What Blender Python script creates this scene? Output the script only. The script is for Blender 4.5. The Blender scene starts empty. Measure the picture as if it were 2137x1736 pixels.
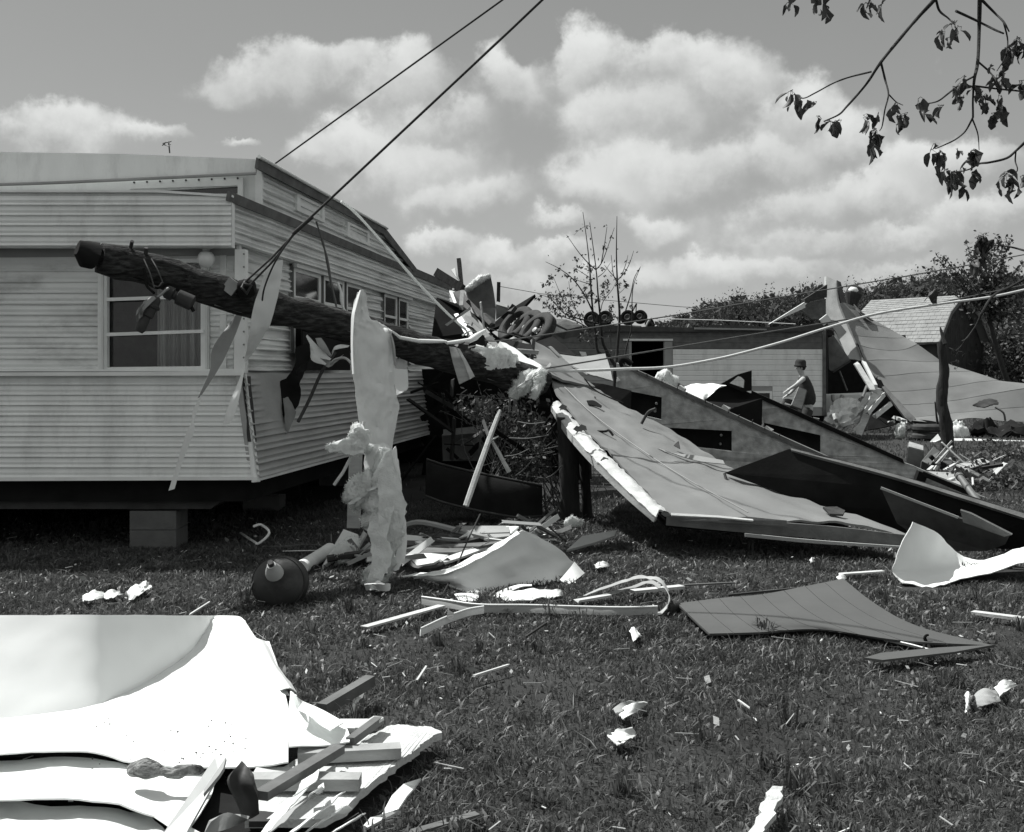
import bpy, bmesh, math, random
from mathutils import Vector, Matrix, noise, geometry
random.seed(7)
R = math.radians
scene = bpy.context.scene
COL = scene.collection

# ------------------------------------------------------------------ camera
CAM_H = 1.60
F = 2350.0            # focal length in photo units (photo 2137 units wide)
CX, HY = 1068.5, 776  # centre column, horizon row
cam_d = bpy.data.cameras.new('camera')
cam = bpy.data.objects.new('camera', cam_d)
COL.objects.link(cam)
cam.location = (0, 0, CAM_H)
cam.rotation_euler = (R(90), 0, 0)
cam_d.sensor_width = 36
cam_d.lens = 36 * F / 2137
cam_d.shift_y = -(868 - HY) / 2137
cam_d.clip_start = 0.05
cam_d.clip_end = 3000
scene.camera = cam

# ------------------------------------------------------------------ light
SUN_EL, SUN_AZ = R(59), R(-62)      # azimuth measured from +Y (ahead of the camera) towards +X
sun_dir = Vector((math.cos(SUN_EL) * math.sin(SUN_AZ), math.cos(SUN_EL) * math.cos(SUN_AZ), math.sin(SUN_EL)))
sd = bpy.data.lights.new('sun', 'SUN')
sd.energy = 4.0
sd.angle = R(0.53)
sd.color = (1.0, 0.995, 0.98)
so = bpy.data.objects.new('sun', sd)
COL.objects.link(so)
so.rotation_euler = sun_dir.to_track_quat('Z', 'Y').to_euler()
so.location = (0, 0, 30)
vs = scene.view_settings
vs.view_transform = 'Standard'
vs.look = 'None'
vs.exposure = 0.70
vs.gamma = 1.0
vs.use_curve_mapping = False

SKY_STRENGTH = 0.10
def make_world():
    w = bpy.data.worlds.new('World')
    scene.world = w
    w.use_nodes = True
    nt = w.node_tree
    N, L = nt.nodes, nt.links
    for n in list(N):
        N.remove(n)
    out = N.new('ShaderNodeOutputWorld')
    bg = N.new('ShaderNodeBackground')
    bg.inputs['Strength'].default_value = SKY_STRENGTH
    L.new(bg.outputs[0], out.inputs[0])
    def m(op, a, b=None, c=None, clamp=False):
        n = N.new('ShaderNodeMath'); n.operation = op; n.use_clamp = clamp
        for i, v in enumerate((a, b, c)):
            if v is None: continue
            if isinstance(v, (int, float)): n.inputs[i].default_value = v
            else: L.new(v, n.inputs[i])
        return n.outputs[0]
    sky = N.new('ShaderNodeTexSky')
    sky.sky_type = 'NISHITA'
    sky.sun_disc = False
    sky.sun_elevation = SUN_EL
    sky.sun_rotation = SUN_AZ
    sky.air_density = 1.2
    sky.dust_density = 1.0
    sep = N.new('ShaderNodeSeparateColor')
    L.new(sky.outputs[0], sep.inputs[0])
    # black and white film behind a yellow filter: red and green record, blue hardly does
    bw = m('ADD', m('MULTIPLY', sep.outputs[0], 0.55), m('MULTIPLY', sep.outputs[1], 0.40))
    tc = N.new('ShaderNodeTexCoord')
    D = tc.outputs['Generated']
    nz = N.new('ShaderNodeTexNoise'); nz.inputs['Scale'].default_value = 9.0; nz.inputs['Detail'].default_value = 7
    nz.inputs['Roughness'].default_value = 0.62
    L.new(D, nz.inputs['Vector'])
    nz2 = N.new('ShaderNodeTexNoise'); nz2.inputs['Scale'].default_value = 26.0; nz2.inputs['Detail'].default_value = 5
    L.new(D, nz2.inputs['Vector'])
    nz4 = N.new('ShaderNodeTexNoise'); nz4.inputs['Scale'].default_value = 70.0; nz4.inputs['Detail'].default_value = 5
    L.new(D, nz4.inputs['Vector'])
    nz3 = N.new('ShaderNodeTexNoise'); nz3.inputs['Scale'].default_value = 3.2; nz3.inputs['Detail'].default_value = 6
    L.new(D, nz3.inputs['Vector'])
    s = N.new('ShaderNodeSeparateXYZ'); L.new(D, s.inputs[0])
    warp = N.new('ShaderNodeSeparateColor'); L.new(nz.outputs['Color'], warp.inputs[0])
    az = m('ADD', m('ARCTAN2', s.outputs[0], s.outputs[1]), m('MULTIPLY', m('SUBTRACT', warp.outputs[0], 0.5), 0.13))
    el = m('ADD', m('ARCSINE', s.outputs[2]), m('MULTIPLY', m('SUBTRACT', warp.outputs[1], 0.5), 0.10))
    # cumulus heaps, each (column, row, half width, half height) as seen from the lawn
    heaps = [(540, 175, 170, 70), (430, 195, 75, 45), (690, 165, 120, 55), (850, 190, 90, 75), (1060, 185, 95, 75),
             (930, 260, 110, 50), (1225, 120, 80, 70), (1400, 130, 150, 65), (1530, 180, 110, 75), (1340, 230, 170, 80),
             (1670, 235, 100, 70), (1760, 290, 110, 60), (1420, 345, 200, 75), (1620, 340, 110, 70), (760, 320, 150, 60),
             (900, 350, 140, 80), (680, 345, 90, 40), (960, 430, 150, 55), (1390, 480, 100, 50), (1290, 400, 120, 60),
             (1650, 440, 130, 55), (1830, 410, 170, 60), (1980, 350, 130, 60), (2050, 460, 120, 45), (300, 295, 75, 25),
             (480, 318, 45, 18), (925, 530, 80, 38), (1180, 545, 70, 30), (1550, 560, 220, 40), (1830, 560, 150, 35),
             (1050, 600, 130, 40), (2160, 430, 60, 60), (150, 290, 150, 60), (1900, 500, 110, 40), (1010, 560, 120, 40), (1330, 590, 160, 35), (1700, 500, 160, 45), (1180, 480, 70, 30)]
    tot = ttot = None
    for (x, y, rx, ry) in heaps:
        a0 = math.atan((x - CX) / F)
        e0 = math.atan((HY - y) / math.hypot(F, x - CX))
        da = m('MULTIPLY', m('SUBTRACT', az, a0), F / (rx * 1.06))
        de = m('MULTIPLY', m('SUBTRACT', el, e0), F / (ry * 1.06))
        q = m('ADD', m('MULTIPLY', da, da), m('MULTIPLY', de, de))
        v = m('MAXIMUM', m('SUBTRACT', 1.0, m('SQRT', q)), -1.5)
        wgt = m('POWER', 148.4, v)                    # e^(5 v)
        tt = m('MULTIPLY', wgt, m('MAXIMUM', m('MINIMUM', de, 1.5), -1.5))
        tot = wgt if tot is None else m('ADD', tot, wgt)
        ttot = tt if ttot is None else m('ADD', ttot, tt)
    vmax = m('DIVIDE', m('LOGARITHM', m('ADD', tot, 1e-4), 2.71828), 5.0)
    T = m('DIVIDE', ttot, m('ADD', tot, 1e-3))
    # scattered unseen heaps round the sky, from plain noise; cover raised for fill light
    far = m('MULTIPLY', m('SUBTRACT', nz3.outputs['Fac'], 0.47), 3.0)     # threshold set for the raised cover
    inview = m('MULTIPLY', m('MULTIPLY', m('GREATER_THAN', s.outputs[1], 0.0), m('LESS_THAN', m('ABSOLUTE', az), 0.62)), m('LESS_THAN', el, 0.42))
    far = m('SUBTRACT', far, m('MULTIPLY', inview, 0.75))
    dens = m('MAXIMUM', vmax, far)
    dens = m('ADD', dens, m('MULTIPLY', m('SUBTRACT', nz.outputs['Fac'], 0.5), 1.15))
    dens = m('ADD', dens, m('MULTIPLY', m('SUBTRACT', nz2.outputs['Fac'], 0.5), 0.55))
    dens = m('ADD', dens, m('MULTIPLY', m('SUBTRACT', nz4.outputs['Fac'], 0.5), 0.25))
    mr = N.new('ShaderNodeMapRange'); mr.interpolation_type = 'SMOOTHSTEP'
    mr.inputs['From Min'].default_value = 0.0; mr.inputs['From Max'].default_value = 1.0
    t01 = m('ADD', m('MULTIPLY', T, 0.75), 0.45, clamp=True)
    L.new(m('DIVIDE', m('ADD', dens, 0.10), m('SUBTRACT', 1.0, m('MULTIPLY', t01, 0.55))), mr.inputs['Value'])   # crisp crowns, soft bases
    mask = mr.outputs[0]
    # cloud tone: sunlit crowns, grey bases
    tone = m('ADD', m('MULTIPLY', T, 0.42), m('MULTIPLY', m('SUBTRACT', nz.outputs['Fac'], 0.5), 0.8))
    tone = m('ADD', tone, m('MULTIPLY', m('SUBTRACT', nz2.outputs['Fac'], 0.5), 0.3))
    mr2 = N.new('ShaderNodeMapRange'); mr2.interpolation_type = 'SMOOTHSTEP'
    mr2.inputs['From Min'].default_value = -0.46; mr2.inputs['From Max'].default_value = 0.44
    mr2.inputs['To Min'].default_value = CLOUD_LO / SKY_STRENGTH; mr2.inputs['To Max'].default_value = CLOUD_HI / SKY_STRENGTH
    L.new(tone, mr2.inputs['Value'])
    # the film compresses the sky: paler towards the horizon, as the air is
    gap = m('ADD', m('MULTIPLY', m('POWER', m('MAXIMUM', bw, 0.001), 0.5), SKY_GAIN), m('MULTIPLY', m('POWER', 0.004, m('MAXIMUM', el, 0.0)), 0.9))
    mix = m('ADD', m('MULTIPLY', gap, m('SUBTRACT', 1.0, mask)), m('MULTIPLY', mr2.outputs[0], mask))
    cc = N.new('ShaderNodeCombineColor')
    L.new(m('MULTIPLY', mix, 0.985), cc.inputs[0]); L.new(mix, cc.inputs[1]); L.new(m('MULTIPLY', mix, 0.985), cc.inputs[2])
    L.new(cc.outputs[0], bg.inputs['Color'])
CLOUD_LO, CLOUD_HI, SKY_GAIN = 0.235, 0.49, 1.04
make_world()

# ------------------------------------------------------------------ helpers
def V(x, y, d):                       # photo row/column at a distance d -> world
    return Vector(((x - CX) / F * d, d, CAM_H - (y - HY) / F * d))
def H(x, y, z=0.0):                   # photo row/column at a height z -> world
    return V(x, y, (CAM_H - z) * F / (y - HY))
def crop(ox, oy, s):
    return lambda cx, cy: ((ox + cx / s) * 0.76023, (oy + cy / s) * 0.76023)
def lerp(a, b, t): return a + (b - a) * t

def M(name, v, rough=0.85, var=0.18, scale=5.0, bump=0.15, bscale=60.0, stretch=(1, 1, 1), spec=0.3, metal=0.0,
      dirt=0.0, dirt_v=0.05, dscale=1.6, trans=0.0):
    mt = bpy.data.materials.new(name)
    mt.use_nodes = True
    nt = mt.node_tree; N, L = nt.nodes, nt.links
    b = N['Principled BSDF']
    b.inputs['Roughness'].default_value = rough
    b.inputs['Metallic'].default_value = metal
    b.inputs['Specular IOR Level'].default_value = spec
    geo = N.new('ShaderNodeNewGeometry')
    mp = N.new('ShaderNodeMapping'); mp.inputs['Scale'].default_value = stretch
    L.new(geo.outputs['Position'], mp.inputs['Vector'])
    n1 = N.new('ShaderNodeTexNoise'); n1.inputs['Scale'].default_value = scale; n1.inputs['Detail'].default_value = 6
    L.new(mp.outputs[0], n1.inputs['Vector'])
    r = N.new('ShaderNodeValToRGB')
    t = (0.975, 1.0, 0.988)
    lo, hi = v * (1 - var), min(0.92, v * (1 + var))
    r.color_ramp.elements[0].position = 0.30; r.color_ramp.elements[1].position = 0.70
    r.color_ramp.elements[0].color = (lo * t[0], lo * t[1], lo * t[2], 1)
    r.color_ramp.elements[1].color = (hi * t[0], hi * t[1], hi * t[2], 1)
    L.new(n1.outputs['Fac'], r.inputs[0])
    col = r.outputs[0]
    if dirt > 0:
        n2 = N.new('ShaderNodeTexNoise'); n2.inputs['Scale'].default_value = dscale; n2.inputs['Detail'].default_value = 9
        n2.inputs['Roughness'].default_value = 0.7
        L.new(mp.outputs[0], n2.inputs['Vector'])
        r2 = N.new('ShaderNodeMapRange'); r2.inputs['From Min'].default_value = 0.50; r2.inputs['From Max'].default_value = 0.72
        r2.inputs['To Max'].default_value = dirt
        L.new(n2.outputs['Fac'], r2.inputs['Value'])
        mx = N.new('ShaderNodeMixRGB')
        mx.inputs[2].default_value = (dirt_v * .98, dirt_v, dirt_v * .98, 1)
        L.new(r2.outputs[0], mx.inputs[0]); L.new(col, mx.inputs[1])
        col = mx.outputs[0]
    L.new(col, b.inputs['Base Color'])
    if bump > 0:
        n3 = N.new('ShaderNodeTexNoise'); n3.inputs['Scale'].default_value = bscale; n3.inputs['Detail'].default_value = 4
        L.new(mp.outputs[0], n3.inputs['Vector'])
        bp = N.new('ShaderNodeBump'); bp.inputs['Strength'].default_value = bump; bp.inputs['Distance'].default_value = 0.02
        L.new(n3.outputs['Fac'], bp.inputs['Height']); L.new(bp.outputs[0], b.inputs['Normal'])
    if trans > 0:
        tr = N.new('ShaderNodeBsdfTranslucent'); L.new(col, tr.inputs['Color'])
        ms = N.new('ShaderNodeMixShader'); ms.inputs[0].default_value = trans
        L.new(b.outputs[0], ms.inputs[1]); L.new(tr.outputs[0], ms.inputs[2])
        L.new(ms.outputs[0], N['Material Output'].inputs['Surface'])
    return mt

MAT = dict(
    soil=M('soil', 0.030, 1.0, 0.35, 3.0, 0.6, 25),
    turf=M('turf', 0.030, 1.0, 0.40, 1.3, 0.5, 60),
    blade=M('grass_blade', 0.092, 0.5, 0.55, 3.2, 0.0, trans=0.42, spec=0.4),
    clover=M('clover_leaf', 0.098, 0.5, 0.5, 6, 0.0, trans=0.25, spec=0.4),
    dry=M('dry_grass', 0.24, 0.8, 0.4, 4.0, 0.0, trans=0.3),
    siding=M('painted_siding', 0.78, 0.45, 0.08, 2.0, 0.06, 30, dirt=0.38, dirt_v=0.30, dscale=2.6, stretch=(1.6, 1, 0.55)),
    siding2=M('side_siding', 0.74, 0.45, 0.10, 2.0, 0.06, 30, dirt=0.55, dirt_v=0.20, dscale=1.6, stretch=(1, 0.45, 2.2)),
    siding_shaded=M('shaded_siding', 0.38, 0.45, 0.12, 2.0, 0.06, 30, dirt=0.5, dirt_v=0.15, dscale=1.4, stretch=(1, 0.5, 1.6)),  # siding darkened so its colour carries the shade on the lower side wall
    trim=M('aluminium_trim', 0.80, 0.40, 0.08, 4, 0.05, 40, dirt=0.2, dirt_v=0.3),
    whitesheet=M('white_sheet', 0.80, 0.55, 0.04, 1.5, 0.05, 12, dirt=0.10, dirt_v=0.45, dscale=2.5, trans=0.06),
    palesheet=M('pale_sheet', 0.66, 0.6, 0.08, 2.0, 0.06, 15, dirt=0.35, dirt_v=0.30, dscale=1.8),
    roofsheet=M('roof_sheet', 0.185, 0.55, 0.10, 1.6, 0.10, 14, dirt=0.5, dirt_v=0.15, dscale=1.5),
    fibre=M('fibreboard', 0.42, 0.9, 0.34, 11.0, 0.25, 90, dirt=0.5, dirt_v=0.22, dscale=3.2),
    greypanel=M('grey_panel', 0.30, 0.7, 0.14, 2.0, 0.08, 50, dirt=0.4, dirt_v=0.18),
    black=M('black_and_shade', 0.012, 0.9, 0.3, 5, 0.1, 40, spec=0.1),  # plain black parts, and sheets that stand in for shade
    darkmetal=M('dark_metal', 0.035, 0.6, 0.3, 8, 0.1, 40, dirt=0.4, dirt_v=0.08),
    steel=M('steel', 0.25, 0.4, 0.2, 8, 0.05, 40, metal=0.7),
    darkwood=M('pole_wood', 0.026, 0.85, 0.7, 7, 0.8, 16, stretch=(0.5, 3, 7), dirt=0.7, dirt_v=0.095, dscale=3.5, spec=0.15),
    post=M('post_wood', 0.030, 0.9, 0.4, 6, 0.4, 25, stretch=(5, 5, 0.6)),
    palewood=M('pale_wood', 0.50, 0.8, 0.14, 6, 0.2, 40, stretch=(1, 1, 4), dirt=0.25, dirt_v=0.28, dscale=5),
    wood=M('stud_wood', 0.34, 0.8, 0.18, 6, 0.2, 40, stretch=(1, 1, 4), dirt=0.3, dirt_v=0.15, dscale=5),
    browngrey=M('weathered_wood', 0.13, 0.85, 0.25, 6, 0.2, 40, dirt=0.3, dirt_v=0.06, dscale=5),
    fluff=M('glass_wool', 0.82, 1.0, 0.10, 14, 0.5, 70, dirt=0.20, dirt_v=0.5, dscale=7, trans=0.35, spec=0.0),
    woolboard=M('wool_board', 0.56, 1.0, 0.16, 9, 0.45, 90, dirt=0.35, dirt_v=0.32, dscale=7, spec=0.0),
    bark=M('bark', 0.19, 0.95, 0.75, 22, 1.0, 40, stretch=(1, 2, 2)),
    branch=M('branch_bark', 0.030, 0.9, 0.3, 12, 0.3, 60),
    leaf=M('leaf', 0.050, 0.5, 0.35, 6, 0.0, trans=0.25),
    leaf2=M('bush_leaf', 0.065, 0.5, 0.5, 9, 0.0, trans=0.25),
    farleaf=M('far_leaf', 0.060, 0.9, 0.3, 0.35, 0.0, trans=0.2),
    shingle=M('shingle', 0.25, 0.9, 0.14, 2.5, 0.25, 40),
    barnwood=M('barn_wood', 0.035, 0.9, 0.3, 3, 0.2, 30),
    concrete=M('concrete', 0.13, 0.95, 0.15, 7, 0.4, 50, dirt=0.3, dirt_v=0.15),
    rubber=M('rubber', 0.045, 0.8, 0.25, 9, 0.15, 60, dirt=0.5, dirt_v=0.09, dscale=6, spec=0.2),
    rim=M('wheel_rim', 0.15, 0.5, 0.3, 9, 0.1, 40, dirt=0.4, dirt_v=0.06),
    tank=M('tank_paint', 0.040, 0.55, 0.3, 6, 0.15, 25, spec=0.3, dirt=0.5, dirt_v=0.09, dscale=9),
    palebrass=M('pale_metal', 0.42, 0.35, 0.15, 8, 0.05, 40),
    cable=M('steel_cable', 0.030, 0.6, 0.2, 30, 0.1, 80),
    rope=M('white_rope', 0.85, 0.8, 0.05, 40, 0.2, 150, trans=0.45),
    wire=M('white_wire', 0.55, 0.6, 0.1, 20, 0.0),
    greywire=M('grey_wire', 0.10, 0.6, 0.1, 20, 0.0),
    skin=M('skin', 0.42, 0.6, 0.06, 10, 0.0),
    cloth=M('dark_cloth', 0.055, 0.95, 0.25, 9, 0.2, 60, spec=0.1),
    cloth2=M('grey_cloth', 0.11, 0.95, 0.2, 9, 0.2, 60, spec=0.1),
    hat=M('hat_felt', 0.045, 0.95, 0.2, 12, 0.2, 80, spec=0.1),
    curtain=M('curtain', 0.55, 0.9, 0.15, 3, 0.1, 20, stretch=(6, 1, 0.5)),
    panelling=M('panelling', 0.088, 0.85, 0.10, 2.5, 0.06, 30, stretch=(1, 1, 1), dirt=0.45, dirt_v=0.10, dscale=3.5, spec=0.15),
    lampglass=M('lamp_glass', 0.66, 0.3, 0.05, 8, 0.0, spec=0.5),
)
def glass():
    mt = bpy.data.materials.new('window_glass'); mt.use_nodes = True
    b = mt.node_tree.nodes['Principled BSDF']
    b.inputs['Base Color'].default_value = (0.02, 0.021, 0.0205, 1); b.inputs['Roughness'].default_value = 0.06
    b.inputs['Specular IOR Level'].default_value = 1.0
    return mt
MAT['glass'] = glass()
def clear_glass():
    mt = bpy.data.materials.new('clear_glass'); mt.use_nodes = True
    nt = mt.node_tree; N, L = nt.nodes, nt.links
    tr = N.new('ShaderNodeBsdfTransparent'); gl = N.new('ShaderNodeBsdfGlossy'); gl.inputs['Roughness'].default_value = 0.03
    fr = N.new('ShaderNodeFresnel'); fr.inputs['IOR'].default_value = 1.45
    ms = N.new('ShaderNodeMixShader')
    L.new(fr.outputs[0], ms.inputs[0]); L.new(tr.outputs[0], ms.inputs[1]); L.new(gl.outputs[0], ms.inputs[2])
    L.new(ms.outputs[0], N['Material Output'].inputs['Surface'])
    return mt
MAT['clear'] = clear_glass()

def origin_of(p):
    return Vector(p['_o']) if p is not None and '_o' in p else Vector((0, 0, 0))
ORG = {}
def put(o, label=None, cat=None, group=None, kind=None):
    if label: o['label'] = label
    if cat: o['category'] = cat
    if group: o['group'] = group
    if kind: o['kind'] = kind
    return o
def thing(name, label, cat, loc, group=None):
    o = bpy.data.objects.new(name, None)
    o.empty_display_size = 0.2
    COL.objects.link(o)
    o.location = loc
    ORG[o.name] = Vector(loc)
    return put(o, label, cat, group)
def mk(name, verts, faces, mat, parent=None, label=None, cat=None, group=None, kind=None, smooth=None):
    verts = [Vector(v) for v in verts]
    if parent is not None:
        org = ORG[parent.name]
    else:
        n = len(verts)
        org = Vector((sum(v.x for v in verts) / n, sum(v.y for v in verts) / n, min(v.z for v in verts)))
    me = bpy.data.meshes.new(name)
    me.from_pydata([v - org for v in verts], [], faces)
    me.validate()
    me.update()
    mats = mat if isinstance(mat, (list, tuple)) else [mat]
    for q in mats:
        me.materials.append(MAT[q])
    o = bpy.data.objects.new(name, me)
    COL.objects.link(o)
    if parent is not None:
        o.parent = parent
    else:
        o.location = org
    ORG[o.name] = org
    if smooth is not None:
        me.shade_smooth()
        if smooth < 180:
            me.set_sharp_from_angle(angle=R(smooth))
    return put(o, label, cat, group, kind)

class MB:
    """collects pieces of one mesh"""
    def __init__(s): s.v, s.f = [], []
    def add(s, vs, fs):
        k = len(s.v); s.v += [Vector(v) for v in vs]; s.f += [[i + k for i in f] for f in fs]
        return s
    def build(s, name, mat, parent=None, **kw): return mk(name, s.v, s.f, mat, parent, **kw)
CAMP = Vector((0, 0, CAM_H))
def newell(pts):
    n = Vector((0, 0, 0))
    for i in range(len(pts)):
        a, b = pts[i], pts[(i + 1) % len(pts)]
        n += Vector(((a.y - b.y) * (a.z + b.z), (a.z - b.z) * (a.x + b.x), (a.x - b.x) * (a.y + b.y)))
    return n.normalized()
def slab_geo(pts, th, holes=()):
    """plate with real thickness; its given face looks to the camera"""
    pts = [Vector(p) for p in pts]
    n = newell(pts)
    c = sum(pts, Vector()) / len(pts)
    if n.dot(CAMP - c) < 0: n = -n
    loops = [pts] + [[Vector(p) for p in h] for h in holes]
    tris = geometry.tessellate_polygon(loops)
    allp = [p for l in loops for p in l]
    k = len(allp)
    vs = allp + [p - n * th for p in allp]
    fs = []
    for t in tris:
        a, b, c3 = t
        if (allp[b] - allp[a]).cross(allp[c3] - allp[a]).dot(n) < 0: a, c3 = c3, a
        fs.append((a, b, c3)); fs.append((c3 + k, b + k, a + k))
    s = 0
    for l in loops:
        m = len(l)
        for i in range(m):
            j = (i + 1) % m
            fs.append((s + i, s + j, s + j + k, s + i + k))
        s += m
    return vs, fs
def slab(name, pts, th, mat, parent=None, holes=(), **kw):
    vs, fs = slab_geo(pts, th, holes)
    return mk(name, vs, fs, mat, parent, **kw)
def cr(p0, p1, p2, p3, t):
    return 0.5 * ((2 * p1) + (p2 - p0) * t + (2 * p0 - 5 * p1 + 4 * p2 - p3) * t * t + (3 * p1 - p0 - 3 * p2 + p3) * t ** 3)
def spline(pts, n):
    pts = [Vector(p) for p in pts]
    if len(pts) == 1: return pts
    q = [2 * pts[0] - pts[1]] + pts + [2 * pts[-1] - pts[-2]]
    out = []
    for i in range(len(pts) - 1):
        for k in range(n):
            out.append(cr(q[i], q[i + 1], q[i + 2], q[i + 3], k / n))
    out.append(pts[-1])
    return out
def sheet_geo(rows, th=0.006, nu=5, nv=5, wob=0.0, wscale=3.0, ragged=0.0, seed=0.0):
    """thin bent sheet through a grid of points (rows of equal length)"""
    g = [spline(r, nu) for r in rows]
    w = len(g[0])
    cols = [spline([g[i][j] for i in range(len(g))], nv) for j in range(w)]
    h = len(cols[0])
    P = [[cols[j][i] for j in range(w)] for i in range(h)]
    off = Vector((seed * 3.1, seed * 7.7, seed))
    def nrm(i, j):
        a = P[min(i + 1, h - 1)][j] - P[max(i - 1, 0)][j]; b = P[i][min(j + 1, w - 1)] - P[i][max(j - 1, 0)]
        n = a.cross(b)
        return n.normalized() if n.length > 1e-9 else Vector((0, 0, 1))
    NN = [[nrm(i, j) for j in range(w)] for i in range(h)]
    c = P[h // 2][w // 2]
    sg = 1 if NN[h // 2][w // 2].dot(CAMP - c) > 0 else -1
    front, back = [], []
    for i in range(h):
        for j in range(w):
            p = P[i][j].copy(); n = NN[i][j] * sg
            if wob:      # dents, sharp creases and small buckles
                q = p * wscale + off
                p += n * wob * (0.8 * noise.noise(q) + 1.1 * (0.25 - abs(noise.noise(q * 1.7 + off))) + 0.35 * noise.noise(q * 4.3))
            if ragged and (i in (0, h - 1) or j in (0, w - 1)):
                p += (c - p).normalized() * ragged * (noise.noise(p * 9 + off) * 0.7 + noise.noise(p * 31 + off) * 0.5)
            front.append(p); back.append(p - n * th)
    k = len(front)
    fs = []
    for i in range(h - 1):
        for j in range(w - 1):
            a, b, c2, d = i * w + j, i * w + j + 1, (i + 1) * w + j + 1, (i + 1) * w + j
            fs += [(a, b, c2, d), (d + k, c2 + k, b + k, a + k)]
    for j in range(w - 1):
        fs += [(j + 1, j, j + k, j + 1 + k)]
        a = (h - 1) * w + j
        fs += [(a, a + 1, a + 1 + k, a + k)]
    for i in range(h - 1):
        a, b = i * w, (i + 1) * w
        fs += [(a, b, b + k, a + k)]
        a, b = i * w + w - 1, (i + 1) * w + w - 1
        fs += [(b, a, a + k, b + k)]
    return front + back, fs
def sheet(name, rows, mat, parent=None, th=0.006, nu=5, nv=5, wob=0.0, wscale=3.0, ragged=0.0, seed=0.0, **kw):
    vs, fs = sheet_geo(rows, th, nu, nv, wob, wscale, ragged, seed)
    kw.setdefault('smooth', 50)
    return mk(name, vs, fs, mat, parent, **kw)
def tube_geo(pts, r0, r1=None, n=8, rough=0.0, rs=None):
    pts = [Vector(p) for p in pts]
    if r1 is None: r1 = r0
    vs, fs = [], []
    ref = None
    L = len(pts)
    for i, p in enumerate(pts):
        t = (pts[min(i + 1, L - 1)] - pts[max(i - 1, 0)]).normalized()
        if ref is None:
            ref = Vector((0, 0, 1)) if abs(t.z) < 0.9 else Vector((1, 0, 0))
        u = (ref - t * ref.dot(t)).normalized(); w = t.cross(u); ref = u
        r = rs[i] if rs else lerp(r0, r1, i / (L - 1))
        for k in range(n):
            a = 2 * math.pi * k / n
            q = u * math.cos(a) + w * math.sin(a)
            rr = r * (1 + rough * noise.noise((p + q * r) * 6) + rough * 0.6 * noise.noise((p + q * r) * 19))
            vs.append(p + q * rr)
    for i in range(L - 1):
        for k in range(n):
            a, b = i * n + k, i * n + (k + 1) % n
            fs.append((a, b, b + n, a + n))
    fs.append(list(range(n))[::-1]); fs.append([(L - 1) * n + k for k in range(n)])
    return vs, fs
def tube(name, pts, r0, mat, parent=None, r1=None, n=8, rough=0.0, rs=None, **kw):
    vs, fs = tube_geo(pts, r0, r1, n, rough, rs)
    kw.setdefault('smooth', 50)
    return mk(name, vs, fs, mat, parent, **kw)
def beam_geo(p0, p1, w, h, up=(0, 0, 1), ragged=0.0):
    """squared timber from p0 to p1; w across, h along 'up'"""
    p0, p1 = Vector(p0), Vector(p1)
    t = (p1 - p0).normalized(); up = Vector(up)
    if abs(t.dot(up)) > 0.97: up = Vector((0, -1, 0))
    s = t.cross(up).normalized(); u = s.cross(t).normalized()
    vs = []
    for q, sg in ((p0, -1), (p1, 1)):
        for a, b in ((-1, -1), (1, -1), (1, 1), (-1, 1)):
            vs.append(q + s * a * w / 2 + u * b * h / 2 + t * sg * ragged * random.uniform(-1, 1))
    return vs, [(3, 2, 1, 0), (4, 5, 6, 7), (0, 1, 5, 4), (1, 2, 6, 5), (2, 3, 7, 6), (3, 0, 4, 7)]
def beam(name, p0, p1, w, h, mat, parent=None, up=(0, 0, 1), ragged=0.0, **kw):
    vs, fs = beam_geo(p0, p1, w, h, up, ragged)
    return mk(name, vs, fs, mat, parent, **kw)
def ribbon(name, pts, widths, mat, parent=None, across=(1, 0, 0), th=0.004, n=5, wob=0.01, seed=0, ragged=0.0, **kw):
    """strip along a path, its width along 'across' (one vector or one per point)"""
    rows = []
    for i, p in enumerate(pts):
        a = Vector(across[i]) if isinstance(across[0], (tuple, list, Vector)) else Vector(across)
        a.normalize(); p = Vector(p); w = widths[i] if isinstance(widths, (list, tuple)) else widths
        rows.append([p - a * w / 2, p, p + a * w / 2])
    return sheet(name, rows, mat, parent, th=th, nu=3, nv=n, wob=wob, wscale=9, seed=seed, ragged=ragged, **kw)
def lathe_geo(prof, axis_o, axis_t, n=24):
    """prof: (along, radius) pairs round an axis"""
    o = Vector(axis_o); t = Vector(axis_t).normalized()
    ref = Vector((0, 0, 1)) if abs(t.z) < 0.9 else Vector((1, 0, 0))
    u = (ref - t * ref.dot(t)).normalized(); w = t.cross(u)
    vs, fs = [], []
    for (a, r) in prof:
        for k in range(n):
            q = 2 * math.pi * k / n
            vs.append(o + t * a + (u * math.cos(q) + w * math.sin(q)) * r)
    for i in range(len(prof) - 1):
        for k in range(n):
            a, b = i * n + k, i * n + (k + 1) % n
            fs.append((a, b, b + n, a + n))
    if prof[0][1] > 1e-4: fs.append(list(range(n))[::-1])
    if prof[-1][1] > 1e-4: fs.append([(len(prof) - 1) * n + k for k in range(n)])
    return vs, fs
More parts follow.
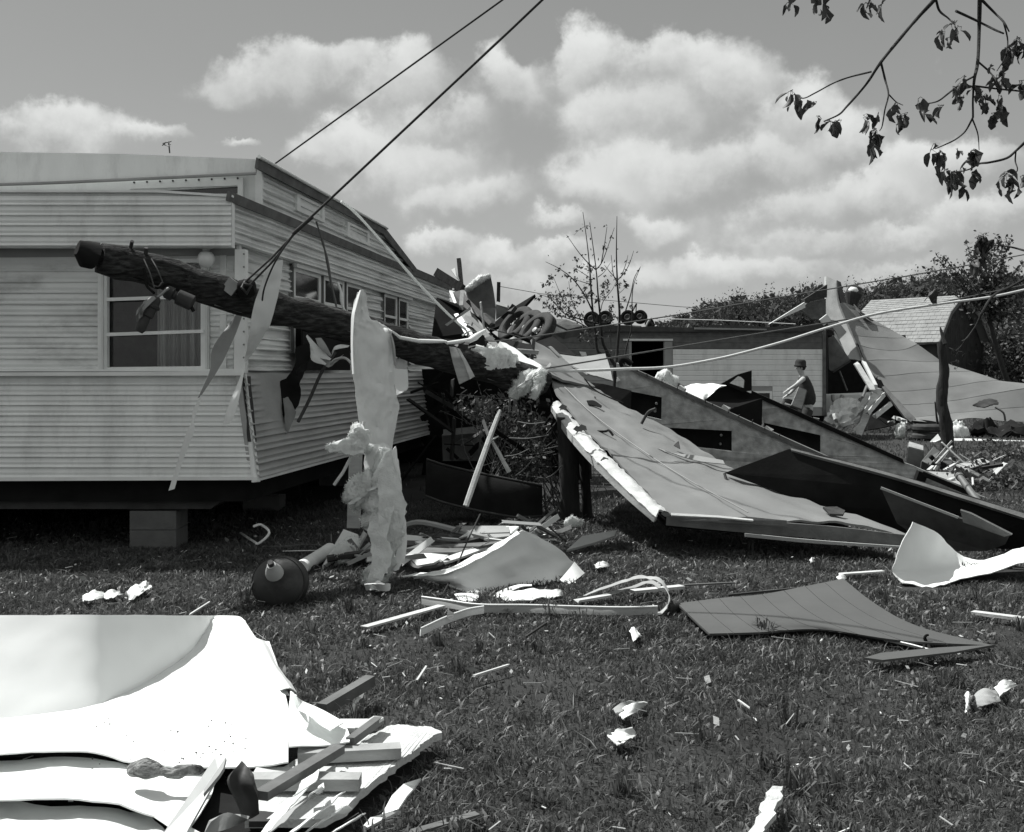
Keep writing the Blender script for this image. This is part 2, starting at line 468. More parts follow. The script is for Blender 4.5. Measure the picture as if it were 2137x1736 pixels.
def fluff_geo(pts, rs, flat=(0.6, 1.0), n=34, amp=0.35, fibres=500, fl=0.05, seed=0):
    """matted glass wool: a torn, combed body covered with loose strands lying along it"""
    rnd = random.Random(seed)
    SEG = 12
    P = spline(pts, SEG)
    rr = []
    for i in range(len(rs) - 1):
        for k in range(SEG): rr.append(lerp(rs[i], rs[i + 1], k / SEG))
    rr.append(rs[-1])
    off = Vector((seed * 1.7, seed, -seed))
    vs, fs, tg = [], [], []
    L = len(P)
    for i, p in enumerate(P):
        t = (P[min(i + 1, L - 1)] - P[max(i - 1, 0)]).normalized()
        u = Vector((0, 1, 0)) - t * t.y
        u = u.normalized() if u.length > 0.1 else Vector((0, 0, 1))
        w = t.cross(u).normalized()
        tg.append(t)
        for k in range(n):
            a = 2 * math.pi * k / n
            q = u * math.cos(a) * flat[0] + w * math.sin(a) * flat[1]
            s = p + q * rr[i]
            c = s - t * s.dot(t) * 0.65            # stretched along the run: combed fibres
            e = 1 + amp * (noise.noise(s * 7 + off) + 0.6 * noise.noise(s * 17 + off) + 0.45 * noise.noise(c * 45 + off) + 0.35 * noise.noise(c * 95 + off))
            vs.append(p + q * rr[i] * max(e, .25))
    for i in range(L - 1):
        for k in range(n):
            a, b = i * n + k, i * n + (k + 1) % n
            fs.append((a, b, b + n, a + n))
    fs.append(list(range(n))[::-1]); fs.append([(L - 1) * n + k for k in range(n)])
    base = len(vs)
    for _ in range(int(fibres * 6)):
        i = rnd.randrange(base); p = vs[i]; c = P[i // n]; t = tg[i // n]
        o = (p - c); o = o.normalized() if o.length > 1e-6 else Vector((0, 0, 1))
        dv = (t * rnd.choice((-1, 1, 1)) + o * rnd.uniform(.05, .45) + Vector((rnd.uniform(-1, 1), rnd.uniform(-1, 1), rnd.uniform(-1, 1))) * 0.55).normalized() * (fl * .6 + .006) * rnd.uniform(0.5, 1.5)
        sd = t.cross(o).normalized() * rnd.uniform(.0012, .0024) if t.cross(o).length > 1e-4 else Vector((.002, 0, 0))
        p = p + o * rnd.uniform(-.004, .008)
        k = len(vs)
        vs += [p - sd, p + sd, p + dv * .55 + sd + o * .006, p + dv * .55 - sd + o * .006, p + dv]
        fs += [(k, k + 1, k + 2, k + 3), (k + 3, k + 2, k + 4)]
    return vs, fs
def fluff(name, pts, rs, mat='fluff', parent=None, flat=(0.6, 1.0), amp=0.35, fibres=500, fl=0.05, seed=0, **kw):
    vs, fs = fluff_geo(pts, rs, flat, 34, amp, fibres, fl, seed)
    kw.setdefault('smooth', 180)
    return mk(name, vs, fs, mat, parent, **kw)
def copy_tree(o, parent=None):
    c = o.copy(); COL.objects.link(c)
    if parent is not None: c.parent = parent
    ORG[c.name] = ORG[o.name]
    for ch in list(o.children): copy_tree(ch, c)
    return c

def ragged(pts, n=4, amp=.02, seed=0):
    """outline with broken, uneven edges"""
    rnd = random.Random(seed)
    out = []
    for i, p in enumerate(pts):
        q = pts[(i + 1) % len(pts)]
        p, q = Vector(p), Vector(q)
        d = q - p
        out.append(p)
        for k in range(1, n):
            t = (k + rnd.uniform(-.3, .3)) / n
            a = amp * min(1, d.length / (amp * 12 + 1e-6))
            out.append(p + d * t + Vector((rnd.uniform(-1, 1), rnd.uniform(-1, 1), rnd.uniform(-.5, .5))) * a)
    return out
# ================================================================== ground, hill, woods
def make_ground():
    vs, fs = [], []
    xs = [-400, -150, -60, -25, -12, -6, 0, 6, 12, 25, 60, 150, 400]
    ys = [-60, -10, 0, 4, 8, 12, 18, 26, 40, 70, 120, 250, 600]
    for y in ys:
        for x in xs: vs.append((x, y, 0))
    w = len(xs)
    for i in range(len(ys) - 1):
        for j in range(w - 1):
            fs.append((i * w + j, i * w + j + 1, (i + 1) * w + j + 1, (i + 1) * w + j))
    mk('ground', vs, fs, 'turf', kind='structure')
make_ground()
def hill_z(x, y):
    # low wooded ridge beyond the field, rising to the right
    t = max(0.0, min(1.0, (x / y + 0.02) / 0.40))
    return 10.0 * (t ** 0.6) * max(0, min(1, (y - 95) / 55))
def make_hill():
    vs, fs = [], []
    nx, ny = 40, 8
    for i in range(ny + 1):
        y = 95 + i * 18
        for j in range(nx + 1):
            x = lerp(-120, 190, j / nx) * (y / 150)
            vs.append((x, y, hill_z(x, y) + 0.3 * noise.noise(Vector((x * .05, y * .05, 0))) - 0.3))
    w = nx + 1
    for i in range(ny):
        for j in range(nx):
            fs.append((i * w + j, i * w + j + 1, (i + 1) * w + j + 1, (i + 1) * w + j))
    mk('hill', vs, fs, 'turf', kind='structure', smooth=180)
make_hill()
def leaf_quad(c, size, rnd, droop=0.0):
    a = Vector((rnd.uniform(-1, 1), rnd.uniform(-1, 1), rnd.uniform(-1, 1) - droop)).normalized()
    b = a.cross(Vector((rnd.uniform(-1, 1), rnd.uniform(-1, 1), rnd.uniform(-1, 1)))).normalized()
    l, w = size, size * rnd.uniform(0.4, 0.7)
    return [c, c + a * l * 0.5 + b * w * 0.5, c + a * l, c + a * l * 0.5 - b * w * 0.5], [(0, 1, 2, 3)]
def make_woods():
    rnd = random.Random(3)
    mb = MB()
    for k in range(700):
        y = rnd.uniform(118, 178)
        px = rnd.uniform(1290, 2450)
        x = (px - CX) / F * y
        g = hill_z(x, y)
        big = max(0.0, min(1, (px - 1330) / 160))
        hgt = (1.6 + 3.2 * big) * rnd.uniform(0.7, 1.2)
        rad = hgt * rnd.uniform(0.22, 0.55)
        c = Vector((x, y, g + hgt * 0.55))
        mb.add(*tube_geo([(x, y, g - 0.5), (x, y, g + hgt * 0.8)], 0.2, 0.06, 4))
        for _ in range(46):        # the dense inside of the crown
            d = Vector((rnd.gauss(0, 1), rnd.gauss(0, 1), rnd.gauss(0, 1))).normalized() * rnd.uniform(0.1, 0.72)
            mb.add(*leaf_quad(c + Vector((d.x * rad, d.y * rad, d.z * hgt * 0.5)), rnd.uniform(0.7, 1.3), rnd))
        for _ in range(270):
            d = Vector((rnd.gauss(0, 1), rnd.gauss(0, 1), rnd.gauss(0, 1))).normalized() * rnd.uniform(0.35, 1.0)
            bump = 1 + 0.55 * noise.noise(d * 1.9 + c) + 0.25 * noise.noise(d * 5 + c)
            mb.add(*leaf_quad(c + Vector((d.x * rad, d.y * rad, d.z * hgt * 0.5)) * bump, rnd.uniform(0.16, 0.42), rnd))
    mb.build('distant_woods', 'farleaf', kind='stuff')
make_woods()

# ------------------------------------------------------------------ trees standing to the right behind the barn
def tree(name, label, base, height, rad, nl, lsize, seed, cz=0.6, group=None):
    rnd = random.Random(seed)
    base = Vector(base)
    t = thing(name, label, 'tree', base, group)
    mb = MB()
    top = base + Vector((rnd.uniform(-.3, .3), rnd.uniform(-.3, .3), height * 0.85))
    mb.add(*tube_geo(spline([base, lerp(base, top, .5) + Vector((rnd.uniform(-.15, .15), 0, 0)), top], 4), height * .028, height * .006, 7, 0.1))
    cen = base + Vector((0, 0, height * cz))
    lf = MB()
    for k in range(26):
        z0 = rnd.uniform(0.2, 0.8)
        p0 = lerp(base, top, z0)
        a = rnd.uniform(0, 6.28)
        e = p0 + Vector((math.cos(a) * rad * rnd.uniform(.6, 1), math.sin(a) * rad * rnd.uniform(.6, 1), height * rnd.uniform(.08, .3)))
        mid = lerp(p0, e, .5) + Vector((0, 0, height * .03))
        mb.add(*tube_geo(spline([p0, mid, e], 3), height * .009, height * .002, 5))
        for _ in range(nl // 26):
            q = lerp(p0, e, rnd.uniform(.25, 1.1)) + Vector((rnd.gauss(0, 1), rnd.gauss(0, 1), rnd.gauss(0, 1))) * rad * 0.17
            lf.add(*leaf_quad(q, lsize * rnd.uniform(.6, 1.3), rnd, 0.4))
    mb.build('trunk', 'branch', t, smooth=50)
    lf.build('crown', 'leaf2', t)
    return t
tree('leafy_tree', 'bushy leafy tree with upright shoots directly behind the right end of the barn', (22.8, 54.0, 0), 5.2, 2.0, 6400, 0.20, 11)
tree('leafy_tree', 'dark dense tree filling the right frame edge beyond the fallen roof', (21.6, 47.0, 0), 4.4, 2.2, 8000, 0.19, 12, 0.5)
tree('leafy_tree', 'low shady tree between the barn gable and the bigger edge tree', (24.0, 51.0, 0), 3.4, 2.1, 5000, 0.2, 13, 0.5)
def shoot_tree():
    # near tree on the right edge: long upright shoots lined with short leaves
    rnd = random.Random(21)
    c = crop(2500, 600, 3.859)
    d0 = 38.0
    b = V(2130, 870, d0); b.z = 0
    t = thing('shoot_tree', 'small tree of long upright shoots with rows of short leaves, over the barn roof', 'tree', b)
    st, lf = MB(), MB()
    hub = V(*c(800, 900), d0)
    st.add(*tube_geo(spline([b, lerp(b, hub, .6) + Vector((-.1, 0, 0)), hub], 4), .11, .07, 7, .1))
    tips = [(190, 530), (270, 375), (350, 410), (450, 520), (590, 255), (700, 185), (790, 180), (840, 300), (960, 210), (1050, 215), (530, 480),
            (660, 420), (760, 540), (920, 330), (1000, 480), (870, 250), (1100, 600), (620, 560), (980, 600), (1180, 480)]
    for (x, y) in tips:
        e = V(*c(x, y), d0 + rnd.uniform(-1, 1)); s = lerp(b, hub, rnd.uniform(.75, 1)) + Vector((rnd.uniform(-.3, .3), 0, rnd.uniform(-.2, .3)))
        m2 = lerp(s, e, .5) + Vector((rnd.uniform(-.15, .15), 0, -.12))
        P = spline([s, m2, e], 8)
        st.add(*tube_geo(P, .022, .006, 5))
        for i, p in enumerate(P[3:]):
            for _ in range(9):
                lf.add(*leaf_quad(p + Vector((rnd.gauss(0, .07), rnd.gauss(0, .07), rnd.gauss(0, .08))), rnd.uniform(.09, .2), rnd, .3))
    for _ in range(1300):
        q = hub + Vector((rnd.gauss(0.45, .5), rnd.gauss(0, .5), rnd.gauss(.2, .35)))
        lf.add(*leaf_quad(q, rnd.uniform(.10, .22), rnd, .3))
    st.build('trunk', 'branch', t, smooth=50); lf.build('crown', 'leaf2', t)
shoot_tree()

# ------------------------------------------------------------------ little gambrel barn
def make_barn():
    eL, bL, rg, bR, eR = (V(1960, 714, 44), V(1985, 650, 44.8), V(2011, 616, 46), V(2048, 663, 47), V(2065, 711, 48))
    far = V(1818, 627, 49.4) - rg
    far.z = 0
    base = (eL + eR) / 2 + far / 2; base.z = 0
    t = thing('barn', 'small dark gambrel barn with a pale shingled roof behind the peeled roof', 'barn', base)
    inn = (eR - eL).normalized()
    def wall(name, a, b, z1a, z1b): # upright wall with thickness
        return slab(name, [(a.x, a.y, 0), (b.x, b.y, 0), (b.x, b.y, z1b), (a.x, a.y, z1a)], .12, 'barnwood', t)
    k = inn * .28
    # near gable wall, board by board
    prof = [eL + k, bL, rg, bR, eR - k]
    def topz(s):
        q = [((p - eL).dot(inn), p.z - .12) for p in prof]
        for (a, za), (b, zb) in zip(q, q[1:]):
            if a <= s <= b: return lerp(za, zb, (s - a) / (b - a))
        return q[-1][1]
    s0, s1 = .28, (eR - eL).dot(inn) - .28
    g = far.normalized()
    nb = 20
    for i in range(nb):
        a, b = lerp(s0, s1, i / nb), lerp(s0, s1, (i + .94) / nb)
        pa, pb = eL + inn * a + g * .25, eL + inn * b + g * .25
        mid = (a + b) / 2
        top = [(pb.x, pb.y, topz(b)), (pa.x, pa.y, topz(a))]
        if a < (rg - eL).dot(inn) < b: top.insert(1, (lerp(pa, pb, .5).x, lerp(pa, pb, .5).y, topz((rg - eL).dot(inn))))
        slab('wall_board', [(pa.x, pa.y, 0), (pb.x, pb.y, 0)] + top, .04, 'barnwood', t)
    w1 = eL + k + far * .96; w0 = eL + k + far * .05
    wall('side_wall', w0, w1, eL.z - .1, eL.z - .1)
    w1 = eR - k + far * .96; w0 = eR - k + far * .05
    wall('side_wall', w0, w1, eR.z - .1, eR.z - .1)
    beam('corner_board', Vector((eR.x - .35, eR.y + .1, 0)), Vector((eR.x - .35, eR.y + .1, eR.z)), .16, .05, 'palewood', t, up=(0, 1, 0))
    for nm, (a, b) in zip(('lower_roof', 'upper_roof', 'back_upper_roof', 'back_lower_roof'), ((eL, bL), (bL, rg), (rg, bR), (bR, eR))):
        nrm = (far).cross(b - a).normalized()
        if nrm.z < 0: nrm = -nrm
        rf = mk('roof', *_prism([a, a + far, b + far, b], nrm, -.07), 'shingle', t)
        if 'back' in nm: continue
        L = far.length; Wd = (b - a).length
        rows = max(5, round(Wd / .21)); n = 16
        uu = far.normalized(); vv = (b - a).normalized()
        cw = L / n; ch = Wd / rows
        proto = None
        for r in range(rows):
            offx = (r % 2) * cw * .5
            for i in range(n + 1):
                x0 = i * cw - offx; x1 = x0 + cw * .965
                x0, x1 = max(x0, 0), min(x1, L)
                if x1 - x0 < .03: continue
                th = .028 + random.uniform(-.006, .006)
                p0 = a + uu * x0 + vv * (r * ch); p1 = a + uu * x1 + vv * (r * ch)
                q0 = p0 + vv * ch * 1.02; q1 = p1 + vv * ch * 1.02
                top = [p0 + nrm * th, p1 + nrm * th, q1 + nrm * .012, q0 + nrm * .012]
                mk('shingle', top + [p0 + nrm * .002, p1 + nrm * .002, q1 + nrm * .002, q0 + nrm * .002],
                   [(0, 1, 2, 3), (7, 6, 5, 4), (0, 4, 5, 1), (1, 5, 6, 2), (2, 6, 7, 3), (3, 7, 4, 0)], 'shingle', rf)
    # verge board along the near gable
    for a, b in ((eL, bL), (bL, rg), (rg, bR), (bR, eR)):
        beam('verge_board', a - g * .02 - Vector((0, 0, .05)), b - g * .02 - Vector((0, 0, .05)), .04, .16, 'browngrey', t)
def _prism(quad, n, th):
    a = [Vector(p) for p in quad]; b = [p + n * th for p in a]; m = len(a)
    fs = [list(range(m)), [m + i for i in range(m)][::-1]]
    for i in range(m):
        j = (i + 1) % m; fs.append((j, i, i + m, j + m))
    return a + b, fs
make_barn()

# ------------------------------------------------------------------ second mobile home behind the wreck
def make_back_home():
    D = 27.0
    xl, xr = (1100 - CX) / F * D, (1722 - CX) / F * D
    zt = V(0, 690, D).z; zb = .55
    t = thing('mobile_home', 'far white mobile home with a dark upper band and its roof torn off', 'mobile home', ((xl + xr) / 2, D + 1.5, 0))
    X = lambda px: (px - CX) / F * D
    Z = lambda py: V(0, py, D).z
    o = [(xl, D, zb), (xr, D, zb), (xr, D, zt), (xl, D, zt)]
    door = [(X(1318), D, zb + .02), (X(1385), D, zb + .02), (X(1385), D, Z(712)), (X(1318), D, Z(712))]
    win = [(X(1558), D, Z(838)), (X(1606), D, Z(838)), (X(1606), D, Z(820)), (X(1558), D, Z(820))]
    w = slab('front_wall', o, .09, 'greypanel', t, holes=(door, win))
    # courses: dark band above, white below
    def strip(xa, xb, za, zb2, mat):
        pr = [(0, .004), (.10, .012), (.8, .008), (1, .004)]
        vs, fs = [], []
        for (u, q) in pr:
            vs += [(xa, D - q, lerp(za, zb2, u)), (xb, D - q, lerp(za, zb2, u))]
        for i in range(len(pr) - 1): fs.append((2 * i, 2 * i + 1, 2 * i + 3, 2 * i + 2))
        k = len(vs); vs += [(xa, D - .001, za), (xb, D - .001, za), (xb, D - .001, zb2), (xa, D - .001, zb2)]
        fs += [(k, k + 1, 1, 0), (k + 2, k + 3, 2 * len(pr) - 2, 2 * len(pr) - 1)]
        mk('siding_strip', vs, fs, mat, w)
    y = 690
    edges = [690, 703, 716, 728]
    for a, b in zip(edges, edges[1:]):
        for (pa, pb) in ((1100, 1312), (1404, 1716)):
            strip(X(pa), X(pb), Z(b), Z(a), 'browngrey')
    strip(X(1312), X(1404), Z(711), Z(691), 'browngrey')
    h = 11.0; yy = 729
    while yy < 850:
        strip(X(1100), X(1312), Z(yy + h), Z(yy), 'browngrey' if yy < 760 else 'greypanel')
        if 812 < yy + h and yy < 840:
            strip(X(1404), X(1552), Z(yy + h), Z(yy), 'siding'); strip(X(1612), X(1716), Z(yy + h), Z(yy), 'siding')
        else:
            strip(X(1404), X(1716), Z(yy + h), Z(yy), 'siding')
        yy += h
    slab('corner_trim', [(X(1716), D - .03, zb), (X(1723), D - .03, zb), (X(1723), D - .03, zt), (X(1716), D - .03, zt)], .05, 'browngrey', t)
    # door jamb, lit edge, and the dark room behind
    slab('door_jamb', [(X(1386), D - .05, zb), (X(1402), D - .05, zb), (X(1402), D - .05, Z(713)), (X(1386), D - .05, Z(713))], .12, 'greypanel', t)
    slab('door_head', [(X(1300), D - .04, Z(711)), (X(1404), D - .04, Z(711)), (X(1404), D - .04, Z(707)), (X(1300), D - .04, Z(707))], .06, 'trim', t)
    f = slab('window', [(X(1553), D - .03, Z(842)), (X(1611), D - .03, Z(842)), (X(1611), D - .03, Z(816)), (X(1553), D - .03, Z(816))], .05, 'trim', t, holes=([(X(1558), D - .03, Z(838)), (X(1606), D - .03, Z(838)), (X(1606), D - .03, Z(820)), (X(1558), D - .03, Z(820))],))
    slab('pane', [(X(1558), D + .01, Z(838)), (X(1606), D + .01, Z(838)), (X(1606), D + .01, Z(820)), (X(1558), D + .01, Z(820))], .01, 'glass', f)
    # back and end walls, floor and a torn roof edge so that it is a closed shell
    bd = D + 3.2
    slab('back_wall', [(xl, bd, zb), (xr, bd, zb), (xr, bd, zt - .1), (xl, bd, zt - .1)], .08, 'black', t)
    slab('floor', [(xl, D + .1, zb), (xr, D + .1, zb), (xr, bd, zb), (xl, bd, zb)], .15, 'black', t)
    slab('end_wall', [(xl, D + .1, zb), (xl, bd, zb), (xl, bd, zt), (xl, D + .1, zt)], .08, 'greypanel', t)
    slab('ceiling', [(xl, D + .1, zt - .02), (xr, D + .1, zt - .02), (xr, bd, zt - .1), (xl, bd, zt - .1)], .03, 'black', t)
    # torn roof edge: a ragged dark lip with stubs
    rows = [[], []]
    rnd = random.Random(4)
    for i in range(25):
        px = lerp(1100, 1718, i / 24)
        rows[0].append(V(px, 684 - rnd.uniform(0, 7), D - .12)); rows[1].append(V(px, 692, D - .15))
    sheet('roof_edge', rows, 'darkmetal', t, th=.05, nu=2, nv=1, ragged=.03)
    for px in (1190, 1246, 1432, 1500, 1560, 1668):
        beam('rafter_stub', V(px, 692, D - .1), V(px + rnd.uniform(4, 9), 677, D - .05), .04, .05, 'browngrey', t)
    slab('roof_strip', [V(1450, 683, D - .2), V(1600, 686, D - .2), V(1600, 689, D - .2), V(1450, 687, D - .2)], .03, 'greypanel', t)
    return t
make_back_home()
# broken open room to the right of it
def make_open_end():
    t = thing('wrecked_room', 'dark torn-open room beside the far white mobile home', 'wreckage', V(1780, 870, 28.5) * 1.0)
    t.location.z = 0; ORG[t.name] = Vector(t.location)
    D = 28.2
    slab('back_panel', [V(1700, 690, D + 7), V(1890, 700, D + 7), V(1910, 880, D + 7), V(1700, 880, D + 7)], .08, 'black', t)
    slab('roof_panel', [V(1724, 686, D - .4), V(1738, 690, D + .2), V(1742, 700, D + 1.5), V(1726, 700, D + 1.2)], .06, 'darkmetal', t)
    slab('hanging_panel', [V(1728, 705, D + .2), V(1740, 700, D + .2), V(1775, 752, D - .1), V(1738, 776, D - .1), V(1730, 770, D)], .04, 'browngrey', t)
    slab('side_panel', [V(1724, 690, D - .6), V(1728, 690, D + .9), V(1728, 868, D + .9), V(1724, 868, D - .6)], .05, 'black', t)
    beam('broken_stud', V(1738, 776, D - .2), V(1774, 753, D - .2), .05, .05, 'darkmetal', t)
    beam('broken_stud', V(1752, 774, D), V(1768, 815, D + .2), .03, .03, 'browngrey', t)
    for i, (a, b) in enumerate(((1690, 1700), (1735, 1760), (1790, 1810))):
        slab('floor_joist', [V(a, 866, D + 6.5), V(b, 866, D + 6.5), V(b, 905, D + 6.5), V(a, 905, D + 6.5)], .1, 'black', t)
make_open_end()
# ------------------------------------------------------------------ peeled roof of a third home, behind right
def make_peeled_roof():
    c5 = crop(2200, 740, 5.936); c7 = crop(2050, 700, 2.67)
    base = V(1930, 905, 29); base.z = 0
    t = thing('peeled_roof', 'big pale metal roof slumping off a wrecked home at the right', 'roof', base)
    q = lambda cx, cy, d: V(*c7(cx, cy), d)
    # main sheet, from its crest down to the ground: nine metal strips joined by lapped seams
    R7 = [[(669, 354), (720, 350), (790, 380), (850, 430), (930, 475)], [(700, 460), (800, 480), (900, 505), (1000, 528), (1080, 560)],
          [(760, 590), (880, 598), (1000, 605), (1090, 608), (1165, 607)], [(820, 660), (940, 688), (1060, 700), (1160, 690), (1250, 652)],
          [(865, 775), (980, 766), (1100, 770), (1260, 780), (1430, 782)], [(945, 888), (1080, 880), (1250, 862), (1420, 856), (1640, 850)],
          [(1050, 1000), (1200, 996), (1450, 970), (1700, 930), (1850, 920)], [(1140, 1097), (1320, 1090), (1500, 1068), (1800, 1015), (2170, 950)],
          [(1210, 1190), (1400, 1172), (1600, 1150), (1850, 1125), (2190, 1100)], [(1222, 1212), (1420, 1226), (1640, 1195), (1880, 1215), (2190, 1228)]]
    rows = [[q(x, y, lerp(32.6, 29.3, r / 9) + c * .14) for c, (x, y) in enumerate(row)] for r, row in enumerate(R7)]
    for i in range(9):
        a, b = rows[i], rows[i + 1]
        lap = [lerp(p, r, 1.004) + Vector((0, -.006, .003)) for p, r in zip(a, b)]
        sheet('roof_strip', [a, [lerp(p, r, .5) for p, r in zip(a, b)], lap], 'roofsheet', t, th=.012, nu=6, nv=5, wob=.02, wscale=.8, seed=0)
    # narrow face left of the seam: bent-down edge of the same roof
    fl = [V(*c5(415, 110), 32.9), V(*c5(390, 780), 32.2), V(*c5(550, 1000), 31.9), V(*c5(760, 1450), 31.2)]
    fr = [V(*c5(575, 180), 32.7), V(*c5(610, 570), 32.3), V(*c5(790, 980), 31.7), V(*c5(1000, 1490), 30.95)]
    sheet('roof_edge', [[a, lerp(a, b, .5), b] for a, b in zip(fl, fr)], 'greypanel', t, th=.03, nu=3, nv=5, wob=.03, wscale=2, ragged=.03)
    tube('seam_cord', [a + Vector((0, -.04, 0)) for a in spline([V(*c5(575, 180), 32.7), V(*c5(600, 540), 32.4), V(*c5(780, 970), 31.7), V(*c5(900, 1250), 31.3), V(*c5(1020, 1520), 30.9), q(950, 900, 30.5)], 5)], .028, 'browngrey', t, n=6, rough=.6)
    beam('edge_rail', V(*c5(400, 120), 33), V(*c5(405, 790), 32.3), .06, .05, 'trim', t, up=(0, 1, 0))
    # dark flap at the crest
    slab('crest_flap', [V(*c5(580, 175), 33), V(*c5(640, 200), 33.2), V(*c5(700, 420), 33.2), V(*c5(740, 560), 33.0), V(*c5(640, 530), 32.8), V(*c5(600, 330), 32.8)], .05, 'darkmetal', t)
    slab('torn_lip', [V(*c5(860, 560), 32.8), V(*c5(1000, 700), 32.7), V(*c5(1180, 830), 32.6), V(*c5(1140, 820), 32.4), V(*c5(960, 690), 32.4)], .03, 'darkmetal', t)
    # pale underside hanging at the left edge
    slab('hanging_lining', [V(*c5(540, 1000), 32.1), V(*c5(620, 1140), 31.9), V(*c5(750, 1440), 31.4), V(*c5(720, 1460), 31.5), V(*c5(490, 1110), 32.0)], .03, 'palesheet', t)
    # tear in the sheet
    # lower fascia
    sheet('fascia', [[q(1215, 1203, 29.55), q(1330, 1212, 29.35), q(1420, 1228, 29.3)], [q(1215, 1230, 29.55), q(1330, 1242, 29.35), q(1420, 1250, 29.3)]], 'darkmetal', t, th=.06, nu=4, nv=2)
    slab('edge_beam', [q(990, 965, 30.3), q(1010, 960, 30.3), q(1240, 1200, 29.4), q(1200, 1222, 29.4), q(1160, 1190, 29.5)], .09, 'browngrey', t)
    return t
make_peeled_roof()
c7 = crop(2050, 700, 2.67); c5 = crop(2200, 740, 5.936); cR = crop(2400, 1100, 5.2)
def q7(x, y, d): return V(*c7(x, y), d)
# broken timbers beneath its left edge
t = thing('timber_heap', 'splintered white laths and studs heaped under the left edge of the peeled roof', 'timber heap', H(1810, 905, 0))
for (a, b, w, m2) in (((800, 790), (930, 1000), .20, 'palewood'), ((860, 790), (945, 960), .13, 'palesheet'), ((955, 985), (810, 1320), .30, 'palewood'),
                     ((930, 1060), (650, 1260), .16, 'palewood'), ((900, 1100), (700, 1290), .10, 'wood'), ((1000, 1030), (880, 1170), .14, 'palewood'),
                     ((1055, 1090), (930, 1190), .18, 'palewood'), ((840, 1040), (770, 1180), .10, 'browngrey'), ((1090, 1190), (1150, 1215), .20, 'palewood'),
                     ((1040, 1230), (1080, 1220), .08, 'palewood'), ((880, 960), (850, 1040), .06, 'browngrey')):
    beam('lath', q7(*a, 27.4), q7(*b, 26.8), w * .6, .07, m2, t, up=(0, 1, 0), ragged=.1)
for i in range(9):
    a = (random.uniform(740, 860), random.uniform(1150, 1250)); b = (a[0] - random.uniform(30, 90), a[1] + random.uniform(40, 75))
    beam('splinter', q7(*a, 26.9), q7(*b, 26.7), .04, .03, 'palewood', t, up=(0, 1, 0), ragged=.05)
slab('dark_joint', [q7(940, 905, 29.1), q7(985, 915, 29.1), q7(1005, 955, 29.1), q7(960, 985, 29.1), q7(930, 965, 29.1)], .1, 'darkmetal', t)
slab('dark_cavity', [q7(990, 1000, 30), q7(1060, 1080, 30), q7(1200, 1215, 30), q7(1000, 1262, 29.6), q7(840, 1290, 29.6), q7(900, 1150, 30)], .06, 'black', t)
sheet('insulation_heap', [[q7(640, 1130, 27.0), q7(690, 1072, 27.1), q7(760, 1050, 27.2), q7(835, 1055, 27.2)], [q7(600, 1180, 26.8), q7(670, 1135, 26.6), q7(740, 1120, 26.8), q7(820, 1110, 27.0)],
       [q7(585, 1225, 26.7), q7(650, 1190, 26.4), q7(720, 1185, 26.6), q7(800, 1170, 26.8)], [q7(620, 1270, 26.6), q7(690, 1262, 26.4), q7(740, 1250, 26.5), q7(780, 1230, 26.7)]], 'woolboard', th=.08, nu=6, nv=6, wob=.26, wscale=2.6, ragged=.08, seed=5,
      label='crumpled pale insulation heaped left of the splintered laths', cat='insulation')
tub = slab('tub_shell', [V(1690, 838, 27.7), V(1705, 823, 27.7), V(1800, 819, 27.8), V(1842, 815, 27.8), V(1846, 826, 27.8), V(1800, 880, 27.7), V(1735, 900, 27.6), V(1690, 890, 27.6)], .5, 'palesheet',
     label='pale enamelled tub-like shell lying behind the man', cat='tub')
tube('handle', spline([V(1738, 824, 27.5), V(1740, 836, 27.45), V(1752, 838, 27.45), V(1758, 825, 27.5)], 5), .05, 'greypanel', tub)
# post
pc = thing('broken_post', 'dark broken wooden post standing in front of the peeled roof', 'post', H(1977, 938, 0))
tube('shaft', spline([V(1964, 712, 23.6), V(1970, 770, 23.6), V(1966, 830, 23.6), V(1974, 885, 23.6), H(1979, 940, -.05)], 5), .085, 'post', pc, r1=.14, n=14, rough=.35)
tube('splinter', [V(1972, 718, 23.5), V(1964, 690, 23.6), V(1962, 682, 23.6)], .05, 'post', pc, r1=.01, n=5)
tube('side_splinter', [V(1951, 838, 23.5), V(1954, 865, 23.5), V(1957, 885, 23.5)], .012, 'post', pc, r1=.03, n=5)
# torn hole lining and bent conduit on that roof
sheet('torn_flap', [[q7(1660, 1095, 29.1), q7(1740, 1055, 29.3), q7(1830, 1065, 29.3)], [q7(1700, 1120, 29.05), q7(1770, 1100, 29.0), q7(1850, 1090, 29.1)]], 'darkmetal', th=.03, nu=5, nv=4, wob=.04, ragged=.06,
      label='dark torn flap sticking up from the peeled roof right of the post', cat='scrap')
tube('bent_conduit', spline([q7(1820, 1115, 28.9), q7(1880, 1155, 28.8), q7(1895, 1215, 28.8)], 4), .025, 'greywire', label='thin bent conduit hanging over the lower edge of the peeled roof', cat='conduit')
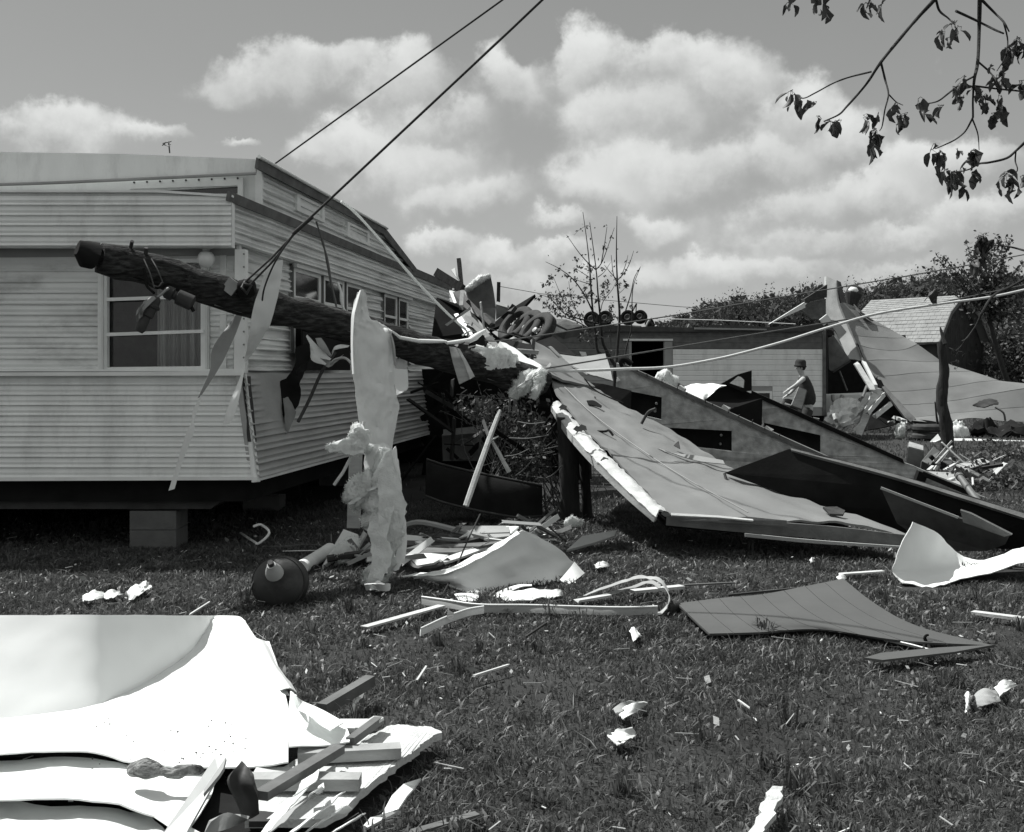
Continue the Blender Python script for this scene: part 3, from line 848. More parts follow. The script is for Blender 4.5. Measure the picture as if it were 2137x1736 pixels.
# low heap in front of its lower edge
sheet('low_scrap', [[q7(1680, 1190, 28.9), q7(1850, 1200, 28.8), q7(2080, 1230, 28.6)], [q7(1640, 1320, 27.6), q7(1850, 1330, 27.4), q7(2080, 1345, 27.2)]], 'black', th=.1, nu=8, nv=6, wob=.35, wscale=1.6, seed=3,
      label='low dark heap of burnt-looking scrap below the peeled roof edge', cat='scrap heap')
fluff('white_wad', [q7(1500, 1280, 27.8), q7(1560, 1310, 27.6), q7(1620, 1290, 27.6)], [.25, .3, .12], fibres=72, fl=0.007, seed=8, label='white wad of insulation right of the broken post', cat='insulation')
fluff('white_wad', [q7(1100, 1285, 26.6), q7(1150, 1290, 26.6)], [.22, .2], fibres=48, fl=0.040, seed=9, flat=(.7, .8), label='white lump of insulation on grass left of the old tyre stack', cat='insulation')
slab('white_plank', [q7(900, 1385, 25.2), q7(1130, 1382, 25.2), q7(1165, 1390, 25.2), q7(1150, 1412, 25.0), q7(1000, 1412, 25.0)], .06, 'palewood', label='white plank on the far grass left of the boxes', cat='plank')
slab('gutter_strip', [q7(1510, 1342, 26.3), q7(1650, 1345, 26.3), q7(2090, 1362, 26.0), q7(2090, 1374, 25.9), q7(1640, 1368, 26.1), q7(1500, 1368, 26.2)], .1, 'palesheet', label='long pale strip lying on grass right of the broken post', cat='strip')
slab('bent_white_piece', [q7(1340, 1370, 25.6), q7(1400, 1310, 25.8), q7(1425, 1350, 25.7), q7(1380, 1370, 25.6)], .05, 'whitesheet', label='small bent white piece at the left foot of the broken post', cat='scrap')
def old_tyre():
    c = V(1934, 902, 26.3); c.z = .3
    t = thing('old_tyre_stack', 'old dark tyres stacked flat under the peeled roof edge', 'tyre stack', (c.x, c.y, 0))
    for k, z in enumerate((.0, .2)):
        prof = [(z, .20), (z + .02, .30), (z + .06, .335), (z + .13, .335), (z + .17, .30), (z + .19, .20)]
        vs, fs = lathe_geo(prof + [prof[0]], (c.x, c.y, 0), (0, 0, 1), 28)
        mk('tyre', vs, [f for f in fs if len(f) == 4], 'rubber', t, smooth=40)
old_tyre()

# ------------------------------------------------------------------ spilled drawers and boxes, right middle distance
def box_from(top, down, name, label, cat, mat='wood', open_top=False, dark='browngrey', lip=.02):
    """open-sided box: its seen face given as four points, its depth as a vector"""
    top = [Vector(p) for p in top]; down = Vector(down)
    cen = sum(top, Vector()) / 4 + down / 2
    t = thing(name, label, cat, (cen.x, cen.y, min(min(p.z, (p + down).z) for p in top)))
    slab('panel', top, .02, mat, t)
    for i in range(4):
        j = (i + 1) % 4
        a, b = lerp(top[i], top[j], .005), lerp(top[i], top[j], .995)
        s = down.normalized() * .021
        slab('side', [a + s, b + s, b + down, a + down], .018, dark, t)
    return t
def pR(x, y, d): return V(*cR(x, y), d)
box_from([pR(500, 580, 18.6), pR(700, 640, 18.5), pR(700, 705, 18.2), pR(490, 650, 18.2)], (-.06, -.05, -.34), 'drawer', 'pale-topped drawer box tipped over, nearest the end of the grey wall panel', 'drawer', 'wood', dark='browngrey')
box_from([pR(850, 655, 18.2), pR(935, 720, 18.2), pR(800, 915, 17.9), pR(680, 860, 17.9)], (-.05, -.05, -.20), 'drawer', 'grey drawer front with a dark pull, standing tilted left of the thin board', 'drawer', 'greypanel', dark='darkmetal')
beam('drawer_pull', pR(800, 790, 17.8), pR(850, 840, 17.8), .06, .06, 'black', label='dark drawer pull on the tilted grey drawer front', cat='drawer pull')
box_from([pR(965, 860, 17.8), pR(1110, 660, 18.2), pR(1190, 800, 18.2), pR(1080, 920, 17.8)], (.02, .10, -.14), 'drawer', 'thin-sided drawer standing on its corner right below the broken post', 'drawer', 'browngrey', dark='darkmetal')
box_from([pR(1170, 910, 17.0), pR(1540, 815, 17.6), pR(1660, 872, 17.4), pR(1300, 980, 16.8)], (.02, -.04, -.30), 'long_drawer', 'long flat pale-topped box lying near the bent pipe', 'drawer', 'wood', dark='black')
beam('lath', pR(1000, 1000, 17.2), pR(1190, 885, 17.4), .05, .04, 'palewood', label='short pale lath leaning on the long flat box', cat='lath')
beam('lath', pR(1120, 1010, 17.0), pR(1230, 970, 17.1), .05, .04, 'palewood', label='pale broken lath end in front of the long flat box', cat='lath')
beam('lath', pR(770, 1000, 17.4), pR(840, 940, 17.5), .05, .04, 'palewood', label='pale lath end below the tilted grey drawer', cat='lath')
beam('lath', pR(860, 990, 17.4), pR(900, 930, 17.4), .04, .04, 'palewood', label='second short lath end below the thin-sided drawer', cat='lath')
beam('lath', pR(880, 900, 17.6), pR(1110, 650, 17.9), .03, .02, 'wood', label='thin straight slat leaning across the drawers to the post foot', cat='slat')
slab('grey_offcut', [pR(770, 1005, 16.2), pR(1200, 1030, 16.0), pR(1235, 1200, 14.6), pR(1100, 1160, 14.8)], .03, 'greypanel', label='triangular grey offcut under the bent pipe mouth', cat='board')
beam('pale_lath', pR(1060, 1140, 14.9), pR(1130, 1110, 15.1), .05, .03, 'palewood', label='tiny pale lath on the triangular grey offcut', cat='lath')
sheet('dark_chair_shell', [[pR(1640, 830, 17.5), pR(1800, 890, 17.3), pR(2000, 830, 17.5)], [pR(1670, 930, 17.1), pR(1820, 990, 17.0), pR(2020, 930, 17.2)], [pR(1690, 990, 17.0), pR(1830, 1020, 16.9), pR(1990, 1000, 17.1)]], 'darkmetal', th=.03, nu=6, nv=4, label='dark curved chair shell upturned at the right of the boxes', cat='chair')
sheet('pale_rag', [[pR(1660, 1010, 16.8), pR(1770, 950, 16.9), pR(1900, 1010, 16.8)], [pR(1660, 1022, 16.7), pR(1780, 1015, 16.7), pR(1950, 1035, 16.7)]], 'greypanel', th=.02, nu=4, nv=3, wob=.03, label='grey rag on the ground before the dark chair shell', cat='rag')
pp = tube('bent_pipe', spline([pR(1210, 1070, 12.6), pR(1340, 1250, 12.2), pR(1480, 1440, 11.8), pR(1580, 1590, 11.4), pR(1600, 1680, 11.3), pR(1540, 1730, 11.3), pR(1490, 1800, 11.4)], 6), .036, 'steel', n=14,
     label='bent metal flue pipe with an open mouth, leaning on the dark floor section', cat='pipe')
mk('mouth_ring', *lathe_geo([(0, .03), (.0, .047), (-.06, .047), (-.06, .038)], pR(1212, 1073, 12.6), pR(1212, 1073, 12.6) - pR(1340, 1250, 12.2), 18), 'steel', None, label='open collar at the upper mouth of the bent flue pipe', cat='pipe collar')
# bushy litter, lower right middle distance
def litter(name, label, cat, px, py, d, w, h, n, seed, mat='leaf2', size=.09, twigs=30):
    rnd = random.Random(seed)
    c = V(px, py, d)
    t = thing(name, label, cat, (c.x, c.y, max(0, c.z - h)))
    tw, lf = MB(), MB()
    for _ in range(twigs):
        a = c + Vector((rnd.gauss(0, w * .4), rnd.gauss(0, .3), rnd.gauss(0, h * .4))); a.z = max(a.z, .02)
        b = a + Vector((rnd.uniform(-.5, .5), rnd.uniform(-.3, .3), rnd.uniform(-.3, .35))); b.z = max(b.z, .02)
        m2 = lerp(a, b, .5) + Vector((0, 0, rnd.uniform(-.05, .08)))
        tw.add(*tube_geo(spline([a, m2, b], 3), .006, .002, 4))
    for _ in range(n):
        p = c + Vector((rnd.gauss(0, w * .45), rnd.gauss(0, .35), rnd.gauss(0, h * .42))); p.z = max(p.z, .02)
        lf.add(*leaf_quad(p, size * rnd.uniform(.5, 1.4), rnd, .2))
    tw.build('twigs', 'branch', t); lf.build('leaves', mat, t)
    return t
litter('trampled_bush', 'flattened dark bush among scraps right of the bent pipe', 'bush', 2085, 1010, 15.5, .9, .35, 900, 41)
litter('trampled_bush', 'small leafy bush clump on the far grass at the right edge', 'bush', 2090, 955, 20.5, .7, .4, 600, 42)
# ================================================================== the white mobile home on the left
X10 = lambda px, d=10.0: (px - CX) / F * d
Z10 = lambda py, d=10.0: CAM_H - (py - HY) / F * d
def SX(d): return -2.491 + 0.13 * (d - 10)          # plane of the long side
def dside(px): return 3.791 / (0.13 - (px - CX) / F)  # distance at which that side is seen in a column
nout = Vector((1, -0.13, 0)).normalized()
def SW(d, z, out=0.0): return Vector((SX(d), d, z)) + nout * out
home = thing('mobile_home', 'near white mobile home with ribbed siding and a raised clerestory, its side crushed', 'mobile home', (-4.0, 13, 0))
XL = -6.1
ZR0 = 3.13
PROF = [(0, .0), (.05, .012), (.11, .022), (.18, .022), (.26, .013), (.34, .003), (.48, .006), (.56, .013), (.64, .012), (.74, .004), (.90, .002), (1, 0)]
def strip_geo(fn, s0, s1, za, zb, n=10, wav=.0, seed=0):
    """one pressed course of siding; fn(s, z, out)"""
    vs, fs = [], []
    for (u, q) in PROF:
        for i in range(n + 1):
            s = lerp(s0(lerp(za, zb, u)), s1(lerp(za, zb, u)), i / n)
            w = wav * noise.noise(Vector((s * 1.7, za * 3 + seed, u)))
            vs.append(fn(s, lerp(za, zb, u), q + w))
    m2 = n + 1
    for r in range(len(PROF) - 1):
        for i in range(n):
            fs.append((r * m2 + i, r * m2 + i + 1, (r + 1) * m2 + i + 1, (r + 1) * m2 + i))
    return vs, fs
def courses(parent, fn, s0, s1, z0, z1, n, mat, wav=.004, seg=12, seed=0):
    for k in range(n):
        vs, fs = strip_geo(fn, s0, s1, lerp(z0, z1, k / n), lerp(z0, z1, (k + 1) / n), seg, wav, seed + k)
        mk('siding_strip', vs, fs, mat, parent, smooth=60)
def const(v): return lambda z: v
# --- front: three storeys of panel
zA0, zA1 = Z10(515, 9.85), Z10(409, 9.85)
FWa = lambda s, z, o: Vector((s, 9.85 - o, z))
up = slab('front_upper_wall', [(XL, 9.87, zA0), (X10(483, 9.85), 9.87, zA0), (X10(483, 9.85), 9.87, zA1), (X10(330, 9.85), 9.87, Z10(399, 9.85)), (XL, 9.87, Z10(398, 9.85))], .10, 'siding', home)
courses(up, FWa, const(XL), const(X10(483, 9.85)), zA0, zA1, 5, 'siding')
slab('top_trim', [(XL, 9.83, Z10(401, 9.85)), (X10(330, 9.85), 9.83, Z10(402, 9.85)), (X10(486, 9.85), 9.83, zA1 - .012), (X10(486, 9.85), 9.83, zA1 + .008), (X10(330, 9.85), 9.83, Z10(397, 9.85)), (XL, 9.83, Z10(396, 9.85))], .05, 'trim', home)
zB0, zB1 = Z10(998), Z10(783)
xr = lambda z: lerp(X10(530), X10(504), max(0, min(1, (z - zB0) / (zB1 - zB0))))
FWb = lambda s, z, o: Vector((s, 9.97 + .10 * (z - zB0) - o, z))
lo = slab('front_lower_wall', [(XL, 9.99, zB0), (xr(zB0), 9.99, zB0), (xr(zB1), 10.08, zB1), (XL, 10.08, zB1)], .08, 'siding', home)
courses(lo, FWb, const(XL), xr, zB0, zB1, 10, 'siding')
slab('bottom_trim', [(XL, 9.94, zB0 - .025), (X10(534), 9.94, zB0 - .01), (X10(534), 9.94, zB0 + .02), (XL, 9.94, zB0 + .01)], .05, 'trim', home)
slab('belt_trim', [(XL, 9.98, zB1 - .01), (X10(506), 9.98, zB1 - .002), (X10(506), 9.98, zB1 + .035), (XL, 9.98, zB1 + .02)], .07, 'trim', home)
# recessed window storey
wy = 10.14
win = [(X10(222, wy), wy, Z10(766, wy)), (X10(424, wy), wy, Z10(764, wy)), (X10(424, wy), wy, Z10(548, wy)), (X10(222, wy), wy, Z10(548, wy))]
mid = slab('front_window_wall', [(XL, wy, zB1), (X10(500, wy), wy, zB1), (X10(500, wy), wy, zA0 + .05), (XL, wy, zA0 + .05)], .08, 'siding2', home, holes=(win,))
FWm = lambda s, z, o: Vector((s, wy - .002 - o, z))
courses(mid, FWm, const(XL), const(X10(206, wy)), zB1 + .04, Z10(545, wy), 10, 'siding2', wav=.012, seed=40)
courses(mid, FWm, const(X10(440, wy)), const(X10(488, wy)), zB1 + .04, Z10(545, wy), 10, 'siding2', wav=.012, seg=4, seed=60)
slab('soffit_band', [(XL, wy - .03, Z10(540, wy)), (X10(494, wy), wy - .03, Z10(533, wy)), (X10(494, wy), wy - .03, Z10(512, wy)), (XL, wy - .03, Z10(512, wy))], .05, 'greypanel', home)
wf = slab('front_window', [(X10(208, wy), wy - .05, Z10(775, wy)), (X10(438, wy), wy - .05, Z10(772, wy)), (X10(438, wy), wy - .05, Z10(541, wy)), (X10(208, wy), wy - .05, Z10(541, wy))], .07, 'trim', home,
          holes=([(X10(227, wy), wy - .05, Z10(767, wy)), (X10(422, wy), wy - .05, Z10(764, wy)), (X10(422, wy), wy - .05, Z10(549, wy)), (X10(227, wy), wy - .05, Z10(549, wy))],))
for yy in (622, 695):
    beam('glazing_bar', V(224, yy + 3, wy - .05), V(426, yy - 4, wy - .05), .03, .030, 'trim', wf)
for xx in (214, 431):
    beam('frame_rib', V(xx, 774, wy - .065), V(xx, 541, wy - .065), .016, .03, 'palesheet', wf, up=(0, 1, 0))
slab('pane', [Vector(p) + Vector((0, .03, 0)) for p in win], .006, 'clear', wf)
# curtains and room behind the glass
rows = [[], []]
for i in range(34):
    u = i / 33; px = lerp(330, 426, u)
    dd = wy + .30 + .04 * math.sin(i * 2.1) + .02 * math.sin(i * .9)
    rows[0].append(V(px, 548, dd)); rows[1].append(V(px, 780, dd))
sheet('curtain', rows, 'curtain', home, th=.004, nu=2, nv=2)
slab('window_sill', [(XL, wy - .10, zB1 + .035), (X10(506), wy - .10, zB1 + .035), (X10(506), wy - .10, zB1 + .055), (XL, wy - .10, zB1 + .045)], .14, 'trim', home)
slab('corner_post', [V(490, 520, 10.02), V(512, 520, 10.02), V(512, 778, 10.02), V(488, 778, 10.02)], .11, 'trim', home)
for k in range(9):
    p = V(509, 530 + k * 27, 10.0)
    mk('screw', *lathe_geo([(0, .010), (.012, .008)], p, (0, -1, 0), 6), 'steel', home)
# globe light under the soffit
gl = mk('porch_light', *lathe_geo([(0, .018), (.01, .05), (.03, .066), (.065, .078), (.10, .073), (.13, .05), (.147, .02), (.15, .0)], V(430, 524, 9.98), (0, 0, -1), 20), 'lampglass', home, smooth=180)
mk('lamp_base', *lathe_geo([(0, .06), (.02, .06), (.03, .03), (.045, .03)], V(430, 513, 9.98), (0, 0, -1), 14), 'palebrass', gl, smooth=40)
# raised clerestory
D1 = 10.72
slab('clerestory_front', [V(-350, 440, D1), V(545, 432, D1), V(547, 358, D1), V(-350, 372, D1)], .08, 'siding', home,
     holes=([V(330, 404, D1), V(499, 404, D1), V(499, 389, D1), V(330, 398, D1)],))
slab('slit_frame', [V(270, 381, D1 - .04), V(507, 371, D1 - .04), V(507, 412, D1 - .04), V(496, 412, D1 - .04), V(496, 387, D1 - .04), V(270, 394, D1 - .04)], .06, 'trim', home)
slab('slit_pane', [V(326, 406, D1 + .03), V(500, 406, D1 + .03), V(500, 386, D1 + .03), V(326, 392, D1 + .03)], .01, 'glass', home)
for k in range(9):
    p = V(280 + k * 27, 380.5 - k * 1.1, D1 - .05)
    mk('screw', *lathe_geo([(0, .011), (.012, .008)], p, (0, -1, 0), 6), 'darkmetal', home)
d2 = 10.5
slab('clerestory_fascia', [V(-350, 314, d2), V(0, 317, d2), V(260, 321, d2), V(532, 332, d2), V(534, 360, d2), V(260, 373, d2), V(0, 383, d2), V(-350, 386, d2)], .05, 'siding', home)
tube('fascia_bead', spline([V(-350, 388, d2 - .02), V(0, 385, d2 - .02), V(260, 375, d2 - .02), V(534, 362, d2 - .02)], 5), .014, 'greypanel', home)
slab('lower_roof_deck', [(XL, 9.90, zA1 - .01), (X10(484, 9.85), 9.90, zA1 - .01), SW(10.8, 3.09, 0), (XL, 10.8, 3.09)], .03, 'browngrey', home)
slab('end_dark_sheet', [(XL + 1.3, 19.8, 0), SW(19.8, 0, .05), SW(19.8, .66, .05), (XL + 1.3, 19.8, .66)], .08, 'black', home)  # added black slab that keeps the view under the home dark
beam('corner_trim', SW(10.66, ZR0, .01), SW(10.66, 3.52, .01), .06, .05, 'trim', home, up=(0, 1, 0))
# --- long side
ZR = 3.136
sd_top = slab('side_upper_wall', [SW(9.9, 2.74, -.03), SW(20.4, 2.74, -.03), SW(20.4, ZR, -.03), SW(9.9, ZR, -.03)], .06, 'siding2', home)
SWf = lambda s, z, o: SW(s, z, o * 1.6)
courses(sd_top, SWf, const(9.9), const(20.4), 2.74, ZR, 4, 'siding2', wav=.012, seg=30, seed=80)
zc1 = 3.54
def tz(d): return lerp(zc1, zc1 - .02, (d - 10.7) / 4.7) if d < 15.3 else lerp(zc1 - .02, ZR, (d - 15.3) / 1.9)
cl = slab('clerestory_side', [SW(10.7, ZR, -.04), SW(17.2, ZR, -.04), SW(15.3, zc1 - .02, -.04), SW(10.7, zc1, -.04)], .06, 'siding2', home)
for k in range(4):
    a, b = lerp(ZR, zc1, k / 4), lerp(ZR, zc1, (k + 1) / 4)
    endd = lambda z: 17.2 - 1.9 * (z - ZR) / (zc1 - ZR)
    vs, fs = strip_geo(lambda s, z, o: SW(s, z, o * 1.6 - .01), const(10.7), endd, a, b, 22, .010, 120 + k)
    mk('siding_strip', vs, fs, 'siding2', cl, smooth=60)
# roof edges
def rail(name, pts, w, h, mat): return tube(name, pts, w, mat, home, n=8)
slab('clerestory_roof', [SW(10.58, zc1 + .0, .06), SW(15.3, zc1 - .02, .06), SW(15.3, zc1 - .02, -3.6), SW(10.58, zc1 + .0, -3.6)], .05, 'darkmetal', home)
slab('clerestory_end_roof', [SW(15.3, zc1 - .01, .06), SW(17.3, ZR + .02, .06), SW(17.3, ZR + .02, -3.6), SW(15.3, zc1 + .05, -3.6)], .05, 'darkmetal', home)
sheet('eave_edge', [[SW(10.45, zc1 + .045, .09), SW(13, zc1 + .03, .09), SW(15.35, zc1 + .01, .09)], [SW(10.45, zc1 - .055, .075), SW(13, zc1 - .065, .075), SW(15.3, zc1 - .075, .075)]], 'browngrey', home, th=.03, nu=6, nv=2)
sheet('eave_edge', [[SW(15.35, zc1 + .0, .09), SW(17.35, ZR + .03, .09)], [SW(15.25, zc1 - .08, .075), SW(17.1, ZR - .01, .075)]], 'browngrey', home, th=.03, nu=6, nv=2)
tube('eave_bead', [SW(10.42, zc1 + .05, .10), SW(15.35, zc1 + .015, .10)], .018, 'trim', home)
sheet('lower_eave_edge', [[SW(9.8, ZR + .035, .07), SW(15, ZR + .03, .07), SW(20.4, ZR + .02, .07)], [SW(9.8, ZR - .05, .055), SW(15, ZR - .055, .055), SW(20.4, ZR - .06, .055)]], 'browngrey', home, th=.03, nu=12, nv=2)
slab('lower_roof', [SW(17.0, ZR + .01, .05), SW(20.4, ZR + .01, .05), SW(20.4, ZR + .06, -3.6), SW(17.0, ZR + .06, -3.6)], .05, 'darkmetal', home)
# clerestory vents
for (a, b, y0, y1) in ((614, 672, 3.28, 3.46), (720, 766, 3.24, 3.42)):
    da, db = dside(a), dside(b)
    fr = slab('vent_frame', [SW(da, y0, .035), SW(db, y0, .035), SW(db, y1, .035), SW(da, y1, .035)], .04, 'siding2', home,
              holes=([SW(da + .10, y0 + .03, .035), SW(db - .10, y0 + .03, .035), SW(db - .10, y1 - .03, .035), SW(da + .10, y1 - .03, .035)],))
    slab('pane', [SW(da + .08, y0 + .02, .012), SW(db - .08, y0 + .02, .012), SW(db - .08, y1 - .02, .012), SW(da + .08, y1 - .02, .012)], .01, 'siding2', fr)
# window storey of the side
zs0, zs1 = 1.60, 2.76
ws = slab('side_window_wall', [SW(10.1, zs0 - .05, -.09), SW(20.2, zs0 - .05, -.09), SW(20.2, zs1, -.09), SW(10.1, zs1, -.09)], .06, 'siding2', home)
wl = lambda s, z, o: SW(s, z, -.085 + o * 1.6)
for k in range(11):
    a, b = lerp(zs0, zs1 - .02, k / 11), lerp(zs0, zs1 - .02, (k + 1) / 11)
    for (p, q, sg) in ((512, 618, 6), (768, 806, 4), (862, 925, 8)):
        vs, fs = strip_geo(wl, const(dside(p)), const(dside(q)), a, b, sg, .030, 160 + k * 3 + sg)
        mk('siding_strip', vs, fs, 'siding2', ws, smooth=60)
def side_window(p, q, z0, z1, rail_z=2.39):
    da, db = dside(p), dside(q); e = .07
    fr = slab('side_window', [SW(da, z0, -.05), SW(db, z0, -.05), SW(db, z1, -.05), SW(da, z1, -.05)], .04, 'trim', home,
              holes=([SW(da + e, z0 + .04, -.05), SW(db - e, z0 + .04, -.05), SW(db - e, z1 - .04, -.05), SW(da + e, z1 - .04, -.05)],))
    slab('pane', [SW(da + e * .8, z0 + .03, -.062), SW(db - e * .8, z0 + .03, -.062), SW(db - e * .8, z1 - .03, -.062), SW(da + e * .8, z1 - .03, -.062)], .008, 'glass', fr)
    beam('glazing_bar', SW(da + .03, rail_z, -.052), SW(db - .03, rail_z, -.052), .014, .035, 'trim', fr)
    beam('jamb_shadow_strip', SW(da - .03, z0, -.05), SW(da - .03, z1 + .02, -.05), .022, .05, 'browngrey', fr, up=(0, 1, 0))
for (p, q) in ((622, 679), (684, 727), (731, 764), (809, 836), (839, 859)):
    side_window(p, q, 1.80, 2.70)
slab('window_head', [SW(dside(620), 2.70, -.0), SW(dside(862), 2.70, -.0), SW(dside(862), 2.76, -.0), SW(dside(620), 2.76, -.0)], .05, 'siding2', home)
# lower side wall leans out towards the bottom
def SLo(s, z, o): return SW(s, z, lerp(.235, .10, max(0, min(1, (z - .655) / .93))) + o)
zl0, zl1 = .655, 1.585
tear = [SLo(11.15, 1.52, -.02), SLo(11.75, 1.56, -.02), SLo(11.9, 1.40, -.02), SLo(11.55, 1.30, -.02), SLo(11.35, 1.12, -.02), SLo(11.3, .98, -.02), SLo(11.0, .92, -.02), SLo(10.95, 1.15, -.02), SLo(11.2, 1.36, -.02)]
ls = slab('side_lower_wall', [SLo(10.0, zl0, -.02), SLo(20.0, zl0, -.02), SLo(20.0, zl1, -.02), SLo(10.0, zl1, -.02)], .05, 'siding_shaded', home)
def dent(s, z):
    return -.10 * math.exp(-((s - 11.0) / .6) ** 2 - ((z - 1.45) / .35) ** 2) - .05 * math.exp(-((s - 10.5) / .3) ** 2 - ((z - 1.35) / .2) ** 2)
courses(ls, lambda s, z, o: SLo(s, z, max(o * 1.5 + dent(s, z), -.015)), const(10.0), const(20.0), zl0, zl1, 8, 'siding_shaded', wav=.008, seg=60, seed=200)
slab('side_bottom_trim', [SLo(9.95, zl0 - .02, .02), SLo(20, zl0 - .02, .02), SLo(20, zl0 + .02, .02), SLo(9.95, zl0 + .02, .02)], .03, 'trim', home)
sheet('corner_seam', [[FWb(xr(z) - .01, z, .02), FWb(xr(z) + .015, z, .03), SLo(10.03, z, .02)] for z in (zl0 - .03, .9, 1.2, zl1)], 'trim', home, th=.008, nu=3, nv=4)
sheet('corner_tear', [[FWb(xr(z) - .012, z, .026 + .004 * k), FWb(xr(z) + .012, z, .036), SLo(10.05 + .02 * k, z, .026)] for k, z in enumerate((.98, 1.12, 1.3, 1.5, 1.56))], 'darkmetal', home, th=.006, nu=3, nv=3, ragged=.012)
# underside, floor, rear so that it is a closed body
slab('belly', [V(150, 1003, 10.15), V(526, 1000, 10.15), V(440, 1062, 10.15), V(150, 1062, 10.15), V(-300, 1062, 10.15), V(-300, 1003, 10.15)], .5, 'darkmetal', home)
slab('floor', [(XL, 10.1, .64), SW(10.1, .64, .1), SW(20, .64, .1), (XL + 1.3, 20, .64)], .2, 'black', home)
slab('far_side_wall', [(XL, 10.05, .65), (XL + 1.3, 20.2, .65), (XL + 1.3, 20.2, 3.2), (XL, 10.05, 3.2)], .06, 'siding2', home)
slab('inner_partition', [(XL + .1, 13.2, .65), SW(13.2, .65, -.12), SW(13.2, 3.1, -.12), (XL + .1, 13.2, 3.1)], .05, 'browngrey', home)
slab('ceiling', [(XL, 10.2, 3.08), SW(10.2, 3.08, -.12), SW(20, 3.08, -.12), (XL + 1.3, 20, 3.08)], .03, 'greypanel', home)
slab('clerestory_back', [(XL, 10.7, 3.1), (XL + .6, 15.3, 3.1), (XL + .6, 15.3, 3.55), (XL, 10.7, 3.55)], .05, 'siding2', home)
slab('far_sun_block', [(XL + .02, 10.3, 0), (XL + 1.28, 19.8, 0), (XL + 1.28, 19.8, .66), (XL + .02, 10.3, .66)], .06, 'black', home)  # added black slab that stops sun reaching the grass below the home
for dd in (12.5, 17.0):
    beam('chassis_rail', (XL + .6, dd, .36), SW(dd, .36, -.2), .12, .22, 'black', home)
# piers carry it
pier = V(325, 1140, 10.25)
for i, (xx, yy) in enumerate(((pier.x, 10.35), (-5.2, 10.35), (-2.9, 13.2), (-2.5, 16.0))):
    pt = thing('block_pier', ['pale block pier under the front of the near mobile home', 'block pier farther left under the near mobile home, at the frame edge', 'dark block pier under the long side of the near mobile home', 'hindmost block pier under the near mobile home'][i], 'pier', (xx, yy, 0), 'block piers under the near mobile home')
    for k in range(2):
        b = .175
        mk('block', *beam_geo((xx - .21, yy, .085 + k * b - (.0)), (xx + .21, yy, .085 + k * b), .36, b - .006), 'concrete', pt)
    mk('wood_cap', *beam_geo((xx - .24, yy, .385), (xx + .24, yy, .385), .30, .06), 'browngrey', pt)
# aerial on the roof
at = thing('roof_aerial', 'spindly television aerial standing on the near mobile home roof', 'aerial', V(344, 322, 12.5))
tube('mast', [V(466 * .76, 420 * .76, 12.5), V(463 * .76, 388 * .76, 12.5)], .008, 'greywire', at)
for a, b in (((447, 393), (470, 388)), ((450, 397), (466, 402)), ((446, 399), (455, 391)), ((458, 388), (468, 397))):
    tube('rod', [V(a[0] * .76, a[1] * .76, 12.5), V(b[0] * .76, b[1] * .76, 12.4)], .006, 'greywire', at, n=5)

# ================================================================== the broken utility pole
pole = thing('utility_pole', 'thick dark utility pole snapped and lying slanted across the near mobile home', 'utility pole', V(1000, 1000, 10.1))
PA, PB = V(208, 536, 8.25), V(1130, 800, 10.75)
PN = (PB - PA).normalized()
def on_pole(t, dz=0, dy=0): return lerp(PA, PB, t) + Vector((0, dy, dz))
P = [lerp(PA, PB, i / 30) + Vector((0, 0, .012 * math.sin(i * .5))) for i in range(31)]
tube('shaft', P, .125, 'darkwood', pole, r1=.135, n=28, rough=.24, rs=[.108] + [lerp(.122, .135, i / 29) for i in range(30)])
mk('broken_butt', *tube_geo([PA - PN * .16 + Vector((0, 0, .03)), PA - PN * .10 + Vector((0, 0, .025)), PA - PN * .02 + Vector((0, 0, .02))], .055, .09, 14, .8), 'black', pole, smooth=40)
for k in range(26):    # split slivers along the upper edge of the break and weather checks in the shaft
    a = random.uniform(0, 6.28); t0 = random.uniform(0, .85)
    o = Vector((0, -math.cos(a) * .128, math.sin(a) * .128))
    p = lerp(PA, PB, t0) + o
    beam('wood_split', p, p + PN * random.uniform(.3, .9), .008, .010, 'black' if k % 2 else 'browngrey', pole)
def px_near(x, y, d): return V(x, y, d)
tube('bolt', [V(272, 520, 8.35), V(276, 503, 8.3)], .014, 'darkmetal', pole)
tube('bolt', [V(304, 532, 8.4), V(305, 517, 8.38)], .016, 'darkmetal', pole)
beam('metal_bracket', V(472, 590, 8.72), V(493, 606, 8.72), .05, .11, 'steel', pole)
mk('clamp', *lathe_geo([(0, .03), (.02, .07), (.1, .075), (.14, .05)], V(495, 604, 8.74), (1, 0, .1), 14), 'black', pole, smooth=40)
tube('bolt_end', [V(552, 645, 8.95), V(549, 656, 8.9)], .02, 'darkmetal', pole)
# hanging fuse holder and the insulator strapped beneath
tube('hook', spline([V(300, 560, 8.3), V(310, 590, 8.28), V(330, 600, 8.26), V(340, 590, 8.3)], 5), .012, 'black', pole)
ins = thing('fuse_cutout', 'dark ribbed fuse cutout dangling below the slanted pole', 'fuse holder', V(305, 690, 8.25))
ax = V(289, 692, 8.2) - V(329, 620, 8.25)
Ld = ax.length
prof = [(0, .02), (.02, .035), (Ld * .2, .04), (Ld * .24, .055), (Ld * .30, .055), (Ld * .33, .042), (Ld * .55, .045), (Ld * .58, .032), (Ld * .75, .038), (Ld * .92, .04), (Ld, .03)]
mk('body', *lathe_geo(prof, V(329, 620, 8.25), ax, 16), 'darkmetal', ins, smooth=40)
sheet('side_bracket', [[V(300, 628, 8.18), V(318, 618, 8.18), V(326, 622, 8.18)], [V(288, 655, 8.16), V(292, 640, 8.16), V(300, 648, 8.16)], [V(286, 672, 8.18), V(292, 664, 8.18), V(298, 660, 8.18)]], 'steel', ins, th=.012)
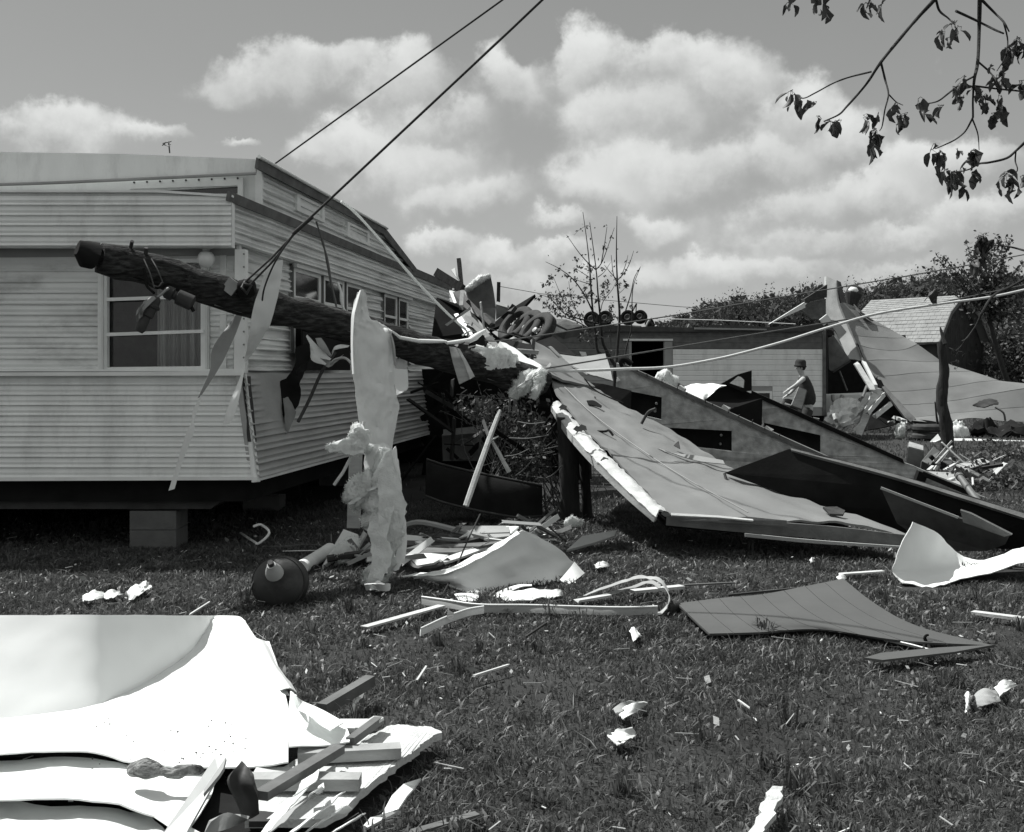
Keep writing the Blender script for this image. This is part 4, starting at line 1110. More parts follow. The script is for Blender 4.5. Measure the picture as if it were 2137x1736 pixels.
tube('strap', spline([V(329, 620, 8.25), V(345, 606, 8.28), V(352, 602, 8.3)], 3), .012, 'steel', ins)
tube('lead', spline([V(322, 612, 8.25), V(306, 596, 8.27), V(304, 575, 8.27)], 4), .010, 'black', ins)
ins2 = thing('insulator', 'second dark insulator lying along the underside of the slanted pole', 'insulator', V(375, 630, 8.4))
ax = V(404, 634, 8.42) - V(342, 606, 8.38); Ld = ax.length
mk('body', *lathe_geo([(0, .03), (.02, .05), (Ld * .3, .052), (Ld * .34, .034), (Ld * .42, .034), (Ld * .46, .058), (Ld * .95, .060), (Ld, .04)], V(342, 606, 8.38), ax, 18), 'darkmetal', ins2, smooth=40)
tube('bolt', [V(398, 638, 8.4), V(404, 650, 8.4)], .014, 'black', ins2)
for a, b in (((300, 540), (322, 600)), ((316, 540), (340, 590))):
    tube('loop_wire', spline([V(*a, 8.2), V((a[0] + b[0]) / 2 + 2, (a[1] + b[1]) / 2, 8.16), V(*b, 8.22)], 4), .005, 'greywire', pole, n=5)
# ------------------------------------------------------------------ lifting cable and its three strands, second cable, rope
main = [V(1152, -20, 7.6), V(1070, 58, 7.8), V(620, 480, 8.55)]
t = thing('lifting_cable', 'taut dark cable from upper right splitting into strands tied to the slanted pole', 'cable', V(620, 480, 8.55))
tube('main_run', main, .0095, 'cable', t, n=8)
tube('splice', [V(652, 452, 8.5), V(612, 488, 8.56)], .016, 'cable', t, n=8)
tube('strand', [V(618, 484, 8.55), V(565, 540, 8.62), V(512, 588, 8.68)], .008, 'cable', t)
tube('strand', [V(614, 488, 8.55), V(570, 545, 8.62), V(522, 594, 8.66)], .008, 'cable', t)
tube('strand', spline([V(612, 488, 8.55), V(575, 545, 8.6), V(552, 600, 8.68), V(546, 640, 8.78)], 6), .007, 'cable', t)
tube('knot', [V(512, 588, 8.66), V(505, 600, 8.62), V(515, 612, 8.62), V(524, 596, 8.62), V(508, 592, 8.62)], .014, 'cable', t)
tube('overhead_cable', [V(1075, -20, 11.0), V(1045, 2, 11.1), V(580, 337, 14.2), V(500, 395, 14.7)], .0105, 'cable', label='upper thinner dark cable running down behind the mobile home roof', cat='cable')
rp = spline([V(712, 420, 12.62), V(745, 447, 12.75), V(800, 508, 13.0), V(870, 588, 13.2), V(930, 650, 13.3), V(972, 688, 13.4)], 8)
tube('white_rope', rp, .016, 'rope', rough=.2, label='white rope slung from the mobile home eave down to the wreck', cat='rope')
tube('rope_end', spline([V(972, 688, 13.4), V(985, 710, 13.4), V(1000, 704, 13.4), V(985, 690, 13.42), V(965, 700, 13.35)], 5), .010, 'rope', label='frayed loop at the lower end of the white rope', cat='rope end')
tube('dangling_cord', spline([V(660, 462, 11.9), V(680, 530, 11.95), V(690, 585, 11.9), V(702, 640, 11.8), V(705, 672, 11.6)], 6), .011, 'greywire', rough=.8, label='frayed grey cord hanging down the mobile home side over its windows', cat='cord')
tube('dangling_cord', spline([V(705, 590, 11.6), V(712, 610, 11.5), V(716, 640, 11.4), V(735, 668, 11.2)], 5), .014, 'palesheet', rough=.9, label='pale frayed shred dangling between the side windows', cat='shred')
# ================================================================== torn strips hanging at the pole
ribbon('torn_strip', [V(575, 545, 8.8), V(565, 590, 8.78), V(552, 640, 8.75), V(540, 690, 8.8), V(522, 735, 8.95), V(512, 755, 9.0)], [.12, .16, .18, .15, .07, .02], 'palesheet', across=(1, .2, .25), wob=.02, seed=3, ragged=.0,
       label='torn pale metal strip draped over the slanted pole beside the lifting strands', cat='metal strip')
ribbon('torn_strip', [V(500, 655, 9.15), V(480, 690, 9.1), V(462, 725, 9.1), V(448, 770, 9.1), V(415, 830, 9.1)], [.06, .13, .16, .08, .02], 'greypanel', across=(1, .3, .35), wob=.02, seed=4,
       label='grey torn strip hanging before the front window corner', cat='metal strip')
ribbon('torn_strip', [V(420, 825, 9.1), V(408, 855, 9.1), V(402, 880, 9.1), V(396, 905, 9.1), V(375, 965, 9.1), V(358, 1022, 9.1)], [.015, .04, .02, .07, .045, .05], 'whitesheet', across=(1, .2, .3), wob=.008, seed=5,
       label='long thin white shred hanging across the lower front wall', cat='shred')
ribbon('torn_strip', [V(509, 770, 9.4), V(497, 810, 9.35), V(485, 850, 9.3), V(473, 886, 9.3)], [.012, .05, .085, .07], 'whitesheet', across=(1, .2, .3), wob=.012, seed=6,
       label='short white pointed shred hanging at the lower front corner', cat='shred')
ribbon('torn_flap', [V(640, 722, 11.35), V(625, 770, 11.1), V(602, 800, 11.0), V(595, 850, 10.95), V(588, 895, 10.95)], [.22, .14, .26, .26, .05], 'black', across=(1, .3, .25), wob=.05, seed=7, ragged=.03,
       label='dark ragged flap of torn wall lining on the crushed side', cat='torn lining')
ribbon('torn_flap', [V(596, 830, 10.93), V(605, 862, 10.9), V(598, 905, 10.9)], [.05, .10, .03], 'greypanel', across=(1, .3, .2), wob=.02, seed=8, ragged=.02,
       label='small pale curl of siding at the tip of the dark torn lining', cat='torn siding')
slab('wall_breach', [SLo(11.6, 1.62, .03), SLo(13.4, 1.62, .03), SLo(13.5, 2.1, .0), SLo(11.7, 2.1, .0)], .02, 'black', home)
tube('weather_mast', spline([V(700, 735, 10.6), V(672, 775, 10.5), V(645, 835, 10.4), V(622, 880, 10.3)], 5), .016, 'darkmetal', n=8, label='dark thin broken rod slanting over the crushed siding', cat='rod')
for i, (a, b, c) in enumerate((((640, 700), (665, 735), (690, 750)), ((655, 690), (672, 720), (690, 742)), ((690, 742), (700, 725), (728, 722)), ((670, 745), (690, 760), (715, 740)), ((648, 715), (655, 745), (680, 760)))):
    ribbon('torn_shred', [V(*a, 10.5), V(*b, 10.4), V(*c, 10.4)], [.02, .07, .02], ['palesheet', 'greypanel'][i % 2], across=(.6, .2, .8), wob=.02, seed=20 + i, n=4,
           label=['uppermost pale shred twisted under the pole by the wall breach', 'grey shred next to the wall breach, second from the left', 'pale shred curling right over the small dark opening', 'grey shred lying under the curled pale one', 'leftmost pale shred at the wall breach'][i], cat='shred')
tube('sagging_cable', spline([V(690, 760, 10.3), V(700, 750, 10.2), V(722, 748, 10.1), V(742, 770, 9.9)], 5), .012, 'palebrass', label='short pale cable arching beside the standing torn sheet', cat='cable')

# ------------------------------------------------------------------ tall hanging sheet with glass wool
hs = thing('hanging_sheet', 'tall pale torn wall sheet hanging upright over the slanted pole, wool at its foot', 'torn wall sheet', H(790, 1228, 0))
c4 = crop(800, 950, 2.48)
sheet('skin', [[V(748, 612, 8.850), V(753, 604, 8.880), V(758, 604, 8.890), V(764, 612, 8.930)],
               [V(738, 640, 8.832), V(748, 634, 8.862), V(758, 636, 8.872), V(767, 640, 8.912)],
               [V(735, 664, 8.814), V(746, 660, 8.844), V(760, 664, 8.854), V(776, 668, 8.894)],
               [V(734, 682, 8.796), V(757, 676, 8.826), V(784, 674, 8.836), V(808, 680, 8.876)],
               [V(734, 708, 8.778), V(760, 704, 8.808), V(798, 702, 8.818), V(819, 708, 8.858)],
               [V(735, 760, 8.760), V(765, 760, 8.790), V(800, 765, 8.800), V(823, 770, 8.840)],
               [V(741, 815, 8.742), V(768, 815, 8.772), V(800, 812, 8.782), V(824, 818, 8.822)],
               [V(744, 842, 8.724), V(772, 842, 8.754), V(806, 836, 8.764), V(834, 846, 8.804)],
               [V(752, 885, 8.706), V(775, 885, 8.736), V(800, 880, 8.746), V(827, 884, 8.786)],
               [V(772, 938, 8.688), V(786, 940, 8.718), V(800, 941, 8.728), V(818, 938, 8.768)]], 'palesheet', hs, th=.006, nu=10, nv=6, wob=.024, wscale=9, ragged=.016, seed=2)
sheet('edge_fold', [[V(746, 614, 8.85), V(753, 605, 8.82)], [V(737, 642, 8.83), V(744, 638, 8.80)], [V(733, 664, 8.81), V(739, 662, 8.78)], [V(732, 720, 8.78), V(736, 720, 8.75)], [V(735, 780, 8.74), V(738, 780, 8.71)]], 'whitesheet', hs, th=.006, nu=3, nv=5, ragged=.006)
sheet('right_fold', [[V(808, 684, 8.86), V(813, 690, 8.82)], [V(816, 712, 8.86), V(822, 722, 8.80)], [V(821, 760, 8.84), V(825, 765, 8.78)]], 'greypanel', hs, th=.008, nu=3, nv=5)
beam('wall_stud', V(744, 900, 8.86), V(738, 1102, 8.78), .10, .04, 'wood', hs, up=(0, 1, 0))
tube('hanging_lath', [V(760, 880, 8.6), V(745, 930, 8.55), V(716, 985, 8.5), V(697, 1012, 8.5)], .012, 'palewood', hs, n=6)
sheet('back_piece', [[V(822, 768, 9.3), V(850, 772, 9.3)], [V(824, 800, 9.28), V(852, 808, 9.28)], [V(826, 826, 9.25), V(845, 815, 9.25)]], 'palesheet', hs, th=.008, nu=3, nv=3, ragged=.012)
fluff('insulation_tuft', [V(683, 934, 8.55), V(715, 932, 8.5), V(745, 930, 8.55), V(775, 935, 8.6)], [.035, .06, .05, .04], parent=hs, flat=(.8, .8), amp=.6, fibres=240, fl=0.015, seed=31)
fluff('insulation_tuft', [V(742, 895, 8.6), V(752, 905, 8.52), V(748, 930, 8.5), V(745, 945, 8.52)], [.04, .075, .05, .03], parent=hs, flat=(.8, .9), amp=.8, fibres=150, fl=0.014, seed=32)
sheet('paper_backing', [[V(768, 930, 8.62), V(800, 925, 8.58), V(818, 932, 8.62)], [V(756, 990, 8.58), V(790, 990, 8.5), V(822, 980, 8.6)], [V(770, 1040, 8.55), V(795, 1040, 8.46), V(832, 1035, 8.56)], [V(785, 1090, 8.5), V(806, 1095, 8.44), V(840, 1080, 8.5)], [V(795, 1140, 8.45), V(810, 1150, 8.42), V(832, 1150, 8.45)]], 'palesheet', hs, th=.008, nu=5, nv=5, wob=.03, wscale=8, ragged=.02, seed=4)
fluff('insulation_batt', [V(800, 935, 8.5), V(788, 985, 8.46), V(780, 1020, 8.44), V(800, 1070, 8.42), V(812, 1110, 8.41), V(805, 1160, 8.40), V(795, 1195, 8.38), V(786, 1222, 8.36)], [.03, .06, .09, .11, .09, .075, .07, .065], parent=hs, flat=(.55, .95), amp=.55, fibres=1320, fl=0.017, seed=33)
fluff('insulation_batt', [V(735, 1010, 8.48), V(750, 1022, 8.44), V(775, 1025, 8.42)], [.08, .125, .11], parent=hs, flat=(.6, 1), amp=.6, fibres=540, fl=0.018, seed=34)
fluff('insulation_batt', [V(758, 1092, 8.48), V(775, 1088, 8.44), V(795, 1080, 8.42)], [.03, .06, .09], parent=hs, flat=(.6, 1), amp=.6, fibres=240, fl=0.018, seed=35)
fluff('insulation_batt', [V(768, 1185, 8.40), V(782, 1208, 8.37), V(775, 1226, 8.35)], [.05, .085, .06], parent=hs, flat=(.7, 1), amp=.6, fibres=240, fl=0.018, seed=36)
sheet('foot_paper', [[H(760, 1222, .07), H(785, 1218, .11), H(812, 1218, .08)], [H(765, 1232, .03), H(785, 1230, .05), H(812, 1234, .03)]], 'whitesheet', hs, th=.006, nu=4, nv=3, wob=.02, ragged=.02)

# ================================================================== the wreck in the middle: end of the near home
wk = lambda cx, cy: crop(1150, 650, 2.893)(cx, cy)
def W(cx, cy, d): return V(*wk(cx, cy), d)
slab('broken_wall', [W(375, 430, 17), W(470, 365, 17), W(570, 312, 17), W(592, 420, 17), W(612, 560, 17), W(605, 690, 16.8), W(560, 700, 16.8), W(470, 640, 16.8), W(430, 570, 17)], .16, 'browngrey', label='broken wall panel standing askew at the crushed end of the near home', cat='wall panel')
fluff('ragged_wall_edge', [W(372, 425, 16.95), W(430, 385, 16.9), W(500, 330, 16.9), W(565, 305, 16.95)], [.05, .06, .08, .05], mat='palesheet', flat=(.7, .7), amp=.6, fibres=120, fl=0.030, seed=51, label='ragged pale insulation along the top of the broken wall panel', cat='insulation')
beam('upright_stake', W(318, 185, 16.2), W(340, 420, 16.0), .06, .12, 'post', up=(0, 1, 0), label='tall dark board end sticking straight up left of the broken wall panel', cat='board')
beam('leaning_board', W(148, 288, 15.8), W(350, 415, 15.6), .12, .10, 'post', up=(0, 1, 0), ragged=.03, label='dark board leaning left against the tall upright board end', cat='board')
slab('clear_shard', [W(255, 262, 16), W(285, 245, 16), W(325, 350, 15.9), W(300, 325, 15.9)], .01, 'palesheet', label='thin pale shard caught between the two dark boards', cat='shard')
beam('upright_stake', W(634, 360, 19), W(630, 540, 19), .06, .10, 'post', up=(0, 1, 0), label='short dark stake standing right of the broken wall panel', cat='stake')
slab('roof_end', [W(612, 535, 18.2), W(700, 560, 18.2), W(720, 590, 18.25), W(640, 640, 18.3), W(612, 660, 18.35)], .1, 'siding_shaded', label='tip of ribbed wall behind the broken wall panel', cat='wall piece')
slab('black_panel', [W(922, 455, 18.4), W(820, 565, 18.2), W(700, 680, 18.1), W(560, 740, 18), W(575, 700, 18.1), W(650, 635, 18.2), W(740, 565, 18.3)], .06, 'black', label='black pointed panel jutting up right behind the wheels', cat='panel')
slab('dark_lump', [W(700, 590, 17.6), W(740, 530, 17.6), W(765, 545, 17.6), W(730, 590, 17.5)], .08, 'darkmetal', label='small dark lump behind the black pointed panel', cat='scrap')
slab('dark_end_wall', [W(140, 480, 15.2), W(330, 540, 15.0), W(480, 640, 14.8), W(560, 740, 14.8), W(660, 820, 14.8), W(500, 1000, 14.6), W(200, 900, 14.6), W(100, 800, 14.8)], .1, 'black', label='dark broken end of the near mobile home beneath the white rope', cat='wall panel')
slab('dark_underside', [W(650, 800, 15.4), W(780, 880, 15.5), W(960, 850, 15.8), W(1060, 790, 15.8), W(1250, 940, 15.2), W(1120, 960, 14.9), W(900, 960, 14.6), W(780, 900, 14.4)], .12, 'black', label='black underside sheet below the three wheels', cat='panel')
slab('twisted_sheet', [W(270, 440, 15.4), W(345, 420, 15.4), W(410, 520, 15.2), W(400, 600, 15.1), W(330, 600, 15.1)], .04, 'darkmetal', label='dark twisted sheet under the leaning board', cat='sheet')
slab('ribbed_offcut', [W(240, 430, 15.6), W(330, 400, 15.7), W(345, 500, 15.4), W(280, 530, 15.4)], .03, 'siding2', label='crumpled siding offcut at the broken end of the near home', cat='siding piece')
for k, (a, b, w, m2) in enumerate((((380, 500), (570, 690), .05, 'darkmetal'), ((370, 610), (530, 790), .14, 'greypanel'), ((330, 640), (420, 780), .04, 'palebrass'), ((300, 620), (390, 780), .05, 'palebrass'), ((345, 430), (335, 560), .05, 'steel'))):
    beam('broken_batten', W(*a, 14.3), W(*b, 13.9), w, .05, m2, up=(0, 1, 0), ragged=.04,
         label=['thin dark batten across the foot of the broken wall panel', 'grey plank sloping down to the glass wool', 'right one of two thin metal battens by the rope end', 'left one of two thin metal battens by the rope end', 'short upright metal batten under the leaning board'][k], cat='batten')
# bent white trim running from the pole to the wreck
tr = thing('bent_trim', 'bent white metal trim lying along the pole to the wreck', 'trim', V(930, 720, 11.0))
tube('length', [W(-220, 745, 9.5), W(-150, 800, 9.55), W(0, 828, 9.7)], .022, 'trim', tr, rs=[.008, .015, .017])
tube('length', [W(0, 828, 9.7), W(190, 832, 10.0), W(220, 838, 10.0)], .019, 'trim', tr, r1=.016)
tube('length', [W(215, 845, 10.0), W(400, 825, 10.3), W(440, 800, 10.35), W(525, 740, 10.6)], .03, 'trim', tr, rs=[.016, .026, .034, .012])
slab('dark_block', [W(420, 810, 10.6), W(520, 780, 10.8), W(525, 850, 10.8), W(430, 860, 10.6)], .2, 'black', label='dark block under the bent end of the white trim', cat='block')
sheet('thin_wall_piece', [[W(240, 870, 9.95), W(300, 880, 9.95)], [W(270, 1000, 9.92), W(360, 960, 9.9)], [W(320, 1170, 9.9), W(440, 1110, 9.88)]], 'wood', th=.03, nu=3, nv=4, label='pale broken board hanging down under the pole before the shrub', cat='board')
sheet('board_edge', [[W(298, 880, 9.9), W(325, 890, 9.9)], [W(355, 990, 9.87), W(385, 1000, 9.87)], [W(405, 1130, 9.85), W(440, 1105, 9.85)]], 'palewood', th=.02, nu=3, nv=4, label='lit edge splinter along the hanging pale board', cat='splinter')
for k, (a, b, d, r) in enumerate((((450, 870), (560, 930), 10.5, .02), ((540, 860), (580, 910), 10.6, .02), ((390, 880), (300, 900), 10.2, .05), ((520, 920), (560, 950), 10.4, .012))):
    tube('small_scrap', [W(*a, d), lerp(W(*a, d), W(*b, d), .5) + Vector((0, 0, .02)), W(*b, d)], r, ['palesheet', 'palesheet', 'darkmetal', 'black'][k], n=6,
         label=['pale scrap on the pole left of the glass wool', 'pale scrap touching the top of the glass wool', 'dark roll wedged under the white trim', 'black crumb on the glass wool'][k], cat='scrap')
fluff('glass_wool', [W(420, 945, 10.3), W(520, 968, 10.35), W(640, 975, 10.45), W(770, 1000, 10.55)], [.05, .11, .12, .07], flat=(.9, .75), amp=.8, fibres=540, fl=0.015, seed=61, label='white glass wool lying on the pole at the wreck', cat='insulation')
fluff('glass_wool', [W(900, 1060, 10.45), W(870, 1130, 10.4), W(800, 1210, 10.35), W(730, 1260, 10.35)], [.04, .085, .08, .03], flat=(.7, .8), amp=.9, fibres=540, fl=0.015, seed=62, label='white glass wool tuft hanging below the wires', cat='insulation')
fluff('glass_wool', [W(985, 1060, 10.4), W(960, 1130, 10.35), W(930, 1220, 10.3), W(905, 1280, 10.3)], [.045, .065, .05, .02], flat=(.7, .8), amp=.8, fibres=240, fl=0.015, seed=63, label='narrow glass wool strand right of the hanging tuft', cat='insulation')
sheet('lit_plank', [[W(640, 830, 12.4), W(690, 845, 12.5)], [W(720, 920, 12.2), W(830, 930, 12.3)], [W(800, 1010, 12.0), W(960, 1020, 12.1)], [W(840, 1050, 11.8), W(1000, 1075, 11.9)]], 'whitesheet', th=.05, nu=3, nv=4, ragged=.03, wob=.02, seed=5, label='bright ragged white board slanting down to the wires', cat='board')
sheet('grey_slope', [[W(370, 620, 13.4), W(430, 640, 13.6)], [W(520, 780, 13.0), W(620, 840, 13.1)], [W(600, 900, 12.7), W(730, 960, 12.8)]], 'greypanel', th=.04, nu=3, nv=4, label='grey sloping panel above the bright white board', cat='panel')
sheet('upper_roof_sheet', [[W(900, 810, 13.9), W(960, 850, 14.0), W(1110, 940, 14.2)], [W(940, 960, 13.6), W(1060, 960, 13.7), W(1200, 1020, 13.8)], [W(870, 960, 13.1), W(1080, 1020, 13.2), W(1300, 1120, 13.4)], [W(1000, 1070, 12.6), W(1150, 1130, 12.8), W(1400, 1190, 13.2)]], 'roofsheet', th=.03, nu=4, nv=4, wob=.02, label='pale crumpled roof sheet above the big fallen roof section', cat='roof sheet')
sheet('leaning_grey_sheet', [[W(1115, 930, 14.9), W(1300, 950, 15.0), W(1480, 925, 15.2)], [W(1200, 1010, 14.6), W(1350, 1030, 14.7), W(1515, 1030, 14.8)], [W(1340, 1080, 14.2), W(1440, 1110, 14.3), W(1540, 1145, 14.4)]], 'greypanel', th=.02, nu=4, nv=4, wob=.02, label='flat grey sheet leaning before the sapling foot', cat='sheet')
slab('white_scrap', [W(1275, 910, 15.6), W(1325, 915, 15.6), W(1335, 945, 15.6), W(1295, 950, 15.6)], .05, 'whitesheet', label='little white scrap above the flat grey sheet', cat='scrap')
slab('white_wedge', [W(1090, 710, 17), W(1170, 745, 17), W(1060, 760, 17)], .04, 'palesheet', label='pale wedge right of the wheels', cat='scrap')
slab('dark_slope', [W(1080, 650, 18.5), W(1170, 655, 18.5), W(1300, 705, 18.5), W(1180, 735, 18.3), W(1090, 690, 18.3)], .2, 'browngrey', label='dark slope of debris right of the wheels', cat='debris')
slab('small_white_flap', [W(882, 925, 13.2), W(935, 955, 13.2), W(885, 950, 13.2)], .02, 'whitesheet', label='small white flap under the wheels', cat='scrap')
# wheels of an overturned undercarriage
c2 = crop(1300, 820, 7.123)
ch = thing('undercarriage', 'upturned trailer undercarriage with three tyred wheels in a row', 'undercarriage', V(1090, 760, 17.5))
wn = Vector((-.60, -.44, .56)).normalized()
for i, (cx, cy, d) in enumerate(((775, 455, 17.6), (965, 530, 17.3), (1170, 580, 17.0))):
    o = V(*c2(cx, cy), d)
    Rw, Tw = .345, .20
    prof = [(0.03, .218), (.004, .226), (.0, .236), (.001, .30), (.010, .325), (.030, Rw - .002)]
    for g in range(5):
        a = .034 + g * .020
        prof += [(a, Rw), (a + .013, Rw), (a + .013, Rw - .014), (a + .019, Rw - .014)]
    prof += [(.136, Rw - .004), (.155, .32), (.160, .28), (.15, .218)]
    prof = [(-a, r) for a, r in prof]
    wh = thing_part = mk('wheel', *lathe_geo([(-.06, .02), (-.065, .07), (-.085, .075), (-.095, .12), (-.085, .16), (-.075, .19), (-.02, .205), (-.005, .220), (-.02, .222), (-.15, .222), (-.15, .10), (-.12, .09), (-.12, .0)], o, wn, 28), 'darkmetal', ch, smooth=35)
    vs, fs = lathe_geo(prof, o, wn, 40)
    mk('tyre', vs, [f for f in fs if len(f) == 4], 'rubber', wh, smooth=35)
    mk('hub', *lathe_geo([(-.07, .05), (-.02, .045), (-.01, .025), (-.01, 0)], o, wn, 14), 'palebrass', wh, smooth=35)
    u = wn.cross(Vector((0, 0, 1))).normalized(); w2 = wn.cross(u)
    for k in range(5):
        q = o + (u * math.cos(k * 1.2566) + w2 * math.sin(k * 1.2566)) * .105 - wn * .07
        mk('wheel_nut', *lathe_geo([(0, .014), (.03, .012)], q, wn, 6), 'steel', wh)
    beam('axle', o - wn * .1, o - wn * 1.0, .08, .08, 'black', ch)
for i, (a, b) in enumerate((((690, 850), (960, 720)), ((940, 850), (1160, 870)))):
    pass
tube('frame_rail', [V(*c2(480, 830), 16.2), V(*c2(780, 690), 16.2), V(*c2(950, 760), 16.2), V(*c2(1160, 850), 16.2)], .035, 'black', ch, n=8)
sheet('mud_cover', [[V(*c2(700, 790), 16.4), V(*c2(790, 720), 16.4), V(*c2(890, 760), 16.4)], [V(*c2(700, 830), 16.35), V(*c2(770, 800), 16.3), V(*c2(860, 820), 16.35)], [V(*c2(740, 855), 16.3), V(*c2(780, 856), 16.3), V(*c2(820, 840), 16.3)]], 'greypanel', ch, th=.02)
sheet('mud_cover', [[V(*c2(965, 800), 16.3), V(*c2(1060, 810), 16.3), V(*c2(1150, 870), 16.3)], [V(*c2(935, 920), 16.2), V(*c2(1030, 910), 16.2), V(*c2(1120, 910), 16.25)], [V(*c2(960, 985), 16.15), V(*c2(1000, 990), 16.15), V(*c2(1060, 960), 16.2)]], 'greypanel', ch, th=.02)
# small upturned cart wheels beyond, seen above the far home's roof edge
cw = crop(1570, 810, 7.123)
ct = thing('upturned_cart', 'upturned cart with small dark wheels sticking above the far mobile home roof', 'cart', V(1285, 705, 27.6))
for i, (cx, cy, r) in enumerate(((375, 465, .20), (640, 440, .185), (1085, 430, .185), (1325, 415, .17), (1565, 560, .12))):
    o = V(*cw(cx, cy), 27.2 + .15 * (i % 2))
    ax = Vector((-.35, -.9, .2)) if i != 4 else Vector((.8, -.5, .2))
    wh = mk('wheel', *lathe_geo([(0, .02), (.02, r * .35), (.0, r * .5), (-.02, r * .6), (-.14, r * .6)], o, ax, 20), 'darkmetal', ct, smooth=40)
    vs, fs = lathe_geo([(0, r * .58), (.02, r * .7), (.02, r * .9), (-.02, r), (-.10, r), (-.14, r * .9), (-.14, r * .58)], o, ax, 26)
    mk('tyre', vs, [f for f in fs if len(f) == 4], 'black', wh, smooth=40)
for (a, b, c, d2, m2) in ((450, 570, 700, 660, 'palesheet'), (1050, 580, 1360, 660, 'greypanel'), (860, 610, 910, 650, 'greypanel'), (780, 520, 830, 545, 'palesheet'), (1450, 600, 1510, 650, 'greypanel')):
    slab('frame_plate', [V(*cw(a, b), 27.0), V(*cw(c, b + 20), 27.0), V(*cw(c, d2), 27.0), V(*cw(a, d2), 27.0)], .1, m2, ct)
slab('bed', [V(*cw(200, 660), 27.3), V(*cw(1500, 650), 27.3), V(*cw(1500, 780), 27.3), V(*cw(250, 780), 27.3)], .3, 'darkmetal', ct)
tube('lever', [V(*cw(1440, 620), 27), V(*cw(1490, 520), 27), V(*cw(1550, 440), 27)], .02, 'palebrass', ct)
tube('prop', [V(*cw(1160, 350), 27), V(*cw(1265, 165), 27)], .02, 'black', ct)
tube('prop', [V(*cw(1250, 360), 27), V(*cw(1262, 165), 27)], .012, 'black', ct)

# ================================================================== big fallen roof section
roof = thing('fallen_roof', 'large pale roof section fallen flat and sloping to the grass', 'roof section', H(1640, 1160, 0))
r0 = [V(1143, 765, 13.3), V(1172, 780, 13.35), V(1200, 793, 13.4), V(1226, 806, 13.45)]
r1 = [V(1162, 825, 12.4), V(1225, 845, 12.45), V(1285, 855, 12.6), V(1345, 869, 12.8)]
r2 = [V(1224, 895, 11.6), V(1300, 912, 11.7), V(1385, 920, 11.85), V(1464, 934, 12.1)]
r3 = [V(1302, 978, 10.7), V(1395, 990, 10.8), V(1490, 994, 10.95), V(1580, 1000, 11.25)]
r4 = [V(1392, 1068, 9.72), V(1560, 1082, 9.7), V(1730, 1092, 9.65), V(1892, 1114, 9.5)]
sheet('roof_skin', [r0, r1, r2, r3, r4], 'roofsheet', roof, th=.02, nu=14, nv=14, wob=.038, wscale=1.7, seed=11)
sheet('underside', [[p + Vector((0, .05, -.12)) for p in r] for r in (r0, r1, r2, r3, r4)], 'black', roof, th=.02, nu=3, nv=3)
sheet('left_edge_board', [[V(1150, 846, 12.30), V(1160, 836, 12.34), V(1172, 840, 12.36)], [V(1178, 888, 11.75), V(1190, 876, 11.8), V(1204, 880, 11.85)], [V(1214, 930, 11.12), V(1226, 917, 11.2), V(1241, 922, 11.25)], [V(1262, 978, 10.5), V(1276, 966, 10.6), V(1292, 972, 10.65)],
                         [V(1318, 1032, 9.97), V(1332, 1020, 10.05), V(1347, 1026, 10.1)], [V(1368, 1078, 9.6), V(1378, 1066, 9.66), V(1392, 1068, 9.7)]], 'palewood', roof, th=.018, nu=8, nv=12, wob=.018, wscale=11, ragged=.024, seed=12)
sheet('edge_underface', [[V(1150, 846, 12.31), V(1150, 858, 12.36)], [V(1178, 888, 11.76), V(1176, 901, 11.8)], [V(1214, 930, 11.13), V(1211, 944, 11.2)], [V(1262, 978, 10.51), V(1257, 992, 10.6)], [V(1318, 1032, 9.98), V(1312, 1045, 10.05)], [V(1368, 1078, 9.61), V(1364, 1090, 9.68)]], 'palewood', roof, th=.02, nu=3, nv=6, ragged=.012)
for k, (x, y, d, s) in enumerate(((1175, 850, 12.15, .05), (1205, 895, 11.5, .04), (1215, 892, 11.5, .03), (1262, 960, 10.75, .03), (1388, 1072, 9.6, .07))):
    slab('torn_patch', [V(x - 9, y, d - .06), V(x - 2, y - 7, d - .06), V(x + 8, y - 3, d - .06), V(x + 10, y + 5, d - .07), V(x, y + 6, d - .07)], .02, 'browngrey', roof)
sheet('front_fascia', [[V(1392, 1072, 9.66), V(1560, 1086, 9.64), V(1730, 1098, 9.6), V(1894, 1117, 9.46)], [V(1390, 1096, 9.66), V(1560, 1112, 9.64), V(1730, 1126, 9.6), V(1892, 1141, 9.46)]], 'browngrey', roof, th=.03, nu=6, nv=2)
sheet('fascia_lip', [[V(1400, 1070, 9.6), V(1500, 1076, 9.58), V(1570, 1083, 9.56)], [V(1402, 1075, 9.58), V(1500, 1080, 9.56), V(1572, 1086, 9.54)]], 'palewood', roof, th=.015, nu=5, nv=2, ragged=.01)
slab('fascia_board', [V(1560, 1078, 9.58), V(1642, 1086, 9.55), V(1642, 1098, 9.55), V(1420, 1086, 9.6)], .03, 'browngrey', roof)
sheet('lower_rail', [[V(1555, 1113, 9.5), V(1700, 1127, 9.48), V(1882, 1140, 9.42)], [V(1555, 1120, 9.5), V(1700, 1134, 9.48), V(1882, 1144, 9.42)]], 'greypanel', roof, th=.03, nu=5, nv=2)
